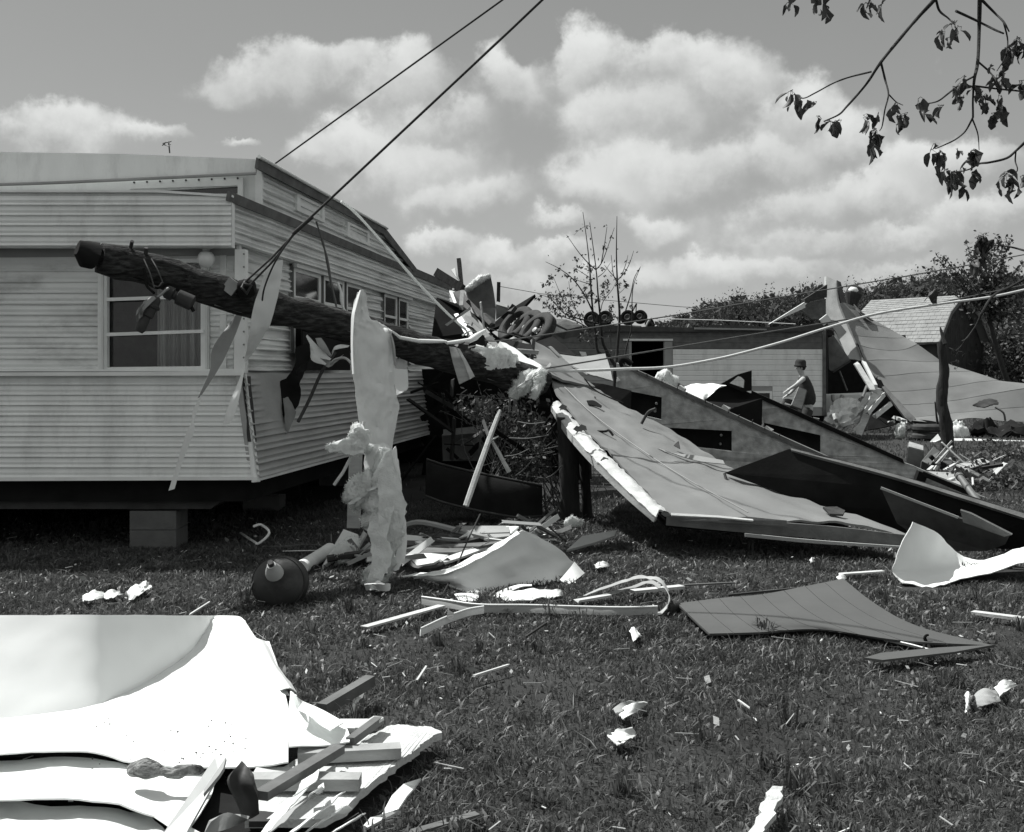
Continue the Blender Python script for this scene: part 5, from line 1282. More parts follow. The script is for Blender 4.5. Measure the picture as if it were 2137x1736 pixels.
# holes and bent nails in the skin
def on_roof(x, y, d, up=.03): return V(x, y, d) + Vector((0, -.02, up))
sheet('torn_hole', [[on_roof(1224, 842, 12.5, .035), on_roof(1240, 845, 12.5, .05), on_roof(1256, 853, 12.4, .035)], [on_roof(1228, 850, 12.42, .035), on_roof(1242, 854, 12.42, .04), on_roof(1254, 856, 12.36, .035)]], 'black', roof, th=.01, nu=4, nv=3)
for (pts) in (((1225, 805, 12.9), (1220, 800, 12.85), (1240, 822, 12.75), (1270, 838, 12.6), (1300, 850, 12.55)), ):
    tube('loose_cord', spline([on_roof(*p, .05) for p in pts], 5), .008, 'black', roof)
tube('bent_bracket', spline([on_roof(1338, 890, 12.1), on_roof(1352, 876, 12.1, .08), on_roof(1368, 872, 12.05, .10)], 4), .016, 'darkmetal', roof)
tube('bent_bracket', spline([on_roof(1235, 906, 11.75), on_roof(1262, 906, 11.7, .03), on_roof(1270, 908, 11.65, .05), on_roof(1279, 912, 11.6, .02)], 4), .012, 'black', roof)
tube('bent_bracket', spline([V(1512, 988, 10.9), V(1516, 1003, 10.85), V(1515, 1018, 10.8)], 4), .014, 'darkmetal', roof)
sheet('torn_tongue', [[on_roof(1388, 948, 11.5, .02), on_roof(1450, 960, 11.4, .05), on_roof(1508, 966, 11.3, .03)], [on_roof(1372, 940, 11.55, .03), on_roof(1450, 966, 11.35, .03), on_roof(1512, 974, 11.25, .03)]], 'greypanel', roof, th=.01, nu=5, nv=3)
slab('lifted_scrap', [on_roof(1405, 937, 11.6, .04), on_roof(1415, 934, 11.6, .07), on_roof(1418, 942, 11.55, .03)], .02, 'darkmetal', roof)
for (pts) in (((1165, 800, 12.9), (1250, 880, 12.0), (1400, 985, 10.9), (1560, 1075, 9.75)),):
    tube('seam_ridge', spline([on_roof(*p, .028) for p in pts], 8), .005, 'roofsheet', roof, n=5)
slab('dark_patch', [on_roof(1716, 1064, 10.0, .03), on_roof(1745, 1068, 9.95, .05), on_roof(1762, 1076, 9.9, .05), on_roof(1758, 1082, 9.85, .04), on_roof(1730, 1078, 9.85, .03)], .02, 'darkmetal', roof)
for k, (x, y0, y1, r) in enumerate(((1192, 870, 1088, .10), (1217, 905, 1083, .055))):
    p1 = H(x + 10 * k, y1, 0); p0 = V(x - 10 + 8 * k, y0, p1.y - .1)
    tube('support_post', [p0, lerp(p0, p1, .5), p1 + Vector((0, 0, -.05))], r, 'post', n=10, rough=.1, label=['thick dark post holding up the left edge of the fallen roof', 'thinner dark post right behind the thick one under the fallen roof'][k], cat='post')

slab('dark_backdrop', ragged([V(880, 770, 17.5), V(1190, 772, 16.2), V(1230, 860, 16.0), V(1225, 1000, 16.0), V(1190, 1010, 16.0), V(880, 990, 17.5)], 5, .06, 3), .15, 'black', label='dark collapsed wall standing behind the shrub and the slanted pole', cat='wall panel')  # added slab; its black colour stands in for the dark under the wreck

# tangle of splinters at the crushed end: nobody could count it
def tangle(name, boxes, n, seed, mats, lo=.12, hi=.7):
    rnd = random.Random(seed)
    mb = MB(); idx = []
    for _ in range(n):
        (x, y, d, rx, ry) = rnd.choice(boxes)
        c = V(x + rnd.gauss(0, rx * .5), y + rnd.gauss(0, ry * .5), d + rnd.gauss(0, .25)); c.z = max(c.z, .03)
        v = Vector((rnd.uniform(-1, 1), rnd.uniform(-.6, .6), rnd.uniform(-.8, .8))).normalized() * rnd.uniform(lo, hi) * .5
        if (c - v).z < .01 or (c + v).z < .01: v.z = 0
        k = len(mb.f)
        mb.add(*beam_geo(c - v, c + v, rnd.uniform(.012, .07), rnd.uniform(.006, .022), up=(rnd.uniform(-1, 1), rnd.uniform(-1, 1), .6), ragged=.02))
        idx.append((k, len(mb.f), rnd.randrange(len(mats))))
    o = mb.build(name, mats, kind='stuff')
    for a, b, m2 in idx:
        for p in o.data.polygons[a:b]: p.material_index = m2
    return o
tangle('splinter_tangle', [(985, 690, 13.6, 60, 50), (1060, 740, 12.9, 70, 40), (1120, 790, 12.9, 40, 20)], 26, 5, ['palesheet', 'browngrey', 'darkmetal', 'greypanel', 'wood'], .06, .42)
tangle('ground_litter', [(950, 1130, 10.0, 110, 30), (800, 1160, 9.3, 90, 20), (1120, 1110, 10.6, 60, 20)], 70, 6, ['palesheet', 'browngrey', 'darkmetal', 'greypanel'], .08, .45)
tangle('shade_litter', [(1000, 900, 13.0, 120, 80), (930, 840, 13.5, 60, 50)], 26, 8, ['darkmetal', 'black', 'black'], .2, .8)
tangle('far_litter', [(2000, 960, 17.5, 90, 25), (2060, 1000, 15.0, 60, 30), (1800, 885, 27, 60, 25)], 20, 9, ['palesheet', 'browngrey', 'darkmetal', 'wood'], .12, .7)

# torn layers of the batts: thin ragged sheets of wool and their paper facing
def layer(name, pts, widths, across, mat, parent, seed, **kw):
    return ribbon(name, pts, widths, mat, parent, across=across, th=.008, n=8, wob=.028, seed=seed, ragged=.05, **kw)
layer('wool_layer', [V(812, 935, 8.44), V(792, 990, 8.40), V(768, 1030, 8.38), V(742, 1040, 8.38)], [.06, .22, .26, .10], (.8, .1, .6), 'fluff', hs, 1)
layer('wool_layer', [V(806, 945, 8.42), V(812, 1010, 8.37), V(818, 1070, 8.36), V(806, 1130, 8.35)], [.04, .16, .20, .12], (1, .2, .15), 'fluff', hs, 2)
layer('wool_layer', [V(800, 1060, 8.36), V(790, 1110, 8.34), V(796, 1160, 8.33), V(782, 1222, 8.31)], [.18, .16, .15, .14], (1, -.2, .2), 'fluff', hs, 3)
layer('wool_layer', [V(690, 934, 8.50), V(725, 928, 8.46), V(765, 938, 8.48)], [.07, .11, .09], (.1, .3, 1), 'fluff', hs, 4)
layer('wool_layer', [V(740, 890, 8.56), V(752, 915, 8.48), V(746, 948, 8.48)], [.10, .15, .06], (1, .3, .3), 'fluff', hs, 5)
layer('paper_facing', [V(822, 940, 8.46), V(826, 1000, 8.42), V(834, 1070, 8.44), V(838, 1150, 8.42), V(826, 1190, 8.40)], [.05, .08, .09, .08, .05], (1, .6, .1), 'palesheet', hs, 6)
o1 = layer('glass_wool_layer', [W(420, 930, 10.22), W(540, 955, 10.22), W(660, 960, 10.3), W(780, 990, 10.4)], [.10, .20, .20, .12], (.2, .4, 1), 'fluff', None, 7, label='torn flat layer of glass wool over the lump on the pole', cat='insulation')
o2 = layer('glass_wool_layer', [W(930, 1050, 10.3), W(880, 1120, 10.22), W(800, 1200, 10.2), W(720, 1262, 10.22)], [.12, .24, .22, .08], (.8, .3, .5), 'fluff', None, 8, label='torn flat layer of glass wool over the tuft below the wires', cat='insulation')
# ------------------------------------------------------------------ fallen walls behind that roof
c6 = crop(1450, 800, 2.48)
def W6(x, y, d): return V(*c6(x, y), d)
d1 = lambda px: lerp(13.9, 13.15, (px - 1288) / 432)   # the first wall recedes to the left
def A(px, py, off=0): return V(px, py, d1(px) + off)
wall1 = thing('fallen_wall', 'grey fibreboard wall section with two window openings lying on edge behind the fallen roof', 'wall section', A(1500, 960))
op1 = [A(1205, 795), A(1381, 829), A(1380, 874), A(1206, 838)]
op1 = [A(1312, 815.6), A(1381, 829), A(1380, 876), A(1311, 860)]
op2 = [A(1348, 890), A(1527, 899), A(1527, 942), A(1350, 920)]
slab('board', ragged([A(1286, 757), A(1301, 762), A(1634, 915), A(1722, 953), A(1646, 939), A(1515, 986), A(1440, 980), A(1286, 850)], 7, .012, 2), .07, 'fibre', wall1, holes=(op1, op2))
slab('shade_backing', [A(1300, 800, .12), A(1400, 815, .12), A(1545, 890, .12), A(1545, 960, .12), A(1440, 950, .12), A(1300, 880, .12)], .03, 'black', wall1)  # deep shade inside the openings, put in as a black sheet
slab('shade_wedge', [V(1214, 796, 13.62), V(1260, 801, 13.62), V(1318, 815, 13.62), V(1316, 858, 13.5), V(1288, 842, 13.5), V(1218, 812, 13.55)], .03, 'black', wall1)  # dark of the opening past the board's end, as a black wedge
sheet('top_rail', [[A(1298, 758, -.03), A(1470, 836, -.03), A(1636, 912, -.03), A(1800, 985, -.05)], [A(1300, 766, -.03), A(1470, 846, -.03), A(1636, 922, -.03), A(1800, 990, -.05)]], 'browngrey', wall1, th=.10, nu=5, nv=1)
tube('rail_knot', spline([A(1300, 764), A(1296, 752), A(1306, 750), A(1318, 760)], 4), .035, 'black', wall1)
for (x, y) in ((1370, 842), (1367, 858), (1505, 908), (1503, 926)):
    mk('bolt_head', *lathe_geo([(0, .018), (.02, .014)], A(x, y, .1), (0, -1, 0), 8), 'steel', wall1)
d2f = lambda px: lerp(14.9, 14.2, (px - 1590) / 420)
def B(px, py, off=0): return V(px, py, d2f(px) + off)
wall2 = thing('fallen_wall', 'narrower grey wall section with one opening, lying parallel behind the first', 'wall section', B(1750, 990))
slab('board', ragged([B(1590, 829), B(1740, 898), B(1886, 965), B(2010, 1014), B(2150, 1085), B(1990, 1042), B(1872, 996), B(1712, 955), B(1590, 930)], 7, .012, 3), .07, 'fibre', wall2,
     holes=([B(1594, 882), B(1712, 908), B(1712, 949), B(1596, 915)],))
slab('shade_backing', [B(1580, 870, .12), B(1725, 900, .12), B(1725, 955, .12), B(1580, 930, .12)], .03, 'black', wall2)  # shade inside this opening, coloured in as a black sheet
sheet('top_rail', [[B(1568, 815, -.03), B(1700, 874, -.03), B(1884, 958, -.03)], [B(1568, 824, -.03), B(1700, 884, -.03), B(1888, 968, -.03)]], 'black', wall2, th=.10, nu=5, nv=1)
beam('cross_block', B(1925, 985, -.1), B(1918, 1004, -.1), .12, .10, 'black', wall2, up=(0, 1, 0))
beam('rail', B(1925, 988, -.12), B(2030, 1032, -.12), .06, .06, 'black', wall2)
# dark floor section and skirt in front of it
fl = thing('floor_section', 'black tarred floor section tipped on edge, its dark face towards the lawn', 'floor section', H(1850, 1150, 0))  # no tar: the black is shadow put into the colour
slab('shade_face', [V(1512, 987, 10.95), V(1646, 937, 10.75), V(1712, 950, 10.6), V(1872, 993, 10.3), V(2010, 1032, 10.05), V(2160, 1082, 9.8), V(2160, 1150, 9.9), V(2000, 1140, 10.1), V(1890, 1112, 10.3), V(1700, 1054, 10.6)], .08, 'black', fl)  # shadow on the floor's near side, put into the black colour
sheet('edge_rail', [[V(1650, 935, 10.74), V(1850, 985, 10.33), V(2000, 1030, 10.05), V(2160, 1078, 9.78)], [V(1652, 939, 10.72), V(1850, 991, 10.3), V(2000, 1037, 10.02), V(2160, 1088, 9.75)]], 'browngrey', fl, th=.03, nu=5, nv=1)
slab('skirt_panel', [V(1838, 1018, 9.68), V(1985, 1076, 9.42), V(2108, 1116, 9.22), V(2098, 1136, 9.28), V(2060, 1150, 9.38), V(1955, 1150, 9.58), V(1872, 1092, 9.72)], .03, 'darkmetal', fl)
beam('skirt_edge', V(1838, 1018, 9.66), V(2000, 1080, 9.38), .02, .02, 'greypanel', fl)
slab('small_panel', [V(2004, 1065, 9.28), V(2026, 1072, 9.25), V(2112, 1116, 9.12), V(2096, 1120, 9.18), V(2010, 1090, 9.32)], .02, 'browngrey', fl)
# torn dark shell between the two walls and white crumpled lining
c3 = crop(1800, 980, 4.749)
def W3(x, y, d): return V(*c3(x, y), d)
slab('dark_shell', [W3(630, 570, 14.6), W3(820, 405, 14.6), W3(950, 362, 14.6), W3(1140, 430, 14.6), W3(1392, 535, 14.6), W3(1385, 880, 14.6), W3(1150, 830, 14.4), W3(880, 710, 14.4)], .5, 'black', label='black rounded shell gaping between the two grey wall sections', cat='shell')
slab('window_arch', [W3(850, 352, 14.5), W3(1070, 228, 14.5), W3(1252, 175, 14.5), W3(1252, 435, 14.5), W3(1140, 455, 14.5), W3(960, 375, 14.5)], .05, 'black', holes=([W3(965, 340, 14.5), W3(1075, 248, 14.5), W3(1120, 258, 14.5), W3(1165, 300, 14.5), W3(1155, 405, 14.5)],),
     label='black bent window arch standing on the rounded shell', cat='window frame')
sheet('white_lining', [[W3(250, 402, 15.3), W3(390, 380, 15.2), W3(530, 350, 15.2), W3(730, 350, 15.1), W3(930, 366, 15.0)], [W3(400, 470, 14.9), W3(470, 450, 14.8), W3(590, 470, 14.7), W3(720, 440, 14.8), W3(810, 410, 14.8)], [W3(500, 540, 14.6), W3(560, 550, 14.6), W3(610, 570, 14.5), W3(630, 560, 14.6), W3(650, 552, 14.6)]], 'whitesheet', th=.01, nu=5, nv=5, wob=.03, seed=8,
      label='white crumpled lining draped left of the black shell', cat='lining')
slab('dark_bundle', [W3(285, 385, 15.6), W3(300, 335, 15.6), W3(360, 370, 15.6), W3(380, 395, 15.6)], .1, 'darkmetal', label='dark bundle behind the white crumpled lining', cat='bundle')
fluff('white_tuft', [W3(0, 270, 16), W3(80, 300, 16), W3(160, 330, 16), W3(290, 340, 16)], [.15, .22, .2, .12], fibres=150, fl=0.007, seed=71, flat=(.7, .7), label='pale tuft at the foot of the far doorway', cat='insulation')

# ================================================================== shrub, box and dark boat hull below the pole
def shrub(name, label, boxes, nl, nt, seed, cat='shrub', mat='leaf2', ls=.06):
    rnd = random.Random(seed)
    p0 = boxes[0]
    c0 = V(*p0[0:2], p0[2])
    t = thing(name, label, cat, (c0.x, c0.y, 0))
    tw, lf = MB(), MB()
    root = Vector((c0.x, c0.y + .2, 0))
    for _ in range(nt):
        bx = rnd.choice(boxes)
        e = V(bx[0] + rnd.gauss(0, bx[3] * .5), bx[1] + rnd.gauss(0, bx[4] * .5), bx[2] + rnd.gauss(0, .25)); e.z = max(e.z, .05)
        s = root + Vector((rnd.gauss(0, .25), rnd.gauss(0, .1), 0))
        m2 = lerp(s, e, .55) + Vector((rnd.gauss(0, .1), 0, rnd.gauss(.05, .08)))
        tw.add(*tube_geo(spline([s, m2, e], 4), .009, .003, 4))
        f = e + Vector((rnd.uniform(-.35, .35), rnd.uniform(-.2, .2), rnd.uniform(-.2, .2)))
        tw.add(*tube_geo([lerp(s, e, .8), f], .004, .002, 4))
    for _ in range(nl):
        bx = rnd.choice(boxes)
        p = V(bx[0] + rnd.gauss(0, bx[3] * .5), bx[1] + rnd.gauss(0, bx[4] * .5), bx[2] + rnd.gauss(0, .25)); p.z = max(p.z, .04)
        lf.add(*leaf_quad(p, ls * rnd.uniform(.5, 1.4), rnd, .3))
    tw.build('twigs', 'browngrey', t); lf.build('leaves', mat, t)
    return t
shrub('shrub', 'dark twiggy shrub crushed under the pole and the fallen roof', [(1080, 880, 12.6, 70, 40), (1010, 850, 12.8, 60, 30), (1120, 920, 12.5, 40, 50), (1100, 980, 12.5, 45, 35)], 1500, 90, 81)
bx = thing('cooling_unit', 'dark square cooling unit box half hidden under the pole', 'cooling unit', H(962, 1010, 0) + Vector((0, .3, 0)))
slab('case', [V(922, 908, 14.2), V(1004, 902, 14.2), V(1012, 962, 14.2), V(924, 962, 14.2)], .5, 'browngrey', bx)
mk('fan_grille', *lathe_geo([(0, .14), (.015, .13), (.01, .05), (.015, 0)], V(970, 938, 14.19), (0, -1, 0), 20), 'browngrey', bx, smooth=40)
slab('stand', [V(926, 962, 14.3), V(1010, 962, 14.3), V(1010, 1040, 14.3), V(926, 1040, 14.3)], .4, 'black', bx)
slab('top_board', [V(925, 896, 14.1), V(990, 890, 14.1), V(1000, 903, 14.0), V(925, 909, 14.0)], .05, 'browngrey', bx)
def hull():
    rows = []
    for i in range(9):
        u = i / 8
        x = lerp(895, 1130, u); w = math.sin(math.pi * min(1, .12 + u * .95)) ** .5
        top = lerp(955, 1008, u ** .8); d = 11.9
        c = V(x, top, d + .35)
        wid = .42 * w + .04
        bot = H(x, lerp(1005, 1032, u), .03) if False else Vector((c.x, d, max(.02, c.z - .42)))
        rows.append([Vector((c.x, d - wid * .5, bot.z + .06)), Vector((c.x, d - wid * .30, lerp(bot.z, c.z, .75))), Vector((c.x, d + .0, c.z)), Vector((c.x, d + wid * .3, lerp(bot.z, c.z, .75))), Vector((c.x, d + wid * .5, bot.z + .06))])
    bt = thing('upturned_hull', 'dark upturned boat-like hull lying on the ground under the pole', 'boat hull', (rows[4][2].x, 11.9, 0))
    sheet('shell', rows, 'black', bt, th=.02, nu=4, nv=4)
    tube('keel', [r[2] + Vector((0, 0, .012)) for r in rows], .012, 'darkmetal', bt)
    for s in (0, 4):
        tube('gunwale', [r[s] for r in rows], .014, 'darkmetal', bt)
hull()
# broken pale slats hanging in front of the shrub
cS = crop(1250, 1050, 4.34)
def S(x, y, d): return V(*cS(x, y), d)
sl = thing('slat', 'long pale broken slat hanging aslant in front of the shrub', 'slat', S(130, 1470, 10.5))
tube('length', [S(535, 325, 10.9), S(510, 390, 10.88), S(405, 670, 10.75), S(245, 1120, 10.6), S(125, 1470, 10.5)], .02, 'palewood', sl, rs=[.012, .022, .027, .03, .028], n=6)
beam('fork', S(405, 670, 10.75), S(330, 450, 10.9), .02, .03, 'browngrey', sl)
s2 = thing('slat', 'shorter pale slat crossing the long hanging one', 'slat', S(640, 1060, 10.9))
tube('length', [S(440, 700, 10.8), S(520, 840, 10.85), S(560, 920, 10.87), S(640, 1060, 10.9)], .02, 'palewood', s2, rs=[.016, .022, .022, .026], n=6)
tube('wire', [S(420, 690, 10.8), S(490, 650, 10.8), S(515, 640, 10.8)], .007, 'rope', s2)
tube('hanging_rod', [S(655, 0, 11.3), S(645, 350, 11.3)], .010, 'greywire', label='thin grey rod hanging below the glass wool tuft', cat='rod')
for k, (a, b) in enumerate((((740, 465), (1070, 472)), ((640, 660), (1110, 625)), ((590, 880), (880, 790)), ((720, 1110), (940, 890)), ((1080, 1140), (1270, 990)))):
    tube('bare_twig', spline([S(*a, 11.8), lerp(S(*a, 11.8), S(*b, 11.6), .5) + Vector((0, 0, -.02)), S(*b, 11.6)], 4), .006, 'browngrey', n=5,
         label=['topmost bare twig crossing level under the fallen roof edge', 'second bare twig crossing level beneath the topmost one', 'bare twig rising right in the middle of the shrub', 'steep bare twig in front of the shrub', 'bare twig nearest the support posts'][k], cat='twig')

# ================================================================== sapling behind the wreck
cT = crop(1420, 550, 3.472)
def make_sapling():
    rnd = random.Random(91)
    D = 19.5
    T = lambda x, y, dd=0: V(*cT(x, y), D + dd)
    base = T(940, 1640); base.z = 0
    t = thing('sapling', 'thin young tree with upright bare shoots behind the wreck', 'sapling', base)
    st, lf = MB(), MB()
    def stem(pts, r0, r1, dd=0):
        P = spline([T(*p, dd + .1 * math.sin(i)) for i, p in enumerate(pts)], 5)
        st.add(*tube_geo(P, r0, r1, 6)); return P
    fork = (935, 1580)
    st.add(*tube_geo([base, T(*fork)], .06, .045, 8))
    stems = [stem([fork, (870, 1470), (815, 1350), (795, 1150), (770, 900), (750, 650), (690, 210)], .035, .006),
             stem([(870, 1470), (770, 1440), (745, 1250), (720, 1060), (700, 800), (690, 640), (665, 400), (625, 110)], .028, .005, -.2),
             stem([fork, (955, 1400), (975, 1100), (955, 800), (945, 500), (950, 150)], .032, .005, .2),
             stem([(750, 660), (800, 600), (850, 480), (925, 260)], .012, .004), stem([(800, 600), (830, 430), (855, 250)], .010, .004),
             stem([(750, 660), (680, 600), (590, 500), (470, 330)], .013, .004), stem([(955, 760), (1020, 690), (1070, 600), (1110, 480)], .011, .004),
             stem([(955, 760), (890, 690), (830, 615)], .010, .004), stem([(950, 780), (915, 700), (895, 520)], .010, .004), stem([(985, 740), (1030, 620), (1055, 520)], .008, .003),
             stem([(1020, 1550), (1040, 1400), (1090, 1200), (1100, 850), (1175, 630)], .018, .004, .3), stem([(1030, 1060), (1080, 900), (1115, 740), (1175, 632)], .012, .004, .1),
             stem([(720, 1060), (640, 900), (530, 750), (400, 650), (270, 585)], .016, .004, -.2), stem([(700, 800), (600, 770), (510, 740)], .008, .003),
             stem([(700, 740), (620, 690), (560, 650)], .007, .003), stem([(770, 730), (830, 680), (890, 590)], .008, .003), stem([(795, 1050), (820, 960), (905, 850), (940, 780)], .008, .003),
             stem([(790, 1180), (600, 1130), (450, 1080), (320, 940), (190, 890)], .014, .003, -.3), stem([(700, 1230), (560, 1150), (420, 1100), (280, 1000)], .012, .003, -.2),
             stem([(620, 1170), (520, 950), (490, 770)], .008, .003, -.2), stem([(560, 1150), (430, 930), (340, 720)], .008, .003, -.2), stem([(965, 890), (1010, 850), (1045, 800)], .006, .003),
             stem([(690, 250), (660, 240), (580, 290), (545, 330)], .005, .002), stem([(890, 1450), (890, 1250), (900, 1050)], .012, .004, .15)]
    clus = [(320, 720, 25), (310, 780, 28), (260, 800, 20), (290, 890, 28), (200, 925, 30), (360, 920, 50), (440, 900, 60), (510, 900, 45), (280, 990, 45), (350, 1010, 60), (420, 970, 50), (470, 1040, 60), (400, 1080, 50),
            (540, 980, 50), (510, 1090, 50), (620, 920, 40), (660, 890, 35), (650, 830, 25), (610, 620, 30), (560, 560, 18), (690, 650, 35), (680, 760, 35), (840, 790, 42), (830, 840, 42), (820, 910, 38), (750, 940, 22), (900, 1000, 25),
            (930, 1090, 40), (960, 800, 20), (1040, 800, 20), (1010, 940, 20), (990, 1010, 20), (880, 1040, 25), (1090, 1010, 18), (540, 740, 25), (470, 710, 25), (390, 655, 12), (830, 440, 14), (810, 650, 14), (895, 345, 12), (560, 660, 14), (860, 1130, 30), (700, 880, 30), (600, 1090, 45), (550, 1180, 45), (650, 1240, 50), (750, 1280, 50), (700, 1330, 40), (880, 1420, 30), (620, 1300, 40)]
    for (x, y, r) in clus:
        for _ in range(int(r * .75)):
            p = T(x + rnd.gauss(0, r * .55), y + rnd.gauss(0, r * .5), rnd.gauss(-.1, .25))
            lf.add(*leaf_quad(p, rnd.uniform(.03, .075), rnd, .5))
    for P in stems:
        for p in P[2:]:
            if rnd.random() < .5: lf.add(*leaf_quad(p + Vector((rnd.gauss(0, .04), 0, rnd.gauss(0, .04))), rnd.uniform(.04, .07), rnd, .2))
    st.build('stems', 'branch', t, smooth=60); lf.build('leaves', 'leaf2', t)
make_sapling()

# ================================================================== man carrying a drawer
def make_man():
    cM = crop(2000, 950, 4.274); D = 22.0
    def Mn(x, y, dd=0): return V(*cM(x, y), D + dd)
    base = Mn(930, 900); base.z = 0
    t = thing('person', 'person in dark clothes and brimmed hat stooping left, a drawer under one arm', 'person', base)
    def skin_obj(name, verts, edges, mat, root=0, sub=2):
        me = bpy.data.meshes.new(name)
        me.from_pydata([v - base for v, r in verts], edges, [])
        o = bpy.data.objects.new(name, me); COL.objects.link(o); o.parent = t; ORG[o.name] = base
        md = o.modifiers.new('skin', 'SKIN'); md.use_smooth_shade = True
        for i, (v, r) in enumerate(verts):
            sv = me.skin_vertices[0].data[i]; sv.radius = r if isinstance(r, tuple) else (r, r); sv.use_root = (i == root)
        sb = o.modifiers.new('sub', 'SUBSURF'); sb.levels = sb.render_levels = sub
        me.materials.append(MAT[mat]); return o
    hip = Mn(925, 745); hipz = hip.z
    nl, nr = hip + Vector((0, -.09, -.02)), hip + Vector((0, .09, -.02))
    chest = Mn(880, 450); neck = Mn(858, 335); head = Mn(838, 262); crown = Mn(840, 215)
    knL = hip + Vector((-.16, -.10, -.42)); anL = Vector((hip.x - .02, D - .10, .09)); toL = anL + Vector((-.20, 0, -.05))
    knR = Mn(655, 640, .12); anR = knR + Vector((.02, 0, -.45)); anR.z = max(anR.z, .30); toR = anR + Vector((-.2, 0, -.04))
    shL = Mn(885, 375, -.19); shR = Mn(865, 375, .19)
    elL = Mn(815, 440, -.30); haL = Mn(728, 500, -.26)
    elR = Mn(790, 470, .20); haR = Mn(720, 560, .10)
    verts = [(hip, .115), (lerp(hip, chest, .5) + Vector((.03, 0, 0)), .115), (chest, .125), (neck, .052), (head, .072), (crown, .075),
             (nl, .085), (knL, .06), (anL, .042), (toL, .035), (nr, .085), (knR, .06), (anR, .042), (toR, .035),
             (shL, .055), (elL, .042), (haL, .030), (shR, .055), (elR, .042), (haR, .030)]
    edges = [(0, 1), (1, 2), (2, 3), (3, 4), (4, 5), (0, 6), (6, 7), (7, 8), (8, 9), (0, 10), (10, 11), (11, 12), (12, 13), (2, 14), (14, 15), (15, 16), (2, 17), (17, 18), (18, 19)]
    for hi, side in ((16, -1), (19, 1)):
        h = verts[hi][0]
        k = len(verts); palm = h + Vector((-.07, 0, -.035)); verts.append((palm, (.038, .02))); edges.append((hi, k))
        for f in range(4):
            b = palm + Vector((-.015, (f - 1.5) * .022, -.01)); m2 = b + Vector((-.04, 0, -.02)); e = m2 + Vector((-.012, 0, -.035))
            i = len(verts); verts += [(b, .010), (m2, .009), (e, .007)]; edges += [(k, i), (i, i + 1), (i + 1, i + 2)]
        i = len(verts); b = h + Vector((-.03, side * -.03, .0)); verts += [(b, .012), (b + Vector((-.04, side * -.015, -.01)), .010)]; edges += [(hi, i), (i, i + 1)]
    skin_obj('body', verts, edges, 'skin')
    # clothes
    skin_obj('shirt', [(lerp(hip, chest, .10), .175), (lerp(hip, chest, .5) + Vector((.05, 0, 0)), .180), (chest + Vector((.03, 0, -.02)), .185), (lerp(chest, neck, .6), .10), (lerp(chest, shL, .9), .085), (lerp(chest, shR, .9), .085), (lerp(shL, elL, .2), .062), (lerp(shR, elR, .3), .062)],
             [(0, 1), (1, 2), (2, 3), (2, 4), (2, 5), (4, 6), (5, 7)], 'cloth', 2)
    skin_obj('trousers', [(lerp(hip, chest, .2), .150), (hip, .155), (nl, .115), (knL, .085), (anL + Vector((0, 0, .03)), .07), (nr, .115), (knR, .09), (anR + Vector((0, 0, .03)), .07)],
             [(0, 1), (1, 2), (2, 3), (3, 4), (1, 5), (5, 6), (6, 7)], 'cloth', 1)
    for a, b in ((anL, toL), (anR, toR)):
        mk('shoe', *tube_geo([a + Vector((.06, 0, -.03)), lerp(a, b, .5) + Vector((0, 0, -.02)), b], .05, .035, 10), 'black', t, smooth=60)
    mk('hat', *lathe_geo([(-.05, .112), (-.035, .122), (-.025, .122), (-.01, .108), (.04, .106), (.08, .096), (.10, .07), (.095, .03), (.085, .0)], crown + Vector((.005, 0, .0)), (.1, 0, 1), 20), 'hat', t, smooth=50)
    skin_obj('hair', [(crown + Vector((.025, 0, .0)), .098), (head + Vector((.035, 0, .0)), .085), (head + Vector((.045, 0, -.05)), .055)], [(0, 1), (1, 2)], 'hat')
    mk('nose', *tube_geo([head + Vector((-.07, -.005, .01)), head + Vector((-.088, -.005, -.015))], .014, .012, 6), 'skin', t, smooth=80)
    mk('ear', *tube_geo([head + Vector((.012, -.072, .02)), head + Vector((.016, -.078, -.02))], .018, .012, 6), 'skin', t, smooth=80)
    # carried drawer: a thing of its own
    a, b, c, d = Mn(825, 480, -.42), Mn(915, 520, -.40), Mn(858, 735, -.42), Mn(738, 690, -.44)
    box_from([a, b, c, d], (.03, .22, -.03), 'carried_drawer', 'pale wooden drawer tucked under the arm of the person', 'drawer', 'wood', dark='browngrey')
    # what the raised foot stands on
    p = anR + Vector((-.08, 0, -.06))
    beam('stepping_crate', Vector((p.x - .3, p.y, p.z / 2)), Vector((p.x + .25, p.y, p.z / 2)), .4, p.z * .99, 'browngrey', label='low dark crate under the raised foot of the person', cat='crate')
make_man()

# ================================================================== wires
def W7(x, y): return crop(2050, 700, 2.67)(x, y)
wires = [([(985, 702, 12.5), (1042, 711, 12.8), (1220, 686, 13.5), (1406, 658, 14), (1558, 632, 14.5), (1938, 568, 15), (2170, 525, 15.5)], .008, 'greywire', 'upper thin grey power line sagging from the wreck to upper right'),
         ([(1100, 772, 11.0), (1137, 769, 11.1), (1406, 725, 12), (1558, 700, 12.5), (1769, 666, 13), (1954, 633, 13.5), (2170, 588, 14)], .0085, 'greywire', 'middle thin grey power line just above the white wire'),
         ([(1060, 772, 10.9), (1100, 768, 11.0), (1176, 774, 11.2), (1300, 770, 11.5), (1393, 766, 11.8), (1480, 752, 12), (1547, 737, 12.1), (1634, 713, 12.3), (1729, 683, 12.5), (1829, 655, 12.8), (1954, 635, 13), (2071, 619, 13.2), (2170, 597, 13.4)], .015, 'wire', 'thick white wire looping from the wreck past the peeled roof')]
for pts, r, m2, lb in wires:
    tube('power_line', spline([V(*p) for p in pts], 8), r, m2, n=6, label=lb, cat='wire')
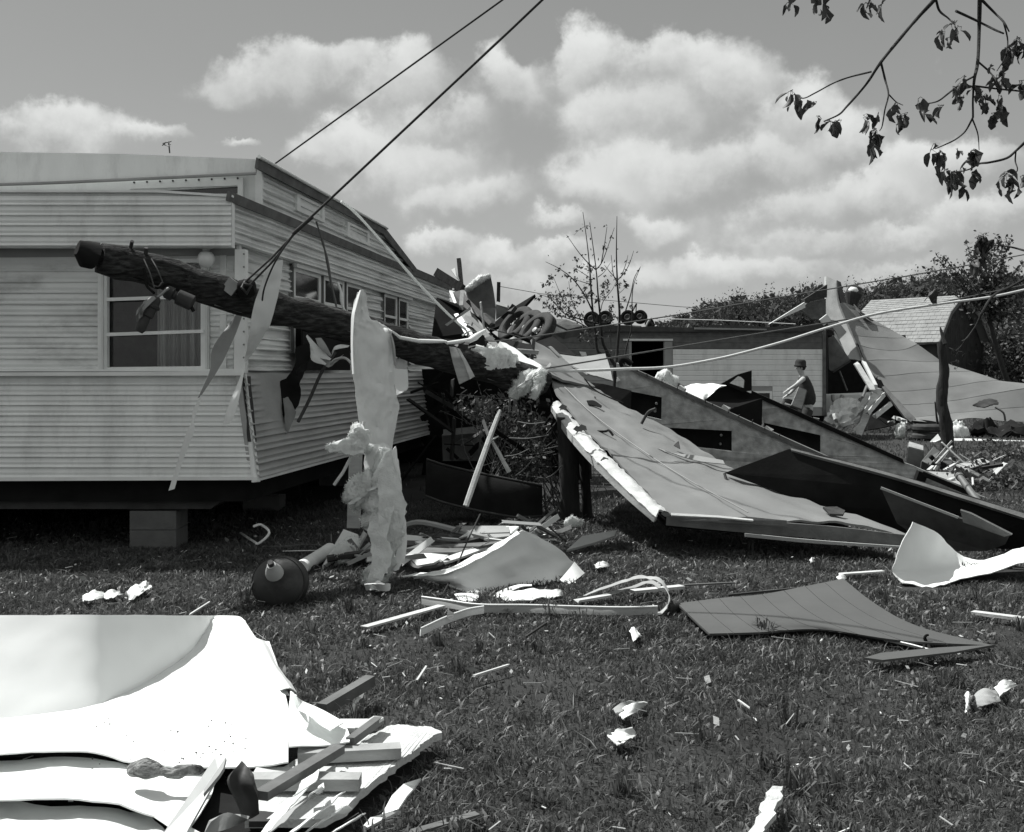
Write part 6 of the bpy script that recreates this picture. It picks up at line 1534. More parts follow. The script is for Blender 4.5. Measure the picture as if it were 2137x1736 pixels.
tube('power_line', [V(1040, 597, 60), V(1130, 613, 60), V(1250, 625, 60), V(1420, 640, 60), V(1500, 645, 60)], .018, 'greywire', n=5, label='faint distant power line low over the far field', cat='wire')
tube('power_line', [V(1330, 664, 55), V(1500, 668, 55), V(1660, 676, 55)], .02, 'palesheet', n=5, label='faint pale distant wire before the wooded hill', cat='wire')
sheet('leaf_tuft', [[V(*W7(1300, 340), 13), V(*W7(1340, 270), 13)], [V(*W7(1330, 310), 12.95), V(*W7(1390, 260), 12.95)], [V(*W7(1370, 370), 13), V(*W7(1396, 360), 13)]], 'leaf', th=.004, ragged=.03, label='dark leaf scrap caught on the white wire near the barn roof', cat='leaf scrap')
mk('roof_vent', *lathe_geo([(0, .16), (.15, .2), (.35, .26), (.55, .2), (.6, .1)], V(1777, 636, 34.5), (.2, 0, 1), 14), 'darkmetal', label='dark roof vent body poking up behind the crest of the peeled roof', cat='roof vent')
mk('vent_cap', *lathe_geo([(0, .16), (.05, .17), (.13, .12), (.17, .0)], V(1781, 609, 34.4), (.2, 0, 1), 14), 'whitesheet', label='small white round cap on the dark roof vent', cat='vent cap', smooth=60)
# torn roof ridge pieces left of the peeled roof
slab('broken_ridge', [V(*W7(165, 505), 31), V(*W7(425, 345), 31), V(*W7(430, 385), 31), V(*W7(180, 500), 31)], .15, 'palesheet', label='long pale broken ridge piece jutting left of the peeled roof', cat='roof piece')
slab('broken_ridge', [V(*W7(425, 320), 31.5), V(*W7(590, 215), 31.5), V(*W7(588, 310), 31.5), V(*W7(430, 352), 31.5)], .2, 'darkmetal', label='dark broken ridge piece against the crest of the peeled roof', cat='roof piece')
slab('broken_ridge', [V(*W7(440, 352), 32), V(*W7(580, 318), 32), V(*W7(580, 470), 32), V(*W7(480, 470), 32), V(*W7(400, 400), 32)], .2, 'browngrey', label='dull brown roof slab under the dark ridge piece', cat='roof piece')
beam('pale_lath', V(*W7(548, 495), 31), V(*W7(600, 455), 31), .2, .1, 'palesheet', up=(0, 1, 0), label='short pale lath at the left edge of the peeled roof', cat='lath')

rs_ = random.Random(12)
for k in range(12):
    px = lerp(1330, 1630, k / 11) + rs_.uniform(-8, 8); py = lerp(776, 912, (px - 1330) / 300)
    beam('nail', A(px, py, -.06), A(px + rs_.uniform(-2, 2), py - rs_.uniform(4, 9), -.08), .010, .010, 'darkmetal', wall1)
for k in range(3):
    px = 1420 + k * 90; py = lerp(776, 912, (px - 1330) / 300)
    beam('stud_end', A(px, py + 2, .04), A(px + 6, py - 11 + 3 * k, .03), .05, .09, 'wood', wall1, ragged=.02)
for k in range(4):
    px = 1640 + k * 60; py = lerp(850, 965, (px - 1640) / 246)
    beam('stud_end', B(px, py + 3, .05), B(px + 4, py - 7, .05), .05, .08, 'browngrey', wall2, ragged=.02)
# ================================================================== things lying on the lawn
cF, cG, cH, cI, c8 = crop(180, 1600, 2.5386), crop(700, 1400, 2.671), crop(700, 1850, 3.562), crop(1300, 1500, 1.4143), crop(2050, 1200, 2.67)
EXCL = []
def excl(pts): EXCL.append([(p.x, p.y) for p in (H(x, y, 0.06) for x, y in pts)])
def g(c, x, y, z=.03): return H(*c(x, y), z)

# --- gas tank lying in the grass
tk = thing('gas_tank', 'small dark round tank lying in the grass with a pale valve cone', 'gas tank', H(582, 1262, 0))
tc_ = V(580, 1217, 7.72)
ax = Vector((-.02, -1, .12)).normalized()
mk('shell', *lathe_geo([(.075, 0.0), (.072, .06), (.06, .115), (.035, .155), (.01, .174), (0, .176), (-.02, .176), (-.20, .176), (-.24, .13), (-.26, .0)], tc_, ax, 40), 'tank', tk, smooth=60)
mk('rim_band', *lathe_geo([(.0, .176), (.0, .184), (-.035, .184), (-.035, .176)], tc_, ax, 40), 'darkmetal', tk, smooth=40)
vo = tc_ + Vector((0, -.105, .085))
mk('valve_cone', *lathe_geo([(0, .062), (.03, .058), (.06, .048), (.10, .030), (.11, .030)], vo, Vector((-.05, -.75, .66)), 20), 'palebrass', tk, smooth=50)
mk('valve_nut', *lathe_geo([(.105, .022), (.145, .020)], vo, Vector((-.05, -.75, .66)), 6), 'darkmetal', tk)
for k in range(3):
    tube('collar_wire', spline([V(540 - k * 6, 1205 + k * 12, 7.75), V(528 - k * 6, 1215, 7.7), V(522 - k * 4, 1232, 7.68), H(518 - k * 2, 1258, .01)], 5), .005, 'steel', tk, n=5)
tube('collar_hoop', spline([V(520, 1240, 7.78), V(533, 1200, 7.8), V(560, 1174, 7.82), V(590, 1166, 7.84), V(622, 1180, 7.84)], 6), .009, 'steel', tk)
tube('thin_wire', spline([H(552, 1140, .02), H(590, 1140, .10), H(650, 1136, .06), H(705, 1146, .02)], 5), .004, 'greywire', n=5, label='thin wire arching over the ground behind the dark tank', cat='wire')
tube('thin_wire', spline([H(590, 1150, .03), H(640, 1149, .06), H(700, 1147, .03), H(740, 1140, .02)], 4), .004, 'palesheet', n=5, label='pale thin wire lying level right of the dark tank', cat='wire')
tube('bent_bracket', spline([H(502, 1112, .03), H(530, 1130, .05), H(540, 1134, .05), H(562, 1112, .14), H(545, 1095, .20), H(530, 1098, .20)], 4), .012, 'trim', n=6, label='bent pale bracket in the shade beneath the mobile home', cat='bracket')

# --- crumpled sheet in the middle
cs = thing('crumpled_sheet', 'large crumpled white sheet with its grey shaded face towards the lawn, in the middle', 'sheet', H(1050, 1240, 0))
sheet('face', [[V(838, 1203, 8.55), V(930, 1189, 8.20), V(1000, 1160, 8.20), V(1085, 1110, 8.45), V(1098, 1108, 8.50)],
               [V(880, 1207, 8.40), V(950, 1205, 8.12), V(1030, 1180, 8.25), V(1110, 1150, 8.52), V(1155, 1138, 8.68)],
               [V(925, 1215, 8.30), V(980, 1222, 8.08), V(1060, 1205, 8.34), V(1140, 1185, 8.62), V(1192, 1170, 8.82)],
               [V(940, 1226, 8.20), V(1000, 1240, 8.04), V(1070, 1224, 8.36), V(1150, 1218, 8.48), V(1216, 1194, 8.90)]], 'whitesheet', cs, th=.008, nu=6, nv=6, wob=.03, wscale=4.0, seed=21)
sheet('folded_edge', [[V(840, 1201, 8.62), V(930, 1186, 8.28), V(1000, 1153, 8.28), V(1080, 1108, 8.52)], [V(842, 1206, 8.50), V(930, 1194, 8.14), V(1004, 1164, 8.14), V(1084, 1114, 8.40)]], 'whitesheet', cs, th=.006, nu=7, nv=2, wob=.02, ragged=.008)
sheet('curled_corner', [[V(1025, 1247, 7.98), V(1045, 1232, 8.02), V(1080, 1220, 8.1), V(1110, 1219, 8.15)], [V(1036, 1252, 7.90), V(1055, 1240, 7.94), V(1085, 1225, 8.04), V(1110, 1222, 8.1)]], 'whitesheet', cs, th=.006, nu=5, nv=2)
sheet('lit_corner', [[V(1168, 1210, 8.46), V(1190, 1184, 8.66), V(1199, 1172, 8.78)], [V(1183, 1221, 8.40), V(1205, 1208, 8.55), V(1221, 1195, 8.76)]], 'whitesheet', cs, th=.006, nu=4, nv=3, wob=.01)
sheet('lower_scrap', [[H(1040, 1236, .04), H(1090, 1230, .07), H(1165, 1228, .05)], [H(1050, 1252, .02), H(1100, 1254, .04), H(1170, 1240, .03)]], 'whitesheet', cs, th=.008, nu=6, nv=4, wob=.04, wscale=7, ragged=.02)
sheet('lower_scrap', [[H(950, 1242, .03), H(970, 1238, .05), H(998, 1240, .03)], [H(955, 1252, .02), H(980, 1254, .03), H(1000, 1250, .02)]], 'whitesheet', cs, th=.008, nu=4, nv=3, wob=.02, ragged=.02)

# --- heap behind it
D9 = lambda x, y, z=.05: H(x, y, z)
lst = [
    ('torn_board', [D9(717, 1104, .16), D9(747, 1115, .15), D9(744, 1150, .10), D9(705, 1160, .06), D9(672, 1182, .03), D9(690, 1150, .08)], .03, 'palesheet', 'torn pale fibreboard leaning behind the foot of the hanging sheet', 'board'),
    ('grey_sheet', [D9(951, 1097, .12), D9(1062, 1097, .12), D9(1064, 1118, .10), D9(1016, 1124, .10), D9(985, 1116, .1)], .02, 'greypanel', 'flat grey sheet at the back of the heap behind the crumpled sheet', 'sheet'),
    ('white_scrap', [D9(1056, 1098, .12), D9(1083, 1098, .12), D9(1070, 1108, .10), D9(1060, 1120, .08)], .02, 'whitesheet', 'white scrap at the right end of the flat grey sheet behind', 'scrap'),
    ('white_strip', [D9(918, 1166, .10), D9(1012, 1134, .14), D9(1022, 1140, .12), D9(930, 1174, .08)], .02, 'whitesheet', 'white strip rising along the back edge of the crumpled sheet', 'strip'),
    ('bent_panel_scrap', [D9(848, 1154, .10), D9(900, 1154, .12), D9(936, 1158, .10), D9(905, 1174, .06), D9(870, 1180, .05)], .02, 'palesheet', 'small pale curved panel lying in the heap left of the crumpled sheet', 'panel'),
    ('grey_board', [D9(840, 1142, .12), D9(1000, 1140, .14), D9(1060, 1128, .14), D9(950, 1152, .12), D9(850, 1154, .11)], .02, 'browngrey', 'dull grey board under the white strip in the heap', 'board'),
    ('dark_board', [D9(832, 1118, .1), D9(920, 1112, .1), D9(1010, 1120, .1), D9(950, 1136, .1), D9(835, 1138, .1)], .05, 'darkmetal', 'dark board deep in the heap under the shrub', 'board'),
]
for nm, pts, th, m2, lb, ct2 in lst:
    slab(nm, pts, th, m2, label=lb, cat=ct2)
for pts, r, m2, lb, ct2 in (
    ([(683, 1166, .08), (735, 1158, .10), (783, 1152, .10)], .030, 'darkmetal', 'dark squared rail lying at the foot of the hanging sheet', 'rail'),
    ([(825, 1148, .12), (850, 1168, .08), (868, 1186, .04), (908, 1186, .04), (935, 1170, .08)], .028, 'darkmetal', 'dark bent rail curving through the heap', 'rail'),
    ([(826, 1158, .06), (850, 1176, .03), (872, 1188, .02)], .010, 'trim', 'thin bright trim edge beside the dark bent rail', 'trim'),
    ([(843, 1097, .16), (885, 1091, .20), (988, 1116, .12), (1030, 1126, .08)], .028, 'greypanel', 'long grey lath kinked at the back of the heap', 'lath'),
    ([(740, 1150, .04), (758, 1120, .14), (768, 1100, .2)], .025, 'wood', 'short pale lath leaning behind the hanging wool', 'lath'),
    ([(1002, 1073, .35), (975, 1130, .22), (945, 1200, .10), (922, 1243, .02)], .006, 'branch', 'thin bare branch stuck in the crumpled sheet', 'branch'),
    ([(700, 1178, .03), (725, 1172, .03), (790, 1163, .03)], .015, 'browngrey', 'thin lath in the grass below the dark squared rail', 'lath')):
    tube(ct2, spline([H(*p) for p in pts], 4), r, m2, n=6, label=lb, cat=ct2)
tube('rolled_lining', [H(629, 1186, .05), H(655, 1168, .06), H(690, 1146, .07)], .055, 'palesheet', n=14, rough=.25, label='rolled pale lining lying right of the dark tank', cat='roll')
fluff('torn_wool', [H(700, 1165, .08), H(722, 1150, .12), H(738, 1125, .14)], [.05, .09, .05], flat=(.5, 1), fibres=150, fl=0.020, seed=101, label='patch of torn wool on the pale fibreboard behind the hanging sheet', cat='insulation')
tube('dark_twig', spline([H(643, 1200, .02), H(655, 1180, .10), H(668, 1186, .06), H(655, 1190, .12)], 4), .007, 'branch', n=5, label='dark crooked twig beside the rolled pale lining', cat='twig')
slab('grey_flap', [D9(1182, 1148, .06), D9(1215, 1118, .14), D9(1250, 1112, .16), D9(1288, 1106, .17), D9(1282, 1118, .14), D9(1240, 1132, .10)], .02, 'greypanel', label='grey torn flap on the ground under the fallen roof', cat='sheet')
fluff('pale_tuft', [H(1180, 1094, .05), H(1195, 1090, .06), H(1215, 1093, .04)], [.04, .06, .03], fibres=48, fl=0.025, seed=103, label='pale tuft at the foot of the support posts', cat='insulation')

# --- bent strips in front
def strip_on_edge(name, pts, h, mat, label, cat, wob=.008, seed=0):
    sheet(name, [[H(x, y, z + h) for x, y, z in pts], [H(x, y, z + h) + Vector((0, -.012, -h * .5)) for x, y, z in pts], [Vector((p.x, p.y - .02, max(.004, z))) for (x, y, z), p in zip(pts, [H(x, y, z + h) for x, y, z in pts])]], mat, th=.006, nu=8, nv=3, wob=wob, seed=seed, label=label, cat=cat)
    tube('lip', spline([H(x, y, z + h) + Vector((0, -.002, .003)) for x, y, z in pts], 5), .006, 'trim', COL.objects[-1], n=6)
strip_on_edge('bent_gutter', [(880, 1246, .03), (940, 1254, .03), (1000, 1262, .03), (1100, 1263, .03), (1200, 1266, .03), (1300, 1268, .03), (1372, 1266, .03)], .045, 'greypanel', 'long bent grey gutter strip lying across the lawn', 'gutter', seed=1)
strip_on_edge('bent_gutter', [(878, 1312, .01), (930, 1288, .03), (975, 1272, .04), (1010, 1266, .05)], .04, 'palesheet', 'pointed pale gutter strip branching off the long grey one', 'gutter', seed=2)
ribbon('curled_strip', [H(1205, 1245, .06), H(1262, 1226, .10), H(1332, 1205, .18), H(1375, 1210, .20), H(1396, 1238, .14), H(1388, 1270, .06), H(1362, 1284, .02)], [.03, .06, .08, .085, .085, .07, .04], 'wood', across=(.15, 1, .1), wob=.012, n=6, label='pale metal strip curled into a hoop on the lawn', cat='metal strip')
ribbon('curled_strip', [H(1225, 1250, .05), H(1290, 1232, .08), H(1350, 1216, .13), H(1378, 1222, .13)], [.03, .05, .06, .05], 'greypanel', across=(.2, 1, .2), wob=.012, n=5, label='thinner grey strip inside the curled hoop', cat='metal strip')
fluff('dark_wad', [H(1392, 1270, .05), H(1412, 1266, .05)], [.05, .045], mat='darkmetal', fibres=36, fl=0.015, seed=105, flat=(.8, .8), label='dark wad beside the end of the curled strip', cat='scrap')
sticks = [((760, 1309), (922, 1264), .055, .012, 'palewood', 'white lath lying aslant in the grass left of the gutter strip'),
          ((990, 1410), (1060, 1388), .012, .010, 'palewood', 'thin straight white stick in the middle of the lawn'),
          ((397, 1282), (438, 1256), .012, .010, 'palewood', 'thin pale stick behind the big white sheet'),
          ((2030, 1278), (2150, 1293), .06, .02, 'palewood', 'white broken lath at the right edge of the lawn'),
          ((1755, 1198), (1842, 1192), .05, .012, 'palewood', 'short white lath left of the white curled sheet'),
          ((1321, 1234), (1424, 1224), .07, .02, 'palewood', 'white lath passing through the curled hoop'),
          ((1203, 1254), (1273, 1242), .05, .015, 'palewood', 'white lath end left of the curled hoop'),
          ((1000, 1698), (860, 1738), .035, .012, 'browngrey', 'weathered lath half sunk in grass at the bottom'),
          ((1095, 1330), (1140, 1300), .012, .012, 'branch', 'short dark twig in the grass below the gutter strip'),
          ((1410, 1222), (1530, 1216), .02, .012, 'browngrey', 'dark thin lath behind the grooved panel'),
          ((1520, 1242), (1660, 1228), .02, .015, 'darkmetal', 'dark rod along the far edge of the grooved panel'),
          ((1540, 1460), (1565, 1478), .008, .006, 'dryg', 'thin straw in the open lawn'), ((870, 1420), (890, 1390), .01, .008, 'dryg', 'pale straw standing left of the white stick')]
for a, b, w, h, m2, lb in sticks:
    if m2 == 'dryg': m2 = 'palewood'
    beam('lath' if w > .02 else 'stick', H(*a, .05), H(*b, .055), w, h, m2, ragged=.01, label=lb, cat='lath' if w > .02 else 'stick')
def scrap(pts, lb, mat='whitesheet', z=.05, wob=.02, cat='scrap'):
    n = len(pts)
    P = [H(x, y, z + .018 * math.sin(i * 2.3)) for i, (x, y) in enumerate(pts)]
    a, b, c, d = P
    sheet('scrap', [[a, lerp(a, b, .5) + Vector((0, 0, .02)), b], [lerp(a, d, .5), lerp(lerp(a, b, .5), lerp(d, c, .5), .5) + Vector((0, 0, .008)), lerp(b, c, .5)], [d, lerp(d, c, .5), c]], mat, th=.005, nu=5, nv=5, wob=wob * .55, wscale=16, ragged=.014, seed=pts[0][0] % 17, label=lb, cat=cat)
scrap([(1312, 1316), (1330, 1313), (1338, 1328), (1322, 1338)], 'small white scrap just right of the lawn centre')
scrap([(1288, 1484), (1350, 1468), (1342, 1476), (1300, 1500)], 'white scrap with a grey folded side in the lower lawn')
scrap([(1280, 1480), (1335, 1466), (1345, 1470), (1290, 1486)], 'grey scrap tucked behind the folded white scrap', 'greypanel')
scrap([(1270, 1535), (1320, 1522), (1334, 1530), (1288, 1556)], 'whitish tattered scrap below the folded white one', 'palesheet', wob=.03)
scrap([(2075, 1436), (2112, 1422), (2122, 1430), (2086, 1450)], 'upper white chip of the torn board at the right edge')
scrap([(2035, 1450), (2080, 1440), (2090, 1462), (2040, 1474)], 'grey torn board at the right edge of the lawn', 'greypanel')
scrap([(2014, 1452), (2026, 1448), (2024, 1478), (2016, 1486)], 'lower narrow white chip by the grey torn board')
scrap([(738, 1465), (752, 1458), (736, 1485), (726, 1490)], 'white chip under the dark plank in the grass')
scrap([(264, 1232), (312, 1214), (318, 1226), (270, 1252)], 'larger white wool chunk behind the big white sheet', wob=.05)
scrap([(172, 1244), (215, 1236), (222, 1246), (176, 1254)], 'white paper scrap at the left frame edge behind the sheet', wob=.03)
scrap([(215, 1238), (250, 1234), (256, 1242), (222, 1250)], 'grey-white scrap between the two chunks at the left', 'palesheet', wob=.03)
scrap([(1240, 1178), (1268, 1174), (1272, 1182), (1244, 1186)], 'pale chip in the shade of the fallen roof', 'palesheet')
scrap([(1745, 1205), (1765, 1202), (1768, 1208), (1750, 1210)], 'tiny pale chip near the short white lath', 'palesheet')
scrap([(1150, 1238), (1172, 1232), (1176, 1242), (1156, 1246)], 'pale chip right below the crumpled sheet', 'palesheet')
scrap([(780, 1218), (800, 1216), (806, 1232), (770, 1230)], 'thin white paper at the foot of the hanging wool')
scrap([(1690, 1168), (1698, 1166), (1700, 1172), (1692, 1174)], 'small pale ball-like crumb in the shade of the fallen roof', 'palesheet')

# --- grooved panel
pn = thing('grooved_panel', 'curved grey wall panel with parallel grooves lying on the lawn', 'panel', H(1700, 1310, 0))
base_rows = [[H(1413, 1259, .07), H(1500, 1248, .10), H(1590, 1240, .13), H(1680, 1223, .18), H(1760, 1207, .22)],
             [H(1440, 1285, .07), H(1530, 1279, .09), H(1625, 1272, .11), H(1725, 1262, .13), H(1825, 1258, .14)],
             [H(1462, 1306, .07), H(1560, 1302, .08), H(1665, 1297, .09), H(1790, 1300, .09), H(1915, 1306, .08)],
             [H(1480, 1322, .06), H(1585, 1319, .06), H(1712, 1313, .06), H(1880, 1336, .06), H(2075, 1347, .05)]]
NP = 8
dense = [spline(r, 8) for r in base_rows]       # 33 columns
for k in range(NP):
    cols = []
    for r in dense:
        a, b = k * 4, k * 4 + 4
        s = [r[a], r[a + 1], r[a + 2], r[a + 3], r[b]]
        s[0] = lerp(s[0], s[1], .05); s[-1] = lerp(s[-1], s[-2], .05)
        cols.append(s)
    sheet('plank', cols, 'panelling', pn, th=.012, nu=1, nv=6)
sheet('backing', [[p + Vector((0, .002, -.008)) for p in r] for r in base_rows], 'darkmetal', pn, th=.006, nu=8, nv=5)
sheet('lit_edge', [[H(1842, 1333, .05), H(1890, 1342, .05), H(1945, 1357, .05)], [H(1846, 1338, .03), H(1892, 1348, .03), H(1942, 1359, .03)]], 'whitesheet', pn, th=.006, nu=4, nv=2, ragged=.006)
slab('grey_strip', [H(1804, 1372, .07), H(1838, 1362, .07), H(1958, 1351, .07), H(2076, 1345, .07), H(1992, 1360, .07), H(1842, 1377, .07)], .012, 'panelling', label='narrow grey strip of panel in the grass before the grooved panel', cat='panel strip')
pl = thing('pincers', 'small black pincers standing upright on the grooved panel', 'pincers', H(1936, 1357, .05))
for s in (-1, 1):
    tube('handle', spline([V(1932, 1337, 6.45), V(1933 + s * 4, 1346, 6.44), H(1934 + s * 7, 1357, .05)], 4), .010, 'black', pl, n=8)
mk('jaw', *tube_geo(spline([V(1932, 1338, 6.45), V(1930, 1331, 6.45), V(1933, 1326, 6.45), V(1938, 1325, 6.45)], 3), .011, .006, 8), 'black', pl, smooth=60)
excl([(1413, 1262), (1500, 1255), (1760, 1225), (1850, 1290), (2060, 1345), (1880, 1338), (1712, 1310), (1480, 1318)])

# --- white curled sheet, right
wc = thing('curled_sheet', 'white sheet curled up out of the grass at the right below the dark floor section', 'sheet', H(1900, 1218, 0))
sheet('curl', [[V(1905, 1089, 8.55), V(1957, 1112, 8.80), V(1997, 1152, 8.95), V(2054, 1166, 9.0), V(2180, 1122, 9.2)],
               [V(1880, 1140, 8.50), V(1935, 1150, 8.72), V(1990, 1168, 8.86), V(2050, 1174, 8.90), V(2180, 1132, 9.05)],
               [V(1864, 1180, 8.50), V(1915, 1186, 8.66), V(1970, 1186, 8.76), V(2045, 1180, 8.78), V(2180, 1142, 8.9)],
               [V(1863, 1195, 8.52), V(1915, 1199, 8.56), V(1975, 1197, 8.60), V(2035, 1188, 8.62), V(2180, 1152, 8.75)],
               [H(1884, 1216, .03), H(1920, 1221, .015), H(1962, 1220, .02), H(2020, 1204, .06), V(2180, 1165, 8.5)]], 'whitesheet', wc, th=.006, nu=6, nv=5, wob=.02, wscale=4, seed=31)
excl([(1870, 1195), (2040, 1185), (2170, 1160), (2170, 1185), (2010, 1210), (1950, 1222), (1884, 1218)])

# ================================================================== the pile at the lower left
bs = thing('white_sheet', 'big white enamelled sheet, bent at its upper left, lying lower left on the lawn', 'sheet', H(300, 1560, 0))
cre = [(-260, 1515), (-50, 1505), (165, 1482), (250, 1452), (330, 1410), (395, 1362), (432, 1312), (446, 1291)]
S2 = [H(x, y, .10) for x, y in cre] + [H(500, 1310, .10), H(516, 1328, .10)]
S0, TT = [], math.tan(R(52))
for (x, y), c in zip(cre, S2):
    d0 = (CAM_H - c.z + TT * c.y) / (TT + (1284.5 - HY) / F)
    S0.append(V(x, 1284.5, d0))
S0 += [H(496, 1286, .10), H(512, 1296, .10)]
S1 = [lerp(a, b, .5) for a, b in zip(S0, S2)]
S1b = [lerp(a, b, .95) for a, b in zip(S0, S2)]
S3 = [H(-260, 1545, .10), H(-50, 1540, .10), H(165, 1525, .10), H(255, 1500, .10), H(335, 1475, .10), H(405, 1450, .10), H(455, 1435, .10), H(500, 1428, .10), H(545, 1410, .10), H(575, 1400, .10)]
S4 = [H(-260, 1570, .12), H(-50, 1562, .12), H(165, 1550, .12), H(255, 1550, .11), H(340, 1545, .10), H(420, 1530, .10), H(470, 1520, .10), H(515, 1512, .11), H(560, 1500, .11), H(602, 1480, .12)]
S5 = [H(-260, 1585, .15), H(-50, 1578, .15), H(165, 1568, .15), H(270, 1590, .12), H(350, 1600, .12), H(430, 1604, .11), H(480, 1606, .12), H(520, 1604, .12), H(565, 1600, .14), H(602, 1592, .16)]
S2b = [lerp(a, b, .05) for a, b in zip(S2, S3)]
sheet('main_skin', [S0, S1, S1b, S2, S2b, S3, S4, S5], 'whitesheet', bs, th=.006, nu=8, nv=6, wob=.008, wscale=3.5, seed=41)
sheet('notched_step', [[H(512, 1297, .11), H(538, 1334, .10), H(562, 1338, .10)], [H(516, 1330, .105), H(545, 1380, .105), H(590, 1420, .105)], [H(520, 1400, .106), H(560, 1440, .108), H(604, 1450, .112)]], 'whitesheet', bs, th=.005, nu=4, nv=4)
sheet('side_flap', [[H(517, 1325, .10), H(540, 1330, .12), H(562, 1338, .09)], [H(560, 1395, .11), H(575, 1392, .14), H(590, 1402, .10)], [H(585, 1440, .12), H(603, 1436, .16), H(620, 1446, .11)]], 'palesheet', bs, th=.005, nu=4, nv=4, wob=.01)
fc = cH
sheet('bent_flap', [[g(fc, 335, 165, .20), g(fc, 400, 215, .24), g(fc, 470, 262, .18), g(fc, 660, 350, .16), g(fc, 865, 462, .17)],
                    [g(fc, 335, 300, .17), g(fc, 430, 360, .15), g(fc, 520, 420, .14), g(fc, 700, 500, .16), g(fc, 895, 520, .17)],
                    [g(fc, 335, 480, .17), g(fc, 450, 500, .15), g(fc, 560, 560, .14), g(fc, 720, 600, .15), g(fc, 925, 600, .17)],
                    [g(fc, 335, 712, .19), g(fc, 450, 705, .18), g(fc, 600, 700, .17), g(fc, 720, 690, .17), g(fc, 925, 660, .18)]], 'whitesheet', bs, th=.005, nu=5, nv=5, wob=.006, seed=42)
sheet('rolled_lip', [[g(fc, 470, 262, .20), g(fc, 660, 355, .20), g(fc, 865, 462, .20)], [g(fc, 420, 330, .23), g(fc, 600, 440, .24), g(fc, 740, 550, .235)]], 'whitesheet', bs, th=.005, nu=5, nv=3, wob=.01)
excl([(-300, 1290), (500, 1290), (560, 1340), (605, 1445), (730, 1520), (915, 1522), (870, 1570), (740, 1690), (640, 1960), (-300, 1960)])
low = thing('lower_sheet', 'lower white sheet with a dark gap along its back, at the bottom left', 'sheet', H(200, 1680, 0))
sheet('skin', [[H(-260, 1592, .08), H(0, 1588, .08), H(165, 1582, .09), H(300, 1600, .09), H(450, 1612, .08)],
               [H(-260, 1630, .09), H(0, 1628, .10), H(165, 1626, .11), H(310, 1640, .10), H(440, 1660, .09)],
               [H(-260, 1668, .13), H(0, 1666, .13), H(165, 1662, .14), H(300, 1690, .12), H(400, 1720, .10)]], 'whitesheet', low, th=.006, nu=5, nv=5, wob=.012, seed=44)
sheet('slope_fold', [[H(265, 1655, .13), H(330, 1690, .13), H(420, 1738, .13)], [H(250, 1668, .10), H(320, 1705, .10), H(400, 1760, .10)]], 'whitesheet', low, th=.006, nu=4, nv=3)
sheet('bottom_sheet', [[H(-260, 1684, .06), H(0, 1682, .06), H(165, 1678, .07), H(290, 1690, .06), H(330, 1712, .06)], [H(-260, 1790, .07), H(0, 1790, .08), H(165, 1790, .08), H(290, 1790, .07), H(380, 1790, .06)]], 'palesheet', None, th=.006, nu=5, nv=5, wob=.03, seed=45,
      label='pale dirty sheet lying lowest at the bottom left corner', cat='sheet')
slab('pile_base', [H(-260, 1575, .03), H(600, 1590, .03), H(640, 1700, .03), H(560, 1790, .03), H(-260, 1790, .03)], .02, 'black', label='dark tarred board under the lower left pile', cat='board')
# bark log
bk = tube('bark_log', spline([H(272, 1610, .17), H(310, 1606, .19), H(350, 1614, .18), H(385, 1606, .19), H(424, 1607, .17)], 6), .03, 'bark', n=16, rough=.9,
          rs=[.006, .022, .028, .032, .034, .035, .034, .033, .034, .035, .033, .030, .026, .022, .022, .024, .025, .024, .020, .016, .014, .014, .013, .012, .006], label='rough piece of bark lying on the big white sheet', cat='bark piece')
# insulation board and lumber
ib = slab('insulation_board', ragged([g(fc, -100, 1150, .10), g(fc, 330, 880, .10), g(fc, 700, 690, .10), g(fc, 950, 640, .10), g(fc, 1150, 580, .10), g(fc, 1290, 510, .10), g(fc, 1400, 490, .10), g(fc, 1480, 497, .10), g(fc, 1560, 512, .10), g(fc, 1690, 512, .10), g(fc, 1830, 570, .10), g(fc, 1740, 600, .10), g(fc, 1650, 665, .10), g(fc, 1570, 740, .10), g(fc, 1480, 800, .10), g(fc, 1380, 870, .10), g(fc, 1270, 970, .10), g(fc, 1060, 1130, .10), g(fc, 900, 1300, .10), g(fc, 640, 1420, .10), g(fc, -100, 1420, .10)], 5, .007, 5), .03, 'woolboard',
          label='pale fuzzy insulation board under the lumber right of the big white sheet', cat='insulation board')
beam('lumber', g(fc, 420, 800, .135), g(fc, 1425, 748, .135), .075, .042, 'wood', label='squared pale lumber end pointing right, the one farther back', cat='lumber')
beam('lumber', g(fc, -60, 1050, .135), g(fc, 1030, 1052, .135), .075, .042, 'wood', label='squared pale lumber end pointing right, the one nearer the bottom', cat='lumber')
beam('lumber', g(fc, 0, 960, .12), g(fc, 780, 950, .12), .05, .02, 'palewood', label='thin flat lath between the two squared lumber ends', cat='lath')
beam('dark_lath', g(fc, 1215, 445, .15), g(fc, 930, 660, .17), .035, .03, 'browngrey', label='dark lath end rising right behind the squared lumber', cat='lath')
beam('dark_lath', g(fc, 820, 730, .18), g(fc, 60, 1190, .20), .05, .03, 'browngrey', label='long dark lath lying diagonally across the two squared lumbers', cat='lath')
beam('white_lath', g(fc, 1030, 545, .15), g(fc, 1210, 430, .16), .05, .012, 'palewood', label='white lath beside the rising dark lath end', cat='lath')
slab('pale_board', [g(fc, 830, 438, .12), g(fc, 1150, 438, .12), g(fc, 1050, 530, .12), g(fc, 900, 528, .12)], .02, 'palesheet', label='pale flat board behind the bent white flap', cat='board')
beam('dark_plank', H(672, 1480, .10), H(773, 1420, .12), .05, .05, 'browngrey', label='dark plank sticking out of the grass behind the white flap', cat='plank')
beam('short_plank', H(745, 1478, .03), H(752, 1455, .03), .04, .05, 'browngrey', label='short dark plank end under the longer dark plank', cat='plank')
ff = cF
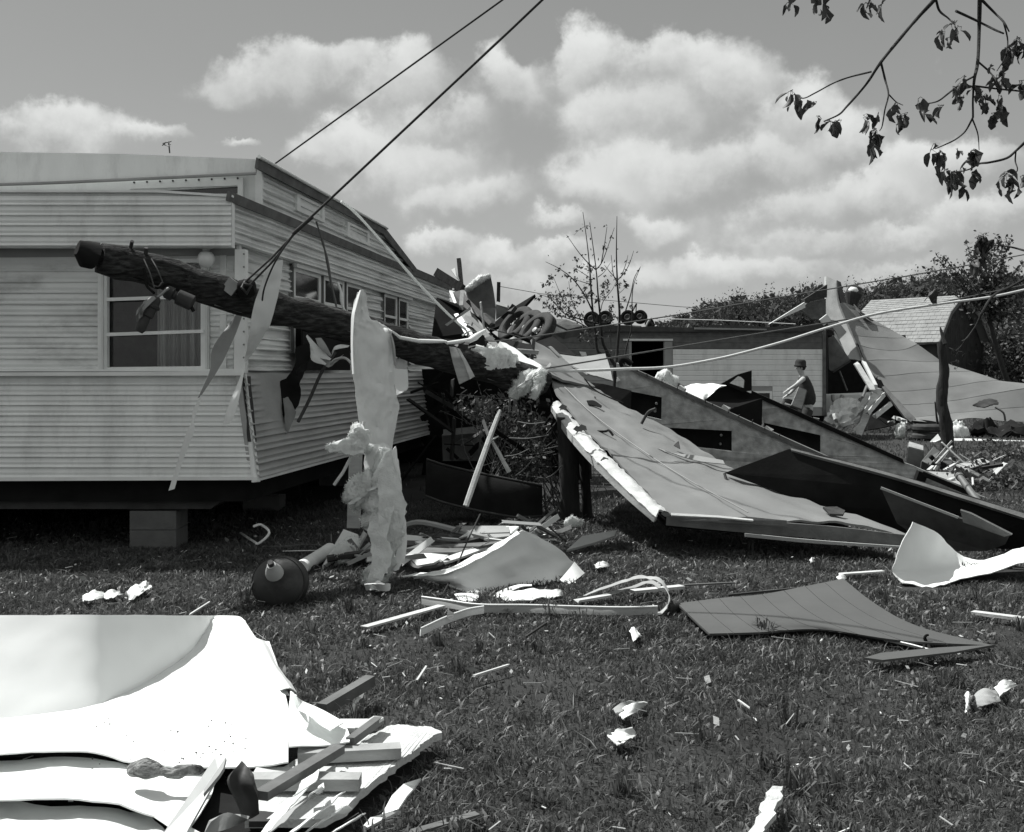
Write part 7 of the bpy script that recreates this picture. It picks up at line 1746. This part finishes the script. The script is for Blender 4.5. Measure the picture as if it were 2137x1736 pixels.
slab('leaning_plank', [g(ff, 1040, 1215, .27), g(ff, 1118, 1213, .26), g(ff, 1105, 1275, .25), g(ff, 1070, 1330, .23), g(ff, 830, 1760, .13), g(ff, 670, 1760, .13)], .018, 'palesheet', label='long pale plank with a groove leaning at the bottom left', cat='plank')
slab('plank_face', [g(ff, 1118, 1215, .265), g(ff, 1100, 1290, .255), g(ff, 1072, 1335, .245), g(ff, 960, 1470, .22), g(ff, 965, 1440, .225)], .012, 'greypanel', label='grey rounded face on the upper end of the leaning pale plank', cat='plank piece')
sheet('dark_curved_sheet', [[g(ff, 1228, 1238, .30), g(ff, 1262, 1275, .29), g(ff, 1290, 1340, .28)], [g(ff, 1140, 1368, .27), g(ff, 1215, 1390, .25), g(ff, 1310, 1420, .25)], [g(ff, 1200, 1520, .20), g(ff, 1270, 1520, .19), g(ff, 1340, 1500, .20)], [g(ff, 1265, 1650, .14), g(ff, 1300, 1640, .13), g(ff, 1350, 1610, .14)]], 'darkmetal', th=.01, nu=4, nv=5, label='dark curved metal sheet standing in the lower left pile', cat='metal sheet')
sheet('dented_panel', [[g(ff, 1010, 1660, .16), g(ff, 1130, 1600, .17), g(ff, 1270, 1650, .15)], [g(ff, 960, 1760, .12), g(ff, 1110, 1720, .13), g(ff, 1250, 1670, .12)]], 'greypanel', th=.01, nu=4, nv=3, wob=.01, label='grey dented panel at the bottom before the dark curved sheet', cat='panel')
def curl(pts, w, lb, mat='whitesheet', seed=0, c=fc):
    ribbon('curled_shred', [g(c, x, y, z) for x, y, z in pts], w, mat, across=(.75, .5, .35), wob=.006, seed=seed, n=5, label=lb, cat='shred')
curl([(540, 985, .20), (510, 1080, .22), (420, 1180, .20), (280, 1320, .18), (150, 1480, .16), (90, 1560, .15)], [.07, .075, .06, .07, .07, .07], 'broad white shred curling down to the bottom from the nearer lumber', seed=51)
curl([(645, 1078, .22), (630, 1130, .24), (600, 1160, .22), (560, 1185, .20)], [.02, .03, .04, .03], 'small white hooked shred above the nearer lumber', seed=52)
curl([(820, 1180, .17), (700, 1280, .18), (560, 1390, .17), (420, 1500, .16), (330, 1570, .15)], [.05, .06, .07, .08, .08], 'second broad white shred, right of the first, at the bottom', seed=53)
curl([(620, 1170, .19), (500, 1230, .20), (340, 1350, .19), (200, 1500, .17)], [.03, .05, .06, .06], 'grey shred between the two broad white shreds', 'greypanel', 54)
curl([(915, 1345, .15), (830, 1330, .17), (760, 1370, .16), (640, 1450, .14), (540, 1530, .13)], [.03, .05, .05, .06, .06], 'pale curled shred at the lower right corner of the insulation board', 'palesheet', 55)
curl([(1050, 1395, .14), (980, 1420, .16), (880, 1480, .14), (760, 1546, .12)], [.03, .06, .08, .09], 'pale rolled shred lowest at the bottom of the pile', 'palesheet', 56)
slab('white_flap', [g(fc, 1622, 1018, .16), g(fc, 1560, 1110, .12), g(fc, 1480, 1200, .10), g(fc, 1400, 1320, .08), g(fc, 1240, 1372, .06), g(fc, 1340, 1185, .10), g(fc, 1455, 1072, .13)], .008, 'whitesheet', label='pointed white flap on the grass right of the lower left pile', cat='sheet')
slab('grey_flap', [g(fc, 1130, 1400, .06), g(fc, 1250, 1370, .07), g(fc, 1420, 1335, .07), g(fc, 1290, 1400, .06), g(fc, 1100, 1500, .05), g(fc, 1060, 1480, .05)], .01, 'palesheet', label='crumpled pale flap under the pointed white one', cat='sheet')
slab('dark_under_board', [g(fc, 100, 1340, .10), g(fc, 260, 1360, .10), g(fc, 150, 1440, .10), g(fc, -60, 1440, .10), g(fc, -60, 1330, .10)], .02, 'darkmetal', label='dark board end between the shreds at the bottom', cat='board')

# ================================================================== overhanging tree, trunk out of the picture to the right
cA, cB = crop(2100, 0, 2.671), crop(2500, 600, 3.859)
ot = thing('overhanging_tree', 'near tree whose thin leafy branches hang into the upper right corner', 'tree', (4.6, 6.2, 0))
tube('trunk', spline([(4.6, 6.2, -.05), (4.55, 6.15, 1.5), (4.65, 6.1, 3.0), (4.4, 6.0, 4.4), (4.5, 5.9, 5.6)], 5), .17, 'branch', ot, r1=.05, n=14, rough=.15)
def twig(c, pts, r0, r1, d=5.2):
    P = spline([V(*c(x, y), d + .06 * math.sin(i * 1.7)) for i, (x, y) in enumerate(pts)], 5)
    tube('branch', P, r0, 'branch', ot, r1=r1, n=7, rough=.25)
    return P
e1 = V(*cA(1250, -10), 5.2); e2 = V(*cA(1575, -10), 5.2); e3 = V(*cA(1930, 1020), 5.4); e4 = V(*cB(1240, 620), 6.0); e5 = V(*cB(1230, 345), 5.8)
tube('branch', spline([(4.4, 6.0, 4.4), (3.4, 5.6, 4.2), (2.4, 5.3, 3.7), e1], 5), .035, 'branch', ot, r1=.010, n=8)
tube('branch', spline([(4.4, 6.0, 4.4), (3.6, 5.5, 4.6), (2.7, 5.25, 4.0), e2], 5), .03, 'branch', ot, r1=.010, n=8)
tube('branch', spline([(4.6, 6.1, 3.0), (3.6, 5.7, 3.1), (2.7, 5.5, 2.75), e3], 5), .03, 'branch', ot, r1=.007, n=8)
tube('branch', spline([(4.58, 6.15, 2.2), (3.8, 6.1, 2.2), (3.1, 6.05, 2.15), e4], 5), .025, 'branch', ot, r1=.008, n=8)
tube('branch', spline([(4.6, 6.1, 2.9), (3.6, 5.95, 2.7), (3.0, 5.85, 2.4), e5], 5), .02, 'branch', ot, r1=.006, n=8)
twig(cA, [(1250, -10), (1120, 130), (1000, 270), (850, 455), (740, 620), (600, 780), (540, 840), (430, 890)], .0095, .003)
twig(cA, [(780, 525), (620, 565), (500, 610), (370, 680), (280, 720), (210, 690)], .005, .0025)
twig(cA, [(850, 455), (880, 580), (905, 690), (880, 800), (860, 920), (840, 960)], .006, .002)
twig(cA, [(905, 690), (960, 745), (1010, 770)], .004, .002)
twig(cA, [(1255, 0), (1280, 80), (1340, 130), (1380, 170)], .006, .003)
twig(cA, [(1400, 80), (1550, 150), (1680, 215), (1750, 245)], .006, .004)
twig(cA, [(1590, 0), (1680, 90), (1750, 160), (1790, 230)], .007, .003)
twig(cA, [(1575, -10), (1570, 200), (1560, 450), (1535, 580), (1525, 720), (1525, 860)], .0095, .005)
twig(cA, [(1525, 860), (1470, 960), (1400, 1020), (1320, 1060), (1250, 1090)], .005, .0025)
twig(cA, [(1520, 870), (1560, 980), (1570, 1100)], .004, .002)
twig(cA, [(1560, 450), (1640, 520), (1690, 580), (1730, 650)], .005, .003)
twig(cA, [(1540, 630), (1700, 650), (1900, 670)], .005, .004)
twig(cA, [(1530, 560), (1440, 610), (1350, 680), (1270, 740), (1190, 760)], .005, .003)
twig(cA, [(1930, 1020), (1840, 1105), (1770, 1160), (1650, 1190), (1570, 1200), (1500, 1240), (1400, 1265)], .007, .003, 5.4)
twig(cA, [(1840, 1105), (1835, 1180), (1850, 1250), (1790, 1310)], .004, .002, 5.4)
twig(cA, [(1750, 160), (1780, 300), (1760, 420), (1700, 520)], .004, .002)
twig(cB, [(1240, 620), (1060, 720), (870, 820), (760, 990), (700, 1120), (600, 1260), (540, 1300)], .008, .004, 6.0)
twig(cB, [(870, 820), (760, 800), (640, 790)], .004, .002, 6.0)
twig(cB, [(600, 1260), (540, 1340), (480, 1400)], .003, .002, 6.0)
twig(cB, [(1230, 345), (1100, 310), (990, 290), (880, 285)], .006, .003, 5.8)
tube('branch', spline([(3.4, 5.6, 4.2), (2.4, 5.1, 4.0), (1.8, 5.2, 3.6), V(*cA(480, -20), 5.2), V(*cA(470, 60), 5.2)], 5), .018, 'branch', ot, r1=.003, n=7)
tube('branch', spline([V(*cA(480, -60), 5.2), V(*cA(300, -40), 5.2), V(*cA(180, 20), 5.2)], 5), .006, 'branch', ot, r1=.003, n=6)
tube('branch', spline([V(*cA(800, -80), 5.2), V(*cA(775, -20), 5.2), V(*cA(745, 60), 5.2)], 5), .006, 'branch', ot, r1=.003, n=6)
leaf_meshes = []
def leaf_mesh(k):
    rnd = random.Random(200 + k)
    n = 5
    vs, fs = [], []
    wob = [rnd.uniform(.75, 1.15) for _ in range(n + 1)]
    for i in range(n + 1):
        u = i / n
        w = .30 * math.sin(math.pi * min(1, u * .93 + .04)) ** .8 * wob[i]
        z = -.25 * u * u + rnd.uniform(-.03, .03)
        cup = .16 * w / .3 * (1 + k * .3)
        vs += [(u, -w, z + cup), (u, 0, z), (u, w * rnd.uniform(.7, 1.1), z + cup * rnd.uniform(.5, 1.3))]
    for i in range(n):
        a = i * 3
        fs += [(a, a + 1, a + 4, a + 3), (a + 1, a + 2, a + 5, a + 4)]
    me = bpy.data.meshes.new('leaf'); me.from_pydata(vs, [], fs); me.update(); me.materials.append(MAT['leaf']); me.shade_smooth()
    return me
leaf_meshes = [leaf_mesh(k) for k in range(5)]
rndl = random.Random(77)
NLEAF = 0
def leaf(p, size):
    global NLEAF
    if NLEAF >= 298: return
    NLEAF += 1
    o = bpy.data.objects.new('leaf', rndl.choice(leaf_meshes)); COL.objects.link(o)
    o.parent = ot
    o.location = p - ORG[ot.name]
    o.rotation_euler = (rndl.uniform(-1.2, 1.2), rndl.uniform(.2, 1.9), rndl.uniform(0, 6.28))
    s = size; o.scale = (s, s * rndl.uniform(.7, 1.3), s)
TWIGS = MB()
def leaves(c, clusters, d, size):
    for (x, y, r, n) in clusters:
        hubp = V(*c(x + rndl.gauss(0, 4), y - r * .5), d)
        for _ in range(n):
            p = V(*c(x + rndl.gauss(0, r * .5), y + rndl.gauss(0, r * .5)), d + rndl.gauss(0, .04))
            TWIGS.add(*tube_geo([hubp, lerp(hubp, p, .5) + Vector((rndl.gauss(0, .008), rndl.gauss(0, .008), .008)), p], .0016, .0009, 4))
            leaf(p, size * rndl.uniform(.40, 1.25))
leaves(cA, [(160, 35, 30, 3), (215, 5, 25, 2), (375, 20, 45, 4), (455, 75, 28, 3), (420, 10, 30, 2), (750, 40, 35, 5), (735, 90, 15, 1), (840, 55, 25, 3), (870, 10, 15, 1),
            (195, 685, 40, 5), (260, 740, 38, 5), (345, 770, 30, 4), (180, 775, 15, 1), (395, 870, 35, 4), (470, 905, 40, 5), (530, 900, 28, 3),
            (745, 890, 45, 6), (805, 960, 40, 7), (800, 1040, 45, 7), (770, 1085, 18, 2), (830, 835, 18, 2), (955, 780, 38, 5), (970, 870, 35, 5), (1030, 860, 28, 4), (955, 920, 12, 1),
            (1380, 190, 35, 5), (1295, 250, 38, 6), (1340, 290, 25, 3), (1425, 205, 18, 2), (1850, 300, 50, 9), (1800, 360, 45, 7), (1780, 410, 30, 4), (1880, 380, 35, 4),
            (1660, 490, 25, 3), (1720, 570, 40, 7), (1735, 610, 28, 3), (1465, 580, 35, 5), (1400, 655, 38, 6), (1450, 730, 30, 5), (1525, 650, 20, 3), (1600, 730, 45, 8), (1590, 690, 30, 4),
            (1750, 805, 40, 7), (1665, 840, 20, 3), (1730, 720, 30, 3), (1880, 610, 40, 5), (1140, 735, 30, 3), (1165, 830, 30, 4), (1300, 785, 22, 3),
            (1220, 1105, 30, 4), (1290, 1130, 40, 8), (1305, 1190, 20, 2), (1410, 1105, 15, 2), (1520, 1120, 35, 5), (1500, 1180, 40, 7)], 5.2, .060)
leaves(cA, [(1330, 1260, 40, 6), (1400, 1290, 50, 7), (1350, 1350, 28, 3), (1450, 1370, 28, 3), (1530, 1280, 20, 3), (1750, 1310, 45, 8), (1800, 1370, 45, 8), (1720, 1390, 20, 2), (1890, 1300, 25, 3)], 5.4, .066)
leaves(cB, [(740, 210, 60, 5), (680, 290, 60, 4), (810, 290, 55, 5), (700, 430, 60, 6), (640, 440, 40, 2), (900, 230, 45, 4), (1010, 235, 40, 3), (960, 300, 40, 3)], 5.8, .075)
leaves(cB, [(440, 1410, 60, 7), (500, 1440, 60, 7), (480, 1540, 55, 5), (460, 1610, 35, 3), (560, 1470, 40, 3), (1180, 480, 40, 4), (1070, 440, 30, 2)], 6.0, .085)
leaves(cB, [(220, 790, 50, 3), (260, 880, 30, 2)], 6.2, .075)

TWIGS.build('twigs', 'branch', ot, kind='stuff')

# ================================================================== grass
import numpy as np
def in_poly(px, py, poly):
    n = len(poly); inside = np.zeros(px.shape, bool); j = n - 1
    for i in range(n):
        xi, yi = poly[i]; xj, yj = poly[j]
        cond = ((yi > py) != (yj > py)) & (px < (xj - xi) * (py - yi) / (yj - yi + 1e-12) + xi)
        inside ^= cond; j = i
    return inside
def make_grass(name, n, d0, d1, power, hmin, hmax, width, mat, seed, lean=.8, noise_cut=True, flat=0.0):
    rs = np.random.RandomState(seed)
    u = rs.rand(n)
    d = (d0 ** power + u * (d1 ** power - d0 ** power)) ** (1 / power)
    x = (rs.rand(n) * 2 - 1) * (d * .455 * 1.22 + .4)
    # tufts
    x += rs.randn(n) * .02; y = d + rs.randn(n) * .02
    keep = np.ones(n, bool)
    for poly in EXCL: keep &= ~in_poly(x, y, poly)
    # sparse in the permanent shade under the home
    shade = (y > 10.4) & (x < -1.0) & (y < 20)
    keep &= ~(shade & (rs.rand(n) < .8))
    pt = (np.sin(x * 1.3 + np.sin(y * .9) * 1.7) + np.sin(y * 1.9 + np.sin(x * 1.6) * 2) + np.sin((x - y) * 3.7)) / 3
    keep &= rs.rand(n) < np.clip(.72 + .55 * pt, .25, 1)
    x, y = x[keep], y[keep]; n = len(x)
    patch = (np.sin(x * 2.1 + np.sin(y * 1.7) * 1.3) + np.sin(y * 2.7 + np.sin(x * 1.1) * 2) + np.sin((x + y) * 5.1)) / 3
    h = (hmin + (hmax - hmin) * rs.rand(n) ** 1.6) * (1 + .35 * patch)
    w = width * (.6 + .8 * rs.rand(n)) * np.clip(y / 6.0, .8, 3.5)
    a = rs.rand(n) * 6.283; b = rs.rand(n) * 6.283
    ln = h * (lean * rs.rand(n) + flat)
    cx_, sx_ = np.cos(a), np.sin(a)
    bx, by = np.cos(b), np.sin(b)
    hz = h * (1 - flat * .8)
    P = np.empty((n, 5, 3), np.float32)
    P[:, 0] = np.stack([x - cx_ * w / 2, y - sx_ * w / 2, np.zeros(n)], 1)
    P[:, 1] = np.stack([x + cx_ * w / 2, y + sx_ * w / 2, np.zeros(n)], 1)
    mx, my = x + bx * ln * .35, y + by * ln * .35
    P[:, 2] = np.stack([mx + cx_ * w * .45, my + sx_ * w * .45, hz * .6], 1)
    P[:, 3] = np.stack([mx - cx_ * w * .45, my - sx_ * w * .45, hz * .6], 1)
    P[:, 4] = np.stack([x + bx * ln, y + by * ln, hz * (1 - .25 * rs.rand(n))], 1)
    me = bpy.data.meshes.new(name)
    me.vertices.add(n * 5); me.vertices.foreach_set('co', P.reshape(-1))
    base = (np.arange(n) * 5)[:, None]
    quads = base + np.array([0, 1, 2, 3]); tris = base + np.array([3, 2, 4])
    loops = np.concatenate([quads, tris], 1).reshape(-1)
    me.loops.add(n * 7); me.loops.foreach_set('vertex_index', loops.astype(np.int32))
    me.polygons.add(n * 2)
    st = (np.arange(n) * 7)[:, None] + np.array([0, 4])
    me.polygons.foreach_set('loop_start', st.reshape(-1).astype(np.int32))
    me.polygons.foreach_set('loop_total', np.tile(np.array([4, 3], np.int32), n))
    me.update(calc_edges=True); me.validate()
    me.materials.append(MAT[mat])
    o = bpy.data.objects.new(name, me); COL.objects.link(o)
    o['kind'] = 'stuff'
    return o
make_grass('lawn_grass', 430000, 3.2, 14.0, 1.35, .016, .055, .0054, 'blade', 1, lean=1.2)
make_grass('far_grass', 85000, 13.0, 42.0, 1.5, .04, .10, .0055, 'blade', 2)
make_grass('dry_grass', 7000, 3.3, 12.0, 1.4, .05, .12, .0045, 'dry', 3, lean=.9, flat=.55)
make_grass('clover', 130000, 3.2, 12.0, 1.3, .012, .050, .015, 'clover', 4, lean=1.2, flat=.3)

slab('broken_board', ragged([H(1612, 1640, .10), H(1634, 1640, .10), H(1630, 1668, .09), H(1608, 1710, .08), H(1585, 1760, .07), H(1545, 1760, .07), H(1578, 1705, .08), H(1596, 1670, .09)], 4, .012, 9), .02, 'woolboard', label='ragged pale board end lying in the grass at the bottom edge', cat='board')
def weed_tufts():
    rs = np.random.RandomState(9)
    rnd = random.Random(9)
    mb = MB()
    for _ in range(170):
        d = 3.6 + 8 * rnd.random() ** 1.3; x = rnd.uniform(-1, 1) * d * .52
        if any(in_poly(np.array([x]), np.array([d]), p)[0] for p in EXCL): continue
        hh = rnd.uniform(.07, .16)
        for k in range(rnd.randrange(9, 22)):
            a = rnd.uniform(0, 6.28); l = rnd.uniform(.3, 1.0) * hh; w = rnd.uniform(.003, .006)
            b = Vector((x + rnd.gauss(0, .02), d + rnd.gauss(0, .02), 0)); o = Vector((math.cos(a), math.sin(a), 0)); sd = Vector((-o.y, o.x, 0)) * w
            m1 = b + o * l * .35 + Vector((0, 0, hh * rnd.uniform(.5, .8))); e = b + o * l + Vector((0, 0, hh * rnd.uniform(.35, .9)))
            mb.add([b - sd, b + sd, m1 + sd * .9, m1 - sd * .9, e], [(0, 1, 2, 3), (3, 2, 4)])
    mb.build('weed_tufts', 'blade', kind='stuff')
weed_tufts()
def fine_debris(name, mat, n, seed, lo, hi, zz=.045):
    rnd = random.Random(seed)
    mb = MB()
    for _ in range(n):
        d = 3.6 + 8.5 * rnd.random() ** 1.2; x = rnd.uniform(-1, 1) * d * .52
        p = Vector((x, d, rnd.uniform(.02, zz))); a = rnd.uniform(0, 6.28); l = rnd.uniform(lo, hi)
        v = Vector((math.cos(a), math.sin(a), rnd.uniform(-.15, .3))) * l
        if rnd.random() < .5: mb.add(*beam_geo(p, p + v, rnd.uniform(.002, .006), .003))
        else: mb.add(*leaf_quad(p, l * .6, rnd))
    mb.build(name, mat, kind='stuff')
fine_debris('pale_chips', 'palesheet', 330, 31, .015, .06)
fine_debris('leaf_litter', 'leaf', 500, 32, .02, .06)
fine_debris('straw_litter', 'wood', 260, 33, .04, .14, .06)
def dirt_crumbs():
    rnd = random.Random(35); mb = MB()
    for _ in range(60):
        c = H(rnd.gauss(475, 30) if rnd.random() < .4 else rnd.uniform(170, 590), rnd.gauss(1590, 12) if rnd.random() < .4 else rnd.uniform(1500, 1595), .118)
        r = rnd.uniform(.0015, .005)
        mb.add(*tube_geo([c, c + Vector((r, r * .5, r * .8))], r, r * .6, 5))
    mb.build('dirt_crumbs', 'darkmetal', kind='stuff')
dirt_crumbs()
def adopt(child, parent, name):
    """a piece that would move with its thing becomes its part"""
    ch = next(o for o in COL.objects if child in o.get('label', '')); pa = next(o for o in COL.objects if parent in o.get('label', ''))
    ch.parent = pa
    ch.location = ORG[ch.name] - ORG[pa.name]
    for k in ('label', 'category', 'group'):
        if k in ch: del ch[k]
    ch.name = name
adopt('small white round cap', 'dark roof vent body', 'cap')
adopt('open collar at the upper mouth', 'bent metal flue pipe', 'collar')
adopt('dark drawer pull', 'grey drawer front with a dark pull', 'drawer_pull')
adopt('lit edge splinter along', 'pale broken board hanging down', 'edge_splinter')
adopt('grey rounded face on', 'long pale plank with a groove', 'end_face')
adopt('torn flat layer of glass wool over the lump', 'white glass wool lying on the pole', 'wool_layer')
adopt('torn flat layer of glass wool over the tuft', 'white glass wool tuft hanging', 'wool_layer')
adopt('ragged pale insulation along', 'broken wall panel standing askew', 'ragged_edge')
adopt('frayed loop at the lower end', 'white rope slung', 'frayed_loop')
# repeats share a group
GROUPS = {'lath': 'loose laths scattered over the wreckage', 'scrap': 'small torn scraps scattered over the site', 'shred': 'torn shreds hanging or lying at the wreck', 'insulation': 'lumps of insulation torn from the homes',
          'board': 'loose boards in the wreckage', 'sheet': 'loose sheets torn from the homes', 'panel': 'loose panels in the wreckage', 'drawer': 'drawers spilled from the homes', 'wire': 'fallen wires', 'cable': 'steel cables at the slanted pole',
          'metal strip': 'torn metal strips', 'slat': 'broken slats before the shrub', 'twig': 'bare twigs of the shrub', 'tree': 'trees at the right', 'mobile home': 'mobile homes', 'post': 'dark wooden posts', 'wall section': 'grey wall sections on edge',
          'roof piece': 'broken ridge pieces by the peeled roof', 'batten': 'broken battens at the crushed end', 'gutter': 'bent gutter strips on the lawn', 'lumber': 'squared lumber ends in the lower left pile', 'plank': 'loose planks', 'stick': 'thin sticks in the lawn',
          'rail': 'dark rails in the heap', 'bush': 'trampled bushes at the right', 'stake': 'stakes sticking up from the wreck', 'cord': 'cords hanging at the near home', 'wall panel': 'broken wall panels at the crushed end'}
top = [o for o in COL.objects if o.parent is None and 'category' in o and 'group' not in o]
cnt = {}
for o in top: cnt[o['category']] = cnt.get(o['category'], 0) + 1
for o in top:
    c = o['category']
    if cnt[c] > 1 and c in GROUPS: o['group'] = GROUPS[c]
